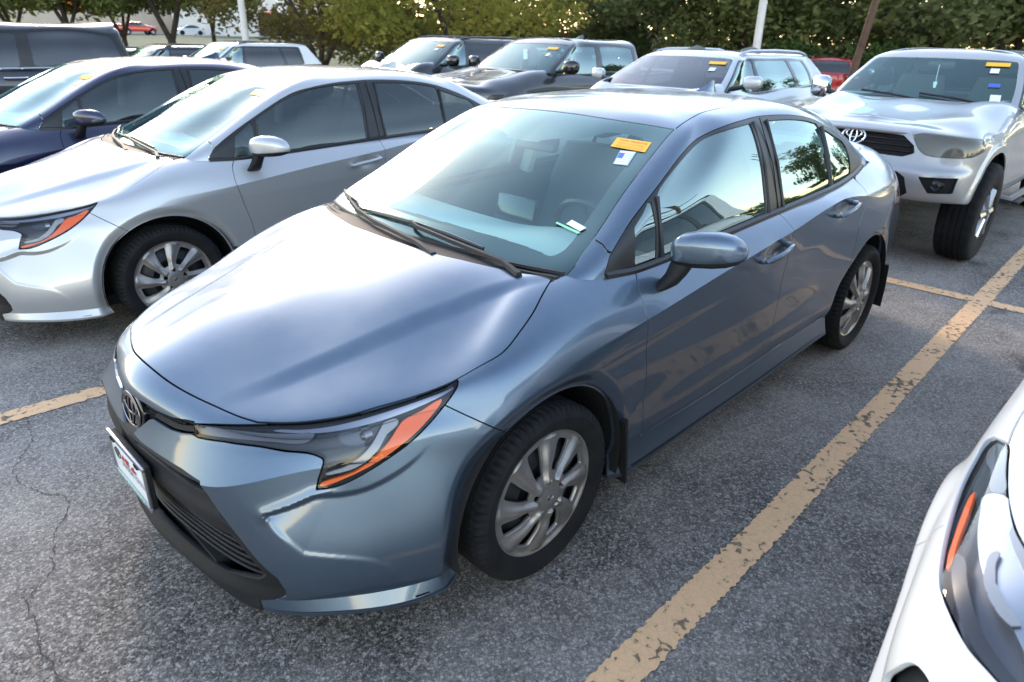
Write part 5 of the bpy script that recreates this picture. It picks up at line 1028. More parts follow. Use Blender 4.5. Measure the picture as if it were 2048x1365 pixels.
    for cx, cz, r in spec['arches']:
        for s in (1, -1):
            mb = MB(); R_ = r + .012; t_ = np.linspace(.34 if spec.get('pickup') else -.1, math.pi + .2, 18); y1 = spec['w'] - .03; rings = [[(cx + R_*math.cos(t), s*y, cz + R_*math.sin(t)) for t in t_] for y in (y1, y1 - .33)]; mb.loft(rings, closed=False); mb.add(rings[-1], [tuple(range(18))]); K.add('wheel_liner', mb.mesh('wheel_liner'), 'dark')
    # wheels
    R, w, rim = spec['tyre']; tme = tyre_mb(R, w, rim, spec.get('tn', 60), spec.get('knob', False)).mesh('tyre', True, 30); d = MB(); d.lathe([(.03, .0), (.09, -.004), (rim*.55, -.03), (rim*.8, -.04), (rim*.98, -.02), (rim*1.0, .012), (rim*.99, -.12)], 32)
    for k in range(6):
        q = k*math.pi/3; d.tube([(.05*math.cos(q), .004, .05*math.sin(q)), (rim*.96*math.cos(q), -.006, rim*.96*math.sin(q))], [.03, .036], 8)
    dme = d.mesh('rim', True); dme.transform(Matrix.Translation((0, w*.40, 0)))
    for x, y, z in spec['wheelpos']:
        for s in (1, -1):
            def tr(me):
                m = me.copy(); A = Matrix.Translation((x, s*y, z)) @ (Matrix.Identity(4) if s > 0 else Matrix.Rotation(math.pi, 4, 'Z')); m.transform(A); return m
            wi = K.add('wheel', tr(tme), 'rubber'); K.add('rim', tr(dme), spec.get('rimmat', 'hub'), wi)
    # mirrors
    if spec.get('mirror'):
        x, y, z, ax, ay, az, mm = spec['mirror']
        for s in (1, -1):
            mb = MB(); secs = [superring((x - .02*t, s*(y + ay*t), z + .006*t), ax*q, az*q, 20, 3.0) for t, q in ((0, .35), (.06, .8), (.2, .97), (.5, 1), (.8, .93), (.94, .72), (1, .3))]; mb.loft(secs, True, True, True); mi = K.add('mirror', mb.mesh('mirror'), mm)
            mb = MB(); mb.tube([(x + .03, s*(y - .12), z - .07), (x + .01, s*(y - .02), z - .05), (x, s*(y + .04), z - .02)], [.03, .026, .03], 8); K.add('mirror_arm', mb.mesh('mirror_arm'), 'trim', mi)
    if spec.get('rails_roof'):
        x0, x1, y, z = spec['rails_roof']
        for s in (1, -1):
            mb = MB(); mb.tube([(x0 + .10, s*y, z - .03), (x0, s*y, z + .012), (x0 - .2, s*y, z + .035), ((x0 + x1)/2, s*y, z + .045), (x1 + .2, s*y, z + .035), (x1, s*y, z + .01), (x1 - .10, s*y, z - .03)], .016, 8); K.add('roof_rail', mb.mesh('roof_rail'), spec.get('railmat', 'gloss'))
    for x, z, ln in spec.get('handles', []):
        for s in (1, -1):
            mb = MB(); w = spec['w'] + .005; mb.tube([(x, s*w, z), (x - ln*.2, s*(w + .035), z), (x - ln*.8, s*(w + .035), z), (x - ln, s*w, z)], .014, 8); K.add('door_handle', mb.mesh('door_handle'), spec.get('handlemat', pk))
    return K
def on_screen(K, y, frac, s=1):
    """point on a windscreen: lateral position and height fraction"""
    ws = K.ws; z0, z1 = ws.V[np.unique(ws.F)][:, 2].min(), ws.V[np.unique(ws.F)][:, 2].max(); z = z0 + (z1 - z0)*frac
    u = np.unique(ws.F); V = ws.V[u]; i = np.argmin((np.abs(V[:, 1] - abs(y)))**2 + (V[:, 2] - z)**2); return V[i], ws.N[u][i]
def sticker(K, name, y, frac, w, h, matk, parent=None, off=.004):
    p, n = on_screen(K, y, frac); sg = 1 if y > 0 else -1; p = Vector((p[0], sg*abs(p[1]), p[2])); n = Vector((n[0], sg*n[1], n[2])); e1 = Vector((0, 0, 1)).cross(n).normalized(); e2 = n.cross(e1); p = p + n*off
    mb = MB(); mb.add([p - e1*w/2 - e2*h/2, p + e1*w/2 - e2*h/2, p + e1*w/2 + e2*h/2, p - e1*w/2 + e2*h/2], [(0, 1, 2, 3)]); return K.add(name, mb.mesh(name, False), matk, parent)
# ---------------------------------------------------------------- vehicles of the row behind and around
def stand(name, x, y, rz, label, cat, wb, group=None):
    """root on the sloping lot: z and pitch from the ground under both axles"""
    xr, yr = x - wb*math.cos(rz), y - wb*math.sin(rz); z0, z1 = float(gz(x, y)), float(gz(xr, yr)); r = empty(name, (x, y, z0), 0, label, cat, group); r.rotation_euler = (0, math.atan2(z1 - z0, wb), rz) ; return r
def pickup_spec(**k):
    s = dict(rails=body_rails([(.28, .872, .53, .985, 1.095, .12), (-.05, .885, .50, 1.01, 1.13, .13), (-.55, .885, .48, 1.06, 1.20, .105), (-1.2, .885, .48, 1.06, 1.19, .095), (-2.2, .885, .48, 1.06, 1.19, .095), (-2.95, .885, .48, 1.06, 1.19, .09), (-3.3, .885, .50, 1.08, 1.20, .06), (-4.4, .875, .55, 1.08, 1.20, .06)],
        (.80, [(.16, .56), (.06, .545), (.01, .62), (.0, .76), (.035, .84), (.10, .99), (.17, 1.068)], .06, .13), (-4.75, [(.1, .5), (.03, .5), (0, .6), (0, .8), (0, .95), (0, 1.1), (.03, 1.2)], .02, .08)),
        arches=[(0, .42, .475), (-3.3, .42, .475)], hood=(.63, -.58), house_rear=-2.95, pickup=True,
        house=house(-.60, 1.215, -1.24, 1.600, 1.665, [(-.98, 1.18, -1.42), (-1.85, 1.18, -1.90), (-2.5, 1.18, -2.50), (-2.85, 1.18, -2.80)], -2.86, 1.60, -2.98, 1.19, .795, .635),
        dlo=(3.12, 7.05, .05, 3.86, .25), windows=[(3.25, 4.92, .12, 3.62, .3), (5.12, 6.55, .12, 3.62, .3)], nfront=2, backglass=(8.3, 13, .3, 3.7, .2), cabin=(-.6, 1.2, -2.9), w=.885, under=.55, tyre=(.405, .275, .215), rimmat='satin', wheelpos=[(0, .80, .405), (-3.3, .80, .405)], mirror=(-.98, .93, 1.27, .07, .20, .11, 'chrome'), handles=[(-1.75, 1.02, .2)], knob=True, tn=84)
    s.update(k); return s
# --- silver lifted pickup facing us
tc_ = lambda s: (s.V[:, 0] > .5) & (s.A[:, 1] < 6.1)
grl = [(.7, -.1, .868), (.7, .40, .868), (.7, .475, .900), (.7, .455, .955), (.7, .36, 1.020), (.7, -.1, 1.028)]
lampT = [(.68, .455, .985), (.68, .425, 1.030), (.66, .50, 1.050), (.6, .74, 1.040), (.5, .835, 1.020), (.46, .875, .985), (.46, .872, .930), (.55, .82, .895), (.63, .66, .888), (.66, .56, .895), (.67, .50, .93)]
fogT = [(.76, .555, .735), (.74, .80, .745), (.74, .790, .625), (.75, .64, .615)]
intk = [(.79, -.1, .545), (.78, .44, .545), (.78, .50, .60), (.78, .46, .72), (.78, .40, .755), (.78, -.1, .755)]
spT = pickup_spec(cuts=[('grille', 'grille', 'plastic', grl, YZ, tc_, ''), ('headlight', 'lamp', 'hazelens', lampT, YZ, lambda s: (s.V[:, 0] > .40) & (s.A[:, 1] < 6.5), 'lamp'), ('fog_recess', 'fog', 'plastic', fogT, YZ, tc_, ''), ('bumper_intake', 'intake', 'plastic', intk, YZ, tc_, '')], inset={'grille': -.03, 'fog_recess': -.04, 'bumper_intake': -.04}, sharp={'grille': range(6), 'fog_recess': range(4), 'bumper_intake': range(6), 'headlight': (0, 1)}, screen='screen', gfront='window', nu=620, fine=2.2)
KT = build_vehicle(spT)
mb = MB()
for z in (.905, .945, .985, 1.022): bar(mb, KT.low, z - .010, z + .010, 0, np.interp(z, [.87, .90, .965, 1.04], [.40, .46, .45, .37]) - .02, .008, .03, 12)
KT.add('grille_bar', mb.mesh('grille_bar'), 'trim'); KT.add('emblem', oval_emblem((.735, 0, .985), .18, tilt=.25).mesh('emblem'), 'chrome')
mb = MB()
mb.tube([(.665, -.40, 1.040), (.715, -.2, 1.046), (.73, 0, 1.048), (.715, .2, 1.046), (.665, .40, 1.040), (.655, .50, .93), (.69, .42, .855), (.75, 0, .845), (.69, -.42, .855), (.655, -.50, .93), (.665, -.40, 1.040)], .020, 8, False); KT.add('grille_surround', mb.mesh('grille_surround'), 'paint')
for s in (1, -1):
    h = KT.lampidx[0 if s > 0 else 1]
    mb = MB(); mb.lathe([(.012, -.02), (.05, -.012), (.072, .02), (.076, .034)], 28, 'x', (.565, s*.655, .965)); KT.add('reflector', mb.mesh('reflector'), 'reflector', h)
    mb = MB(); mb.lathe([(.01, 0), (.012, .018), (.004, .03)], 14, 'x', (.57, s*.655, .965)); KT.add('bulb', mb.mesh('bulb'), 'lightpipe', h)
    mb = MB(); mb.add([(.50, s*.775, .915), (.455, s*.845, .925), (.455, s*.85, .985), (.48, s*.81, .975)], [(0, 1, 2, 3)]); KT.add('amber_marker', mb.mesh('amber_marker', False), 'amber', h)
    mb = MB(); mb.lathe([(.0005, .012), (.03, .010), (.045, .0), (.048, -.03)], 24, 'x', (.735, s*.69, .68)); KT.add('fog_light', mb.mesh('fog_light'), 'lens'); mb = MB(); mb.lathe([(.0005, -.035), (.03, -.02), (.044, .0)], 24, 'x', (.73, s*.69, .68)); KT.add('fog_reflector', mb.mesh('fog_reflector'), 'reflector')
    mb = MB(); mb.tube([(-.52, s*.86, .47), (-.62, s*.95, .44), (-2.75, s*.95, .44), (-2.85, s*.86, .47)], .035, 8); KT.add('side_step', mb.mesh('side_step'), 'trim')
    for x in (-.85, -2.3): mb = MB(); mb.box((x, s*.97, .415), (.34, .12, .02), bev=.006); KT.add('step_pad', mb.mesh('step_pad'), 'plastic')
for y0, y1 in ((.55, .02), (.05, -.5)):
    mb = MB(); mb.tube([(-.60, y0, 1.225), (-.64, (y0 + y1)/2, 1.255), (-.67, y1, 1.275)], .011, 6); KT.add('wiper', mb.mesh('wiper'), 'trim')
mb = MB(); mb.tube([(-1.15, .0, 1.52), (-1.15, 0, 1.42), (-1.15, .004, 1.36)], .003, 6); mb.add([(-1.15, -.018, 1.365), (-1.15, .020, 1.365), (-1.15, .012, 1.31), (-1.15, -.008, 1.31)], [(0, 1, 2, 3)]); KT.add('hanging_ornament', mb.mesh('hanging_ornament'), 'paper')
mb = MB(); mb.box((-1.22, 0, 1.52), (.04, .24, .07), bev=.02); KT.add('rear_view_mirror', mb.mesh('rear_view_mirror'), 'trim')
sticker(KT, 'sticker', .475, .88, .19, .062, 'yellow'); sticker(KT, 'sticker', .48, .72, .07, .075, 'paper'); sticker(KT, 'sticker', .55, .42, .09, .055, 'inkblue'); sticker(KT, 'sticker', .62, .13, .08, .10, 'paper')
KT.place(stand('pickup_truck', -5.36, -.03, 0, 'silver lifted pickup truck facing the camera behind the grey-blue sedan', 'pickup truck', 3.3), {'paint': 'truck_silver'})
# --- pale silver crossover
def suv_spec(**k):
    zb = k.pop('zb', 1.06); rz = k.pop('roof', 1.60); wr = k.pop('wr', .60); x0 = k.pop('x0', -.45); xt = k.pop('xt', -1.15); xr = k.pop('xr', -3.25); xrb = k.pop('xrb', -3.62); zc = k.pop('zc', 1.10)
    s = dict(rails=body_rails([(.28, .875, .24, .83, .935, .13), (-.02, .90, .24, .88, .98, .13), (-.45, .90, .24, .93, zc - .02, .11), (-1.2, .90, .24, .95, zb + .01, .10), (-2.0, .90, .24, .97, zb + .03, .10), (-2.75, .90, .26, .99, zb + .05, .11), (-3.2, .875, .30, .99, zb + .06, .12)],
        (.80, [(.14, .25), (.05, .23), (.01, .33), (.0, .50), (.02, .66), (.06, .80), (.13, .88)], .08, .16), (-3.70, [(.1, .3), (.03, .28), (0, .38), (0, .6), (.02, .78), (.05, .95), (.10, zb + .05)], .05, .14)),
        arches=[(0, .36, .40), (-2.85, .36, .40)], hood=(.66, x0 + .02), house_rear=xrb + .1, house=house(x0, zc, xt, rz - .055, rz, [(x0 - .42, zb + .02, xt - .22), (-1.45, zb + .02, -1.52), (-2.2, zb + .04, -2.15), (-2.85, zb + .06, -2.72), (-3.25, zb + .08, xr + .12)], xr, rz - .07, xrb, zb + .08, .80, wr),
        dlo=(3.15, 7.55, .06, 3.72, .3), windows=[(3.28, 4.92, .14, 3.5, .3), (5.08, 6.45, .14, 3.5, .3), (6.58, 7.40, .2, 3.4, .45)], backglass=(9.3, 14, .4, 3.6, .2), cabin=(x0, zc, -3.2), w=.90, under=.30, tyre=(.36, .235, .23), wheelpos=[(0, .80, .36), (-2.85, .80, .36)], mirror=(x0 - .35, .93, zc + .09, .055, .19, .065, 'paint'), handles=[(-1.20, .86, .2), (-2.2, .88, .2)], rails_roof=(xt - .25, xr + .1, wr*.93, rz - .035), clad=.42)
    s.update(k); return s
KX = build_vehicle(suv_spec(x0=-.45, zc=1.19, zb=1.13, roof=1.585, gfront='window', screen='tintscreen', glass='window', railmat='satin', frame='gloss'))
sticker(KX, 'sticker', .47, .80, .19, .065, 'yellow'); sticker(KX, 'sticker', .49, .62, .07, .075, 'paper')
mb = MB(); mb.box((-1.17, 0, 1.455), (.08, .22, .08), bev=.02); KX.add('rear_view_mirror', mb.mesh('rear_view_mirror'), 'trim')
KX.place(stand('sport_utility_vehicle', -5.05, -2.60, .02, 'pale silver crossover with roof rails between the pickups', 'SUV', 2.85), {'paint': 'pearl'})
# --- dark pickup and black SUV
KB = build_vehicle(pickup_spec(screen='screen', glass='window', mirror=(-.92, .92, 1.30, .07, .22, .095, 'gloss'), tyre=(.39, .265, .22), house=house(-.60, 1.235, -1.30, 1.625, 1.69, [(-.98, 1.20, -1.46), (-1.85, 1.20, -1.90), (-2.6, 1.20, -2.60), (-2.92, 1.20, -2.90)], -2.96, 1.62, -3.08, 1.21, .815, .66), house_rear=-3.02, windows=[(3.25, 4.93, .12, 3.55, .3), (5.12, 6.5, .12, 3.55, .3)], frame='paint', handlemat='gloss', handles=[(-1.75, 1.06, .24)]))
sticker(KB, 'sticker', .45, .80, .19, .065, 'yellow'); sticker(KB, 'sticker', .50, .60, .06, .08, 'paper')
mb = MB(); mb.box((-1.05, 0, 1.45), (.02, .07, .14), bev=.004); KB.add('paper_tag', mb.mesh('paper_tag'), 'paper')
mb = MB(); mb.loft([[(-2.2, -.012, 1.685), (-2.2, .012, 1.685), (-2.38, .02, 1.685), (-2.38, -.02, 1.685)], [(-2.34, -.003, 1.75), (-2.34, .003, 1.75), (-2.40, .004, 1.75), (-2.40, -.004, 1.75)]], True, False, True); KB.add('antenna_fin', mb.mesh('antenna_fin'), 'paint')
KB.place(stand('pickup_truck', -5.65, -5.75, 0, 'charcoal extended-cab pickup between the pale crossover and the black SUV', 'pickup truck', 3.3), {'paint': 'charcoal'})
KS = build_vehicle(suv_spec(x0=-.55, xt=-1.28, zc=1.20, zb=1.14, roof=1.665, wr=.64, xr=-3.3, xrb=-3.6, screen='screen', glass='tint', gfront='window', mirror=(-.92, .93, 1.30, .07, .20, .09, 'gloss'), frame='paint', railmat='gloss'))
sticker(KS, 'sticker', .46, .82, .17, .06, 'yellow'); sticker(KS, 'sticker', .48, .66, .07, .06, 'paper')
KS.place(stand('sport_utility_vehicle', -5.50, -8.15, 0, 'black SUV with roof rails behind the charcoal pickup', 'SUV', 2.85), {'paint': 'black'})
# --- tall dark pickup at the left edge
KF = build_vehicle(pickup_spec(house=house(.62, 1.24, -.05, 1.66, 1.735, [(.22, 1.22, -.25), (-.72, 1.22, -.76), (-1.55, 1.22, -1.55), (-1.95, 1.22, -1.86)], -1.93, 1.66, -2.02, 1.24, .90, .74), rails=body_rails([(1.5, .93, .5, .96, 1.10, .11), (1.05, .96, .45, 1.01, 1.16, .12), (.55, .96, .42, 1.06, 1.22, .085), (-.3, .96, .42, 1.08, 1.22, .07), (-1.2, .96, .42, 1.08, 1.22, .07), (-1.95, .96, .42, 1.08, 1.22, .07), (-2.2, .95, .46, .98, 1.08, .05), (-3.2, .95, .5, .98, 1.08, .05)], (1.95, [(.16, .50), (.06, .48), (.01, .6), (.0, .76), (.03, .9), (.08, 1.0), (.15, 1.08)], .05, .12), (-3.6, [(.1, .5), (.03, .5), (0, .6), (0, .7), (0, .85), (0, 1.0), (.03, 1.08)], .02, .08)), arches=[(1.05, .42, .45), (-2.3, .42, .45)], wheelpos=[(1.05, .85, .40), (-2.3, .85, .40)], hood=(1.7, .64), house_rear=-2.0, cabin=(.62, 1.22, -1.9), w=.96, glass='tint', gfront='tint', handles=[(-.45, 1.12, .24), (-1.3, 1.12, .24)], handlemat='chrome', mirror=(.2, 1.0, 1.28, .07, .24, .13, 'gloss')))
for s in (1, -1):
    mb = MB(); mb.tube([(1.2, s*.93, 1.215), (.2, s*.915, 1.222), (-1.95, s*.915, 1.222)], .012, 6); KF.add('belt_trim', mb.mesh('belt_trim'), 'chrome')
KF.place(stand('pickup_truck', -.05, -9.35, 0, 'tall dark crew-cab pickup with bright belt trim at the left edge', 'pickup truck', 3.3), {'paint': 'slate'})
# --- farther vehicles
KW = build_vehicle(suv_spec(x0=-.50, xt=-1.25, zc=1.16, zb=1.10, roof=1.66, wr=.66, screen='screen', glass='tint', gfront='window', nu=160, frame='gloss'))
sticker(KW, 'sticker', .47, .82, .19, .065, 'yellow')
GR = 'vehicles parked at the far end of the lot'
KW.place(stand('sport_utility_vehicle', -4.9, -15.3, .02, 'white SUV with dark side windows beyond the silver sedan roof', 'SUV', 2.85, GR), {'paint': 'white'})
KW.place(stand('sport_utility_vehicle', -4.2, -17.9, .02, 'black SUV with roof rails just beyond the white SUV', 'SUV', 2.85, GR), {'paint': 'black'})
KW.place(stand('sport_utility_vehicle', -3.6, -20.8, .02, 'grey SUV farthest left in the back row, beside the tall pickup', 'SUV', 2.85, GR), {'paint': 'pearl'})
KW.place(stand('sport_utility_vehicle', -12.6, -12.2, .05, 'white SUV roof seen just left of the black SUV windshield', 'SUV', 2.85, GR), {'paint': 'white'})
KW.place(stand('sport_utility_vehicle', -15.0, -15.4, .05, 'dark red SUV roof low behind the white SUV roofs', 'SUV', 2.85, GR), {'paint': 'red'})
KW.place(stand('sport_utility_vehicle', -15.2, -9.3, .05, 'white SUV showing between the charcoal pickup and the pale crossover', 'SUV', 2.85, GR), {'paint': 'white'})
KR = build_vehicle(pickup_spec(nu=160)); mb = MB(); mb.box((-4.80, 0, .60), (.14, 1.7, .20), bev=.03); KR.add('rear_bumper', mb.mesh('rear_bumper'), 'satin')
for s in (1, -1): mb = MB(); mb.box((-4.73, s*.80, 1.02), (.06, .12, .30), bev=.02); KR.add('taillight', mb.mesh('taillight'), 'redlens')
mb = MB(); mb.box((-4.88, 0, .62), (.01, .30, .15)); KR.add('license_plate', mb.mesh('license_plate'), 'plate')
rr = stand('pickup_truck', -25.5, -8.0, -2.967, 'bright red pickup seen from behind near the trees', 'pickup truck', 3.3); KR.place(rr, {'paint': 'red'})
# --- white crossover whose front corner reaches in at the lower right
spW = suv_spec(mirror=None, nu=620, fine=2.2, x0=-.62, xt=-1.35, zc=1.06, zb=1.02, roof=1.62, glass='tint', clad=.50,
    rails=body_rails([(.36, .885, .26, .84, .925, .14), (0, .915, .26, .87, .965, .15), (-.45, .915, .26, .90, 1.0, .14), (-1.2, .905, .26, .93, 1.03, .10), (-2.0, .905, .26, .95, 1.05, .10), (-2.75, .905, .28, .97, 1.07, .11), (-3.2, .875, .30, .98, 1.08, .12)],
        (.84, [(.15, .25), (.06, .23), (.02, .33), (.0, .48), (.0, .62), (.05, .80), (.17, .885)], .10, .19), (-3.70, [(.1, .3), (.03, .28), (0, .38), (0, .6), (.02, .78), (.05, .95), (.10, 1.07)], .05, .14)))
WHITE_AT = (-.13, 2.80, 0)
lampW = [(-.156, .902, .891), (-.13, .883, .91), (-.088, .86, .924), (.016, .841, .925), (.127, .82, .923), (.207, .799, .923), (.263, .778, .926), (.33, .740, .926), (.45, .66, .905), (.56, .62, .885), (.60, .63, .87), (.565, .69, .87), (.519, .747, .869), (.491, .779, .866), (.439, .819, .866), (.395, .844, .871), (.328, .862, .863), (.213, .881, .867), (.061, .899, .87), (-.068, .905, .879)]
fogW = [(.50, .862, .70), (.514, .850, .765), (.525, .832, .800), (.56, .79, .810), (.64, .68, .79), (.68, .60, .70), (.66, .62, .62), (.58, .78, .62)]
spW['cuts'] = [('headlight', 'lamp', 'lens', lampW, XY, lambda s: (s.V[:, 2] > .835) & (s.V[:, 0] > -.3), 'lamp'), ('fog_recess', 'fog', 'plastic', fogW, WZ, lambda s: (s.V[:, 0] > .3) & (s.A[:, 1] < 6), '')]
spW['inset'] = {'fog_recess': -.03}
spW['lines'] = [([(.213, .890, .862), (.20, .90, .80), (.16, .92, .70)], XZ, (6., 0.)), ([(-.60, .80, 1.0), (-.40, .855, .947), (-.258, .866, .934), (-.167, .865, .928), (-.088, .86, .924)], XY, (0., 3.))]
spW['hood'] = (-9, -99)
KV = build_vehicle(spW)
def inlay_w(pts, off, edge):
    s = Skin(KV.lampskin.V, KV.lampskin.F, KV.lampskin.A); L = smooth_line(np.array(pts, float), 4, True); f = sd(s.V, L, XY, np.ones(len(s.V), bool)); m = s.split(f); return skin_mesh('i', s.take(~m).off(off), edge)
am = inlay_w([(.073, .886, .883), (.182, .878, .875), (.278, .868, .868), (.342, .857, .865), (.336, .851, .869), (.28, .860, .872), (.185, .868, .881), (.076, .880, .887)], -.010, .008)
pod = inlay_w([(.10, .860, .89), (.155, .856, .891), (.254, .838, .89), (.352, .806, .896), (.393, .775, .883), (.455, .72, .884), (.50, .68, .88), (.44, .675, .9), (.30, .755, .925), (.20, .795, .925), (.12, .825, .92)], -.014, .02)
drk = inlay_w([(.30, .858, .88), (.38, .838, .87), (.46, .795, .87), (.52, .735, .87), (.58, .66, .88), (.555, .66, .88), (.50, .725, .88), (.445, .780, .88), (.375, .820, .89), (.31, .842, .89)], -.012, .006)
top_ = inlay_w([(-.14, .893, .9), (-.09, .868, .92), (.016, .849, .925), (.10, .832, .92), (.09, .855, .9), (.0, .873, .9), (-.06, .893, .89)], -.012, .006)
bz = inlay_w([(.22, .79, .925), (.32, .742, .925), (.44, .668, .9), (.47, .668, .9), (.36, .745, .91), (.25, .795, .92)], -.008, .008)
ring_ = inlay_w([(.30, .800, .90), (.34, .806, .90), (.385, .792, .90), (.42, .765, .90), (.435, .735, .90), (.425, .732, .90), (.405, .757, .90), (.375, .780, .90), (.335, .793, .90)], -.006, .004)
for i in (0, 1):
    h = KV.lampidx[i]; KV.add('amber_marker', am[i], 'amber', h); KV.add('lamp_pod', pod[i], 'satin', h); KV.add('lamp_bezel', drk[i], 'lampblack', h); KV.add('chrome_strip', bz[i], 'lightpipe', h); KV.add('lamp_bezel', top_[i], 'lampgrey', h)
    KV.add('light_ring', ring_[i], 'lightpipe', h)
KV.place(empty('sport_utility_vehicle', WHITE_AT, 0, 'white crossover front corner with clear headlight at the lower right edge', 'SUV'), {'paint': 'white'})
# ---------------------------------------------------------------- beyond the lot: bank, street, buildings, trees, poles
def bank(x, y):
    y = np.asarray(y, float); return np.interp(-y, [32, 60, 100, 130], [-.9, .1, .75, .75])
sheet('grass_bank', -160, 90, -100, -32, 40, 24, bank, 'grass')
M['road'] = mat('street', (.16, .155, .15), .9, vary=.15, vscale=1.5)
sheet('street', -260, 140, -118, -100, 4, 3, lambda x, y: .75 + 0*x, 'road')
sheet('far_ground', -500, 400, -600, -118, 6, 6, lambda x, y: .74 + 0*x, 'grass')
M['dirt'] = mat('scrub_ground', (.050, .055, .022), .95, vary=.5, vscale=.8)
sheet('ground', -400, -39.9, -32, 400, 10, 10, lambda x, y: -.92 + 0*x, 'dirt'); sheet('ground', -39.9, 400, 60, 400, 6, 6, lambda x, y: -.02 + 0*x, 'dirt'); sheet('ground', 45, 400, -32, 60, 6, 6, lambda x, y: -.03 + 0*x, 'dirt'); sheet('ground', 60, 400, -60, -32, 4, 4, lambda x, y: -.03 + 0*x, 'dirt')
def leaf_mat(name, c1, c2, trans=.35):
    m = bpy.data.materials.new(name); m.use_nodes = True; t = m.node_tree; t.nodes.clear(); L = t.links; o = t.nodes.new('ShaderNodeOutputMaterial'); g = t.nodes.new('ShaderNodeNewGeometry'); tc = t.nodes.new('ShaderNodeTexCoord')
    n = t.nodes.new('ShaderNodeTexNoise'); n.inputs['Scale'].default_value = .55; n.inputs['Detail'].default_value = 3; L.new(tc.outputs['Object'], n.inputs['Vector'])
    a = t.nodes.new('ShaderNodeMath'); a.operation = 'MULTIPLY_ADD'; L.new(g.outputs['Random Per Island'], a.inputs[0]); a.inputs[1].default_value = .55; r = t.nodes.new('ShaderNodeMapRange'); r.inputs['From Min'].default_value = .35; r.inputs['From Max'].default_value = .65; r.inputs['To Max'].default_value = .55; L.new(n.outputs[0], r.inputs[0]); L.new(r.outputs[0], a.inputs[2])
    mx = t.nodes.new('ShaderNodeMix'); mx.data_type = 'RGBA'; mx.inputs[6].default_value = (*c1, 1); mx.inputs[7].default_value = (*c2, 1); L.new(a.outputs[0], mx.inputs[0])
    d = t.nodes.new('ShaderNodeBsdfDiffuse'); tr = t.nodes.new('ShaderNodeBsdfTranslucent'); L.new(mx.outputs[2], d.inputs[0]); L.new(mx.outputs[2], tr.inputs[0]); s = t.nodes.new('ShaderNodeMixShader'); s.inputs[0].default_value = trans; L.new(d.outputs[0], s.inputs[1]); L.new(tr.outputs[0], s.inputs[2]); L.new(s.outputs[0], o.inputs[0]); return m
M['oak'] = leaf_mat('oak_leaves', (.080, .105, .034), (.25, .26, .095)); M['yellowleaf'] = leaf_mat('yellow_green_leaves', (.11, .135, .028), (.34, .31, .075), .5); M['darkleaf'] = leaf_mat('dark_leaves', (.068, .086, .036), (.20, .215, .090)); M['brownleaf'] = leaf_mat('olive_leaves', (.075, .072, .024), (.20, .165, .058)); M['shrubleaf'] = leaf_mat('shrub_leaves', (.040, .075, .025), (.13, .19, .06))
M['bark'] = mat('bark', (.055, .042, .033), .9, bump=.8, bscale=14, vary=.35, vscale=5)
def leaves(centres, radii, n, size, rnd, squash=.75, droop=0.0):
    """n leaf blades spread through a set of blobs, denser towards their skin"""
    w = radii**2; k = rnd.choice(len(radii), n, p=w/w.sum()); d = rnd.normal(size=(n, 3)); d /= np.linalg.norm(d, axis=1, keepdims=True); r = rnd.random(n)**.45
    P = centres[k] + d * (radii[k]*r)[:, None] * [1, 1, squash]; P[:, 2] -= droop*rnd.random(n)**2
    a = rnd.normal(size=(n, 3)); a[:, 2] *= .6; a /= np.linalg.norm(a, axis=1, keepdims=True); b = np.cross(a, rnd.normal(size=(n, 3))); b /= np.linalg.norm(b, axis=1, keepdims=True); s = (size*(.6 + .8*rnd.random(n)))[:, None]
    V = np.stack([P - a*s, P + b*s*.5, P + a*s, P - b*s*.5], 1).reshape(-1, 3); F = np.arange(4*n).reshape(-1, 4); return V, F
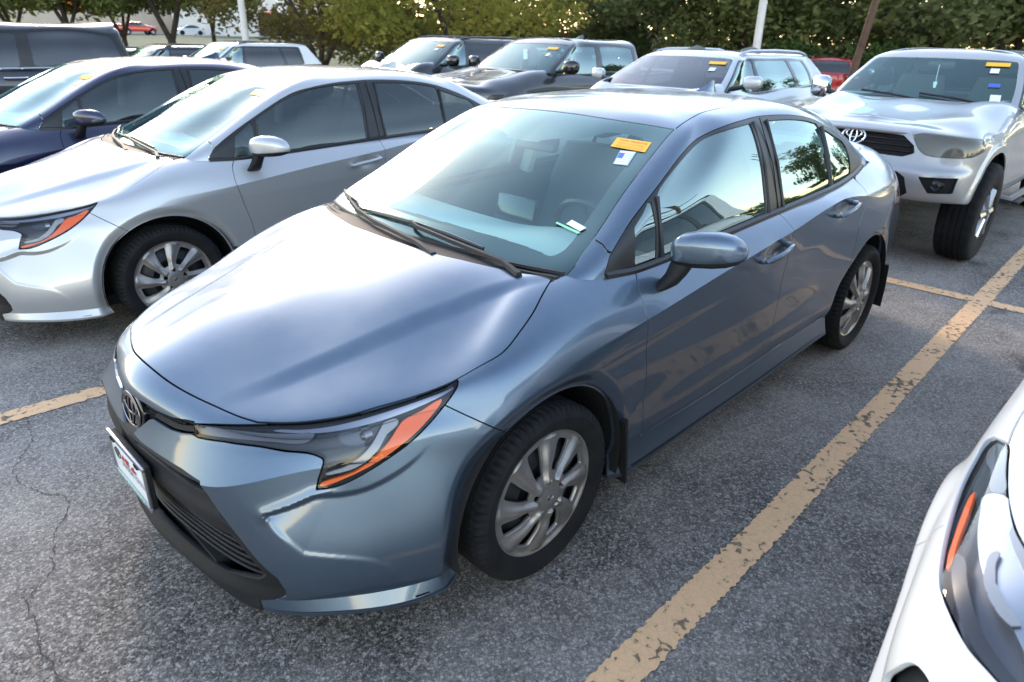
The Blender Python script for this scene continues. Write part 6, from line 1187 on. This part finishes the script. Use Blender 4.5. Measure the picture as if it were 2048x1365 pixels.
def tree(name, x, y, z, label, seed, height=9, spread=4.5, clear=2.2, leafk='oak', n=6500, size=.13, trunk=.22, lean=(0, 0), forks=3, droop=0, group='trees around the lot'):
    rnd = np.random.default_rng(seed); root = empty(name, (x, y, z), 0, label, 'tree', group); mb = MB()
    fork = clear*rnd.uniform(.35, .6); top = Vector((lean[0]*fork, lean[1]*fork, fork)); mb.tube([(0, 0, -.3), (lean[0]*fork*.3, lean[1]*fork*.3, fork*.5), top], [trunk*1.35, trunk, trunk*.9], 8); ends = []
    for k in range(forks):
        a = 2*math.pi*(k + rnd.uniform(-.25, .25))/forks + seed; e = top + Vector((math.cos(a)*spread*.40 + lean[0]*clear, math.sin(a)*spread*.40 + lean[1]*clear, clear*.9 + (height - clear)*.18)); m = (top + e)/2 + Vector((rnd.normal()*.15, rnd.normal()*.15, .25)); mb.tube([top - Vector((0, 0, .1)), m, e], [trunk*.62, trunk*.48, trunk*.34], 6)
        for j in range(3):
            q = a + rnd.uniform(-1.1, 1.1); f = e + Vector((math.cos(q)*spread*.5, math.sin(q)*spread*.5, (height - clear)*rnd.uniform(.05, .45))); mb.tube([m if j == 2 else e, (e + f)/2 + Vector((0, 0, .2)), f], [trunk*.3, trunk*.2, trunk*.08], 5, False); ends.append(f)
    mb.obj('trunk', M['bark'], root, True, 60)
    C = []; R = []
    for f in ends: C.append(f); R.append(spread*rnd.uniform(.24, .36))
    for k in range(26):
        a = rnd.uniform(0, 2*math.pi); rr = spread*math.sqrt(rnd.random())*.95; hz = clear + (height - clear)*rnd.random()**.9; sc = math.sin(math.pi*min(.98, max(.12, (hz - clear)/(height - clear)*.8 + .18))); C.append(Vector((math.cos(a)*rr*sc + lean[0]*clear, math.sin(a)*rr*sc + lean[1]*clear, hz))); R.append(spread*rnd.uniform(.17, .33))
    for k in range(12):   # low skirt of the crown
        a = 2*math.pi*k/12 + rnd.uniform(-.2, .2); rr = spread*rnd.uniform(.5, .92); C.append(Vector((math.cos(a)*rr, math.sin(a)*rr, clear + rnd.uniform(.1, .9)))); R.append(spread*rnd.uniform(.13, .24))
    C = np.array([c[:] for c in C]); R = np.array(R); low_ = C[:, 2] - R < clear + 2.2
    V1, F1 = leaves(C[low_], R[low_], int(n*1.15), size*.72, rnd, .7, droop); V2, F2 = leaves(C, R*1.02, int(n*1.05), size*1.1, rnd, .8)
    put('crown', mesh_np('crown', np.vstack([V1, V2]), np.vstack([F1, F2 + len(V1)]), None, False), M[leafk], root); return root
def shrub(x, y, z, label, seed, r=1.1, h=1.5, n=1800, leafk='shrubleaf', size=.085):
    rnd = np.random.default_rng(seed); root = empty('shrub', (x, y, z), 0, label, 'shrub', 'shrubs under the trees'); mb = MB()
    for k in range(5): a = rnd.uniform(0, 6.28); mb.tube([(0, 0, -.1), (math.cos(a)*r*.25, math.sin(a)*r*.25, h*.4), (math.cos(a)*r*.5, math.sin(a)*r*.5, h*.8)], [.03, .02, .01], 5)
    mb.obj('stem', M['bark'], root); k = 14; a = rnd.uniform(0, 6.28, k); q = np.sqrt(rnd.random(k))*r*.75; C = np.stack([np.cos(a)*q, np.sin(a)*q, h*(.25 + .55*rnd.random(k))], 1); R = r*rnd.uniform(.28, .45, k); V, F = leaves(C, R, n, size, rnd, .8); put('foliage', mesh_np('foliage', V, F, None, False), M[leafk], root)
GB = -.9
trees = [
 ('live_oak', -7.8, -43.0, .5, 'oak at the far left above the tall dark pickup', 1, dict(height=8, spread=4.2, clear=1.9, trunk=.16, n=4200, size=.15)),
 ('live_oak', -9.4, -39.6, .1, 'oak with forked stems above the tall pickup roof', 2, dict(height=8, spread=4.0, clear=2.5, trunk=.16, forks=4, n=4500, size=.15)),
 ('live_oak', -12.3, -41.0, .3, 'slim oak left of the parked red pickup on the street', 3, dict(height=8, spread=3.8, clear=2.3, trunk=.14, n=4200, size=.15)),
 ('live_oak', -13.0, -36.3, -.4, 'wide forked oak in front of the street, before the red pickup', 4, dict(height=9, spread=4.8, clear=2.9, trunk=.22, forks=4, n=5200, size=.14)),
 ('live_oak', -17.6, -42.0, .4, 'oak behind the white light pole', 5, dict(height=8, spread=3.6, clear=2.5, trunk=.13, n=3800, size=.15)),
 ('live_oak', -14.6, -25.6, GB, 'olive oak with leaning trunk right of the white light pole', 6, dict(height=9, spread=5.0, clear=2.4, trunk=.20, lean=(-.25, .12), leafk='brownleaf', n=7500, size=.11)),
 ('maple_tree', -15.6, -17.6, -.65, 'yellow-green tree behind the black SUV', 7, dict(height=8, spread=4.9, clear=2.5, leafk='yellowleaf', n=9000, size=.10, trunk=.20)),
 ('live_oak', -22.0, -30.4, GB, 'dark oak between the olive oak and the yellow-green tree', 8, dict(height=7, spread=5.5, clear=1.8, leafk='darkleaf', n=6000, size=.14)),
 ('live_oak', -30.9, -30.7, GB, 'dark oak behind the yellow-green tree', 9, dict(height=7.5, spread=6, clear=1.7, leafk='darkleaf', n=6000, size=.16)),
 ('live_oak', -31.7, -26.0, GB, 'dark oak above the charcoal pickup bed', 10, dict(height=7, spread=5.5, clear=1.7, leafk='darkleaf', n=6000, size=.15)),
 ('live_oak', -29.5, -19.6, GB, 'dark oak with a thick trunk behind the pale crossover', 11, dict(height=6.5, spread=5.5, clear=2.9, leafk='darkleaf', n=6500, size=.14, trunk=.28)),
 ('live_oak', -31.0, -14.6, GB, 'drooping oak behind the right light pole', 12, dict(height=6.2, spread=5.5, clear=2.6, leafk='oak', n=7500, size=.13, droop=1.2)),
 ('live_oak', -33.5, -11.6, GB, 'dense oak behind the red pickup', 13, dict(height=6.5, spread=6, clear=2.7, leafk='darkleaf', n=7000, size=.15, droop=.8)),
 ('live_oak', -32.5, -7.6, GB, 'big oak with bare low limbs above the silver pickup', 14, dict(height=6.5, spread=6, clear=3.0, leafk='oak', n=7500, size=.14, trunk=.34, droop=.6)),
 ('live_oak', -31.0, -4.0, GB, 'oak at the far right edge', 15, dict(height=6, spread=5.5, clear=2.8, leafk='darkleaf', n=6000, size=.14, droop=.6)),
 ('live_oak', -36.0, .5, GB, 'oak just beyond the right edge behind the silver pickup cab', 16, dict(height=6.5, spread=6, clear=2.0, leafk='darkleaf', n=5000, size=.17)),
]
for nm, x, y, z, lb, sd_, kw in trees: tree(nm, x, y, z, lb, sd_*13 + 5, **kw)
shr = [(-27.6, -16.4), (-28.4, -13.3), (-28.0, -11.2), (-29.4, -9.6), (-30.2, -12.4), (-27.8, -7.4), (-29.5, -5.6), (-30.4, -8.0), (-27.0, -18.6), (-26.4, -21.8), (-31.0, -16.0), (-33.0, -9.0), (-31.5, -2.6)]
lbs = ['shrub left of the right light pole', 'shrub behind the right light pole', 'bright shrub left of the red pickup', 'shrub above the red pickup roof', 'tall shrub behind the red pickup', 'shrub right of the red pickup', 'shrub above the silver pickup mirror', 'tall shrub behind the leaning brown pole', 'shrub behind the pale crossover roof', 'shrub behind the charcoal pickup', 'tall shrub deep behind the crossover', 'tall shrub deep behind the silver pickup', 'shrub at the right edge']
for i, ((x, y), lb) in enumerate(zip(shr, lbs)): shrub(x, y, GB, lb, 300 + i, 1.5, 2.1 + .5*(i % 3), 2400)
def wood_mass(name, arc, rad, z, h, n, size, leafk, label, seed):
    """added far wood that reads as one mass"""
    rnd = np.random.default_rng(seed); k = 90; a = np.radians(rnd.uniform(arc[0], arc[1], k)); r_ = rnd.uniform(rad, rad + 14, k); C = np.stack([1.4 + r_*np.cos(a), 2.05 + r_*np.sin(a), z + rnd.uniform(.3, h, k)], 1); R = rnd.uniform(2.2, 4.2, k); V, F = leaves(C, R, n, size, rnd, .8); o = put(name, mesh_np(name, V, F, None, False), M[leafk]); tag(o, label, 'woodland', kind='stuff')
wood_mass('backing_wood', (-172, -124), 52, -1.0, 2.6, 30000, .20, 'darkleaf', 'added dark wood hiding the horizon glow behind the oaks on the right', 77)  # added as backing to block the bright horizon between the crowns
M['poleW'] = mat('pole_white', (.62, .60, .57), .55, vary=.1, vscale=2); M['wood'] = mat('pole_wood', (.10, .060, .038), .9, vary=.3, vscale=3)
def light_pole(x, y, z, h, r, label, lean=(0, 0), arm=0):
    root = empty('light_pole', (x, y, z), 0, label, 'light pole', 'white light poles in the lot'); mb = MB(); mb.tube([(0, 0, -.2), (lean[0]*h, lean[1]*h, h)], [r, r*.75], 14); mb.obj('post', M['poleW'], root); mb = MB(); mb.lathe([(r*2.2, 0), (r*2.2, .5), (r*1.9, .56), (.01, .56)], 20, 'z'); mb.obj('footing', M['road'], root)
    for s in (1, -1): mb = MB(); mb.box((lean[0]*h + s*.5, lean[1]*h, h), (.75, .32, .16), bev=.04); mb.obj('lamp_head', M['poleW'], root)
light_pole(-20.0, -8.7, -.45, 8.5, .125, 'white light pole rising behind the pale crossover', lean=(.0, .0)); light_pole(-10.2, -22.3, -.72, 8.5, .125, 'white light pole left of the olive oak')
r = empty('utility_pole', (-20.3, -6.0, -.5), 0, 'leaning brown wooden pole right of the red pickup', 'utility pole'); mb = MB(); mb.tube([(0, 0, -.2), (.35, .92, 6.5)], [.11, .09], 10); mb.obj('post', M['wood'], r)
r = empty('utility_pole', (-18.8, -33.5, -.8), 0, 'brown wooden pole between the far oaks', 'utility pole'); mb = MB(); mb.tube([(0, 0, -.2), (0, 0, 9)], [.14, .11], 10); mb.obj('post', M['wood'], r)
# --- buildings across the street
M['beige'] = mat('beige_wall', (.52, .44, .36), .85, vary=.08, vscale=.6); M['whitewall'] = mat('white_wall', (.70, .68, .64), .85, vary=.06, vscale=.6); M['roofgrey'] = mat('grey_roof', (.16, .17, .18), .8, vary=.15, vscale=1.5); M['darkwin'] = mat('dark_window', (.02, .022, .025), .15); M['orange'] = mat('orange_sign', (.85, .14, .03), .6); M['bluesign'] = mat('blue_sign', (.05, .16, .55), .6); M['blackmesh'] = mat('screen_fence', (.012, .012, .013), .85); M['galv'] = mat('galvanised', (.28, .29, .30), .5, metal=.6); M['concrete'] = mat('concrete', (.38, .36, .33), .85, vary=.12, vscale=2)
def building(name, x, y, w, d, h, rz, wallk, roofk, label, wins=(), ridge=0, gable='x'):
    root = empty(name, (x, y, .7), rz, label, 'building'); mb = MB(); mb.box((0, 0, h/2), (w, d, h)); mb.obj('wall', M[wallk], root, False); mb = MB()
    if ridge: mb.add([(-w/2 - .3, -d/2 - .3, h), (w/2 + .3, -d/2 - .3, h), (w/2 + .3, d/2 + .3, h), (-w/2 - .3, d/2 + .3, h), (-w/2 - .3, 0, h + ridge), (w/2 + .3, 0, h + ridge)], [(0, 1, 5, 4), (2, 3, 4, 5), (0, 4, 3), (1, 2, 5), (3, 2, 1, 0)])
    else: mb.box((0, 0, h + .1), (w + .3, d + .3, .24))
    mb.obj('roof', M[roofk], root, False)
    for (wx, wz, ww, wh) in wins:
        mb = MB(); mb.box((wx, d/2 + .02, wz), (ww + .16, .06, wh + .16)); f = mb.obj('window', M['whitewall'], root, False); mb = MB(); mb.box((wx, d/2 + .052, wz), (ww, .03, wh)); mb.obj('pane', M['darkwin'], f, False)
    return root
building('warehouse', -25.6, -138.0, 66.5, 23.3, 10.0, .12, 'beige', 'roofgrey', 'long beige warehouse across the street at the left', [(-22 + 7*k, 4.0, 2.4, 2.0) for k in range(7)])
building('store_building', -61.4, -134.8, 25, 16, 6.2, .25, 'whitewall', 'roofgrey', 'low white building behind the far oaks', [(-7, 2.4, 2.2, 2.3), (-2, 2.4, 2.2, 2.3), (4.5, 2.2, 2.8, 3.6)])
building('store_building', -64.0, -117.0, 34, 18, 5.6, .35, 'whitewall', 'roofgrey', 'white building with grey pitched roof right of the left light pole', [(-9, 2.4, 3.8, 2.4), (0, 2.4, 3.8, 2.4), (9, 2.4, 3.8, 2.4)], ridge=4.2)
building('small_house', -41.5, -30.5, 8, 6, 1.0, .5, 'beige', 'roofgrey', 'small pale house under the trees with a lit lamp', [(-1.5, .5, 1.1, .6), (1.5, .5, 1.1, .6)], ridge=.8)
def sign(x, y, z, w, h, rz, matk, label, post=2.0, txt=None, tk='plate', size=.3):
    root = empty('sign', (x, y, z), rz, label, 'sign'); mb = MB(); mb.box((0, 0, post + h/2), (w, .06, h), bev=.01); p = mb.obj('panel', M[matk], root, False); mb = MB(); mb.tube([(0, -.05, -.2), (0, -.05, post)], .05, 8); mb.obj('post', M['galv'], root)
    if txt:
        V, F = text_np(txt, size, .01); V = np.stack([-V[:, 0], np.full(len(V), .034), V[:, 1] + post + h/2], 1); put('lettering', mesh_np('lettering', V, F, None, False), M[tk], p)
    return root
sign(-27.9, -108.2, .75, 2.8, 2.3, .3, 'orange', 'square orange sign in front of the beige warehouse', post=2.6)
sign(-50.9, -99.3, .75, 4.2, 2.1, .5, 'orange', 'orange-red sign board near the grey-roofed building', post=1.2); sign(-54.5, -97.2, .75, 3.4, 1.7, .5, 'bluesign', 'blue sign board beside the orange-red one', post=1.1); sign(-53.2, -100.1, .75, 1.9, 1.9, .5, 'plate', 'white sign panel above the orange-red board', post=3.4)
sign(-12.9, -28.6, -.75, 1.05, .85, .30, 'ink', 'dark sign lettered SSP in front of the bank', post=.65, txt='SSP', size=.42)
r = empty('gate_pier', (-13.4, -29.6, -.78), .3, 'pale low gate wall behind the dark lettered sign', 'wall'); mb = MB(); mb.box((0, 0, .75), (4.2, .35, 1.5), bev=.03); mb.obj('wall_panel', M['concrete'], r); mb = MB(); mb.box((0, 0, 1.55), (4.4, .5, .12), bev=.02); mb.obj('coping', M['concrete'], r)
# screen fence by the street and chain-link fence behind the lot
r = empty('screen_fence', (-60.3, -98.9, .75), .35, 'black screened fence in front of the grey-roofed building', 'fence')
for k in range(7): mb = MB(); mb.tube([(-15 + 5*k, 0, 0), (-15 + 5*k, 0, 3.1)], .07, 8); mb.obj('post', M['galv'], r)
for k in range(6): mb = MB(); mb.box((-12.5 + 5*k, .08, 1.55), (4.84, .03, 2.8)); mb.obj('screen_panel', M['blackmesh'], r, False)
def chain_fence(x0, y0, x1, y1, z, label, n):
    r = empty('chain_link_fence', (x0, y0, z), 0, label, 'fence'); d = Vector((x1 - x0, y1 - y0, 0)); 
    for k in range(n + 1): q = d*k/n; mb = MB(); mb.tube([(q.x, q.y, -.1), (q.x, q.y, 1.25)], .03, 6); mb.obj('post', M['galv'], r)
    for zz in (1.22, .08): mb = MB(); mb.tube([(0, 0, zz), (d.x, d.y, zz)], .018, 6); mb.obj('rail', M['galv'], r)
    mb = MB(); L = d.length; u = d.normalized(); w = .12; m_ = int(L/w)
    for k in range(m_):
        for s in (1, -1):
            a = u*(k*w); b = u*(k*w + s*1.15); b = u*max(0, min(L, k*w + s*1.15)); mb.add([a + Vector((0, 0, .08)), b + Vector((0, 0, 1.22)), b + Vector((0, 0, 1.226)) + u*.006, a + Vector((0, 0, .08)) + u*.006], [(0, 1, 2, 3)])
    mb.obj('wire_mesh', M['galv'], r, False)['kind'] = 'stuff'
chain_fence(-11.0, -26.8, -20.5, -21.0, -.88, 'chain-link fence behind the far end of the lot', 5)
# cars on the street
KC = Kit()
for nm, me, mk, par, lb in SED.p:
    if nm in ('hood', 'fender', 'front_door', 'rear_door', 'front_bumper', 'rear_bumper', 'trunk_lid', 'rocker_panel', 'rear_quarter', 'taillight', 'roof', 'pillar', 'windshield', 'rear_window', 'window_frame', 'side_window', 'wheel', 'underbody', 'dashboard'): KC.add(nm, me, mk)
KC.place(empty('parked_car', (-30.9, -107.7, .75), math.pi*.02, 'dark sedan on the street left of the red pickup', 'car', 'vehicles parked on the street'), {'paint': 'black', 'window': 'tint'})
KC.place(empty('parked_car', (-41.6, -109.0, .75), math.pi*.02, 'white sedan on the street right of the red pickup', 'car', 'vehicles parked on the street'), {'paint': 'white', 'window': 'tint'})
KR.place(empty('pickup_truck', (-36.9, -107.2, .75), math.pi*1.02, 'dark red pickup parked on the street behind the oaks', 'pickup truck', 'vehicles parked on the street'), {'paint': 'red'})
# lit lamps on the far buildings
M['lampglow'] = mat('lamp_glow', (1, .8, .5), .5, emit=((1.0, .72, .38), 14))
for x, y, z, lb in ((-57.5, -107.0, 6.0, 'lit lamp on the white building wall'), (-52.0, -122.0, 6.2, 'lit lamp on the low white building'), (-38.6, -27.6, .35, 'lit lamp on the small house under the trees')):
    r = empty('wall_lamp', (x, y, z), 0, lb, 'lamp'); mb = MB(); q_ = 1.8 if y < -60 else .7; mb.lathe([(.01, -.12*q_), (.16*q_, -.1*q_), (.2*q_, 0), (.16*q_, .12*q_), (.01, .14*q_)], 16, 'z'); mb.obj('globe', M['lampglow'], r); mb = MB(); mb.box((-.12, -.18, .14), (.2, .3, .06)); mb.obj('bracket', M['galv'], r)
# ---------------------------------------------------------------- what the car windows mirror: trees and poles on the other side of the lot
far = [(-70, 34, 6), (-62, 40, 6.5), (-55, 42, 5), (-47, 46, 5), (-20, 54, 4.5), (-33, 50, 4.5), (-10, 56, 4.5), (4, 56, 4.8), (18, 56, 5), (32, 52, 5)]
lbf = ['first', 'second', 'third', 'fourth', 'fifth', 'sixth', 'seventh', 'eighth', 'ninth', 'tenth']
for i, (x, y, h) in enumerate(far): tree('live_oak', x, y, -.2 if x > -40 else -.9, 'oak across the lot mirrored in the sedan windows, %s from the back' % lbf[i], 900 + i*7, height=h, spread=h*.62, clear=1.0, n=2200, size=.22, leafk='darkleaf', group='trees across the lot')
tree('live_oak', -28.0, 8.2, -.7, 'oak mirrored in the rear door window', 991, height=8.2, spread=3.4, clear=2.6, n=5000, size=.14, leafk='darkleaf', group='trees across the lot')
for i, (x, y, h) in enumerate(((-19.0, 15.2, 8.4), (-38, 25, 6.5))):
    r = empty('utility_pole', (x, y, -.4 if i == 0 else -.9), .6, ('near' if i == 0 else 'far') + ' utility pole across the lot mirrored in the driver window', 'utility pole'); mb = MB(); mb.tube([(0, 0, -.2), (0, 0, h)], [.16, .11], 10); mb.obj('post', M['wood'], r); mb = MB(); mb.box((0, 0, h - .7), (2.6, .10, .14)); mb.obj('crossarm', M['wood'], r)
    if i == 0:
        mb = MB(); mb.tube([(0, 0, h - 1.6), (.9, .0, h - 1.0), (1.9, 0, h - .9)], .035, 8); a = mb.obj('lamp_arm', M['galv'], r); mb = MB(); mb.lathe([(.01, .12), (.13, .08), (.18, -.04), (.01, -.12)], 14, 'z', (1.95, 0, h - .92)); mb.obj('lamp_head', M['lampglow'], r)
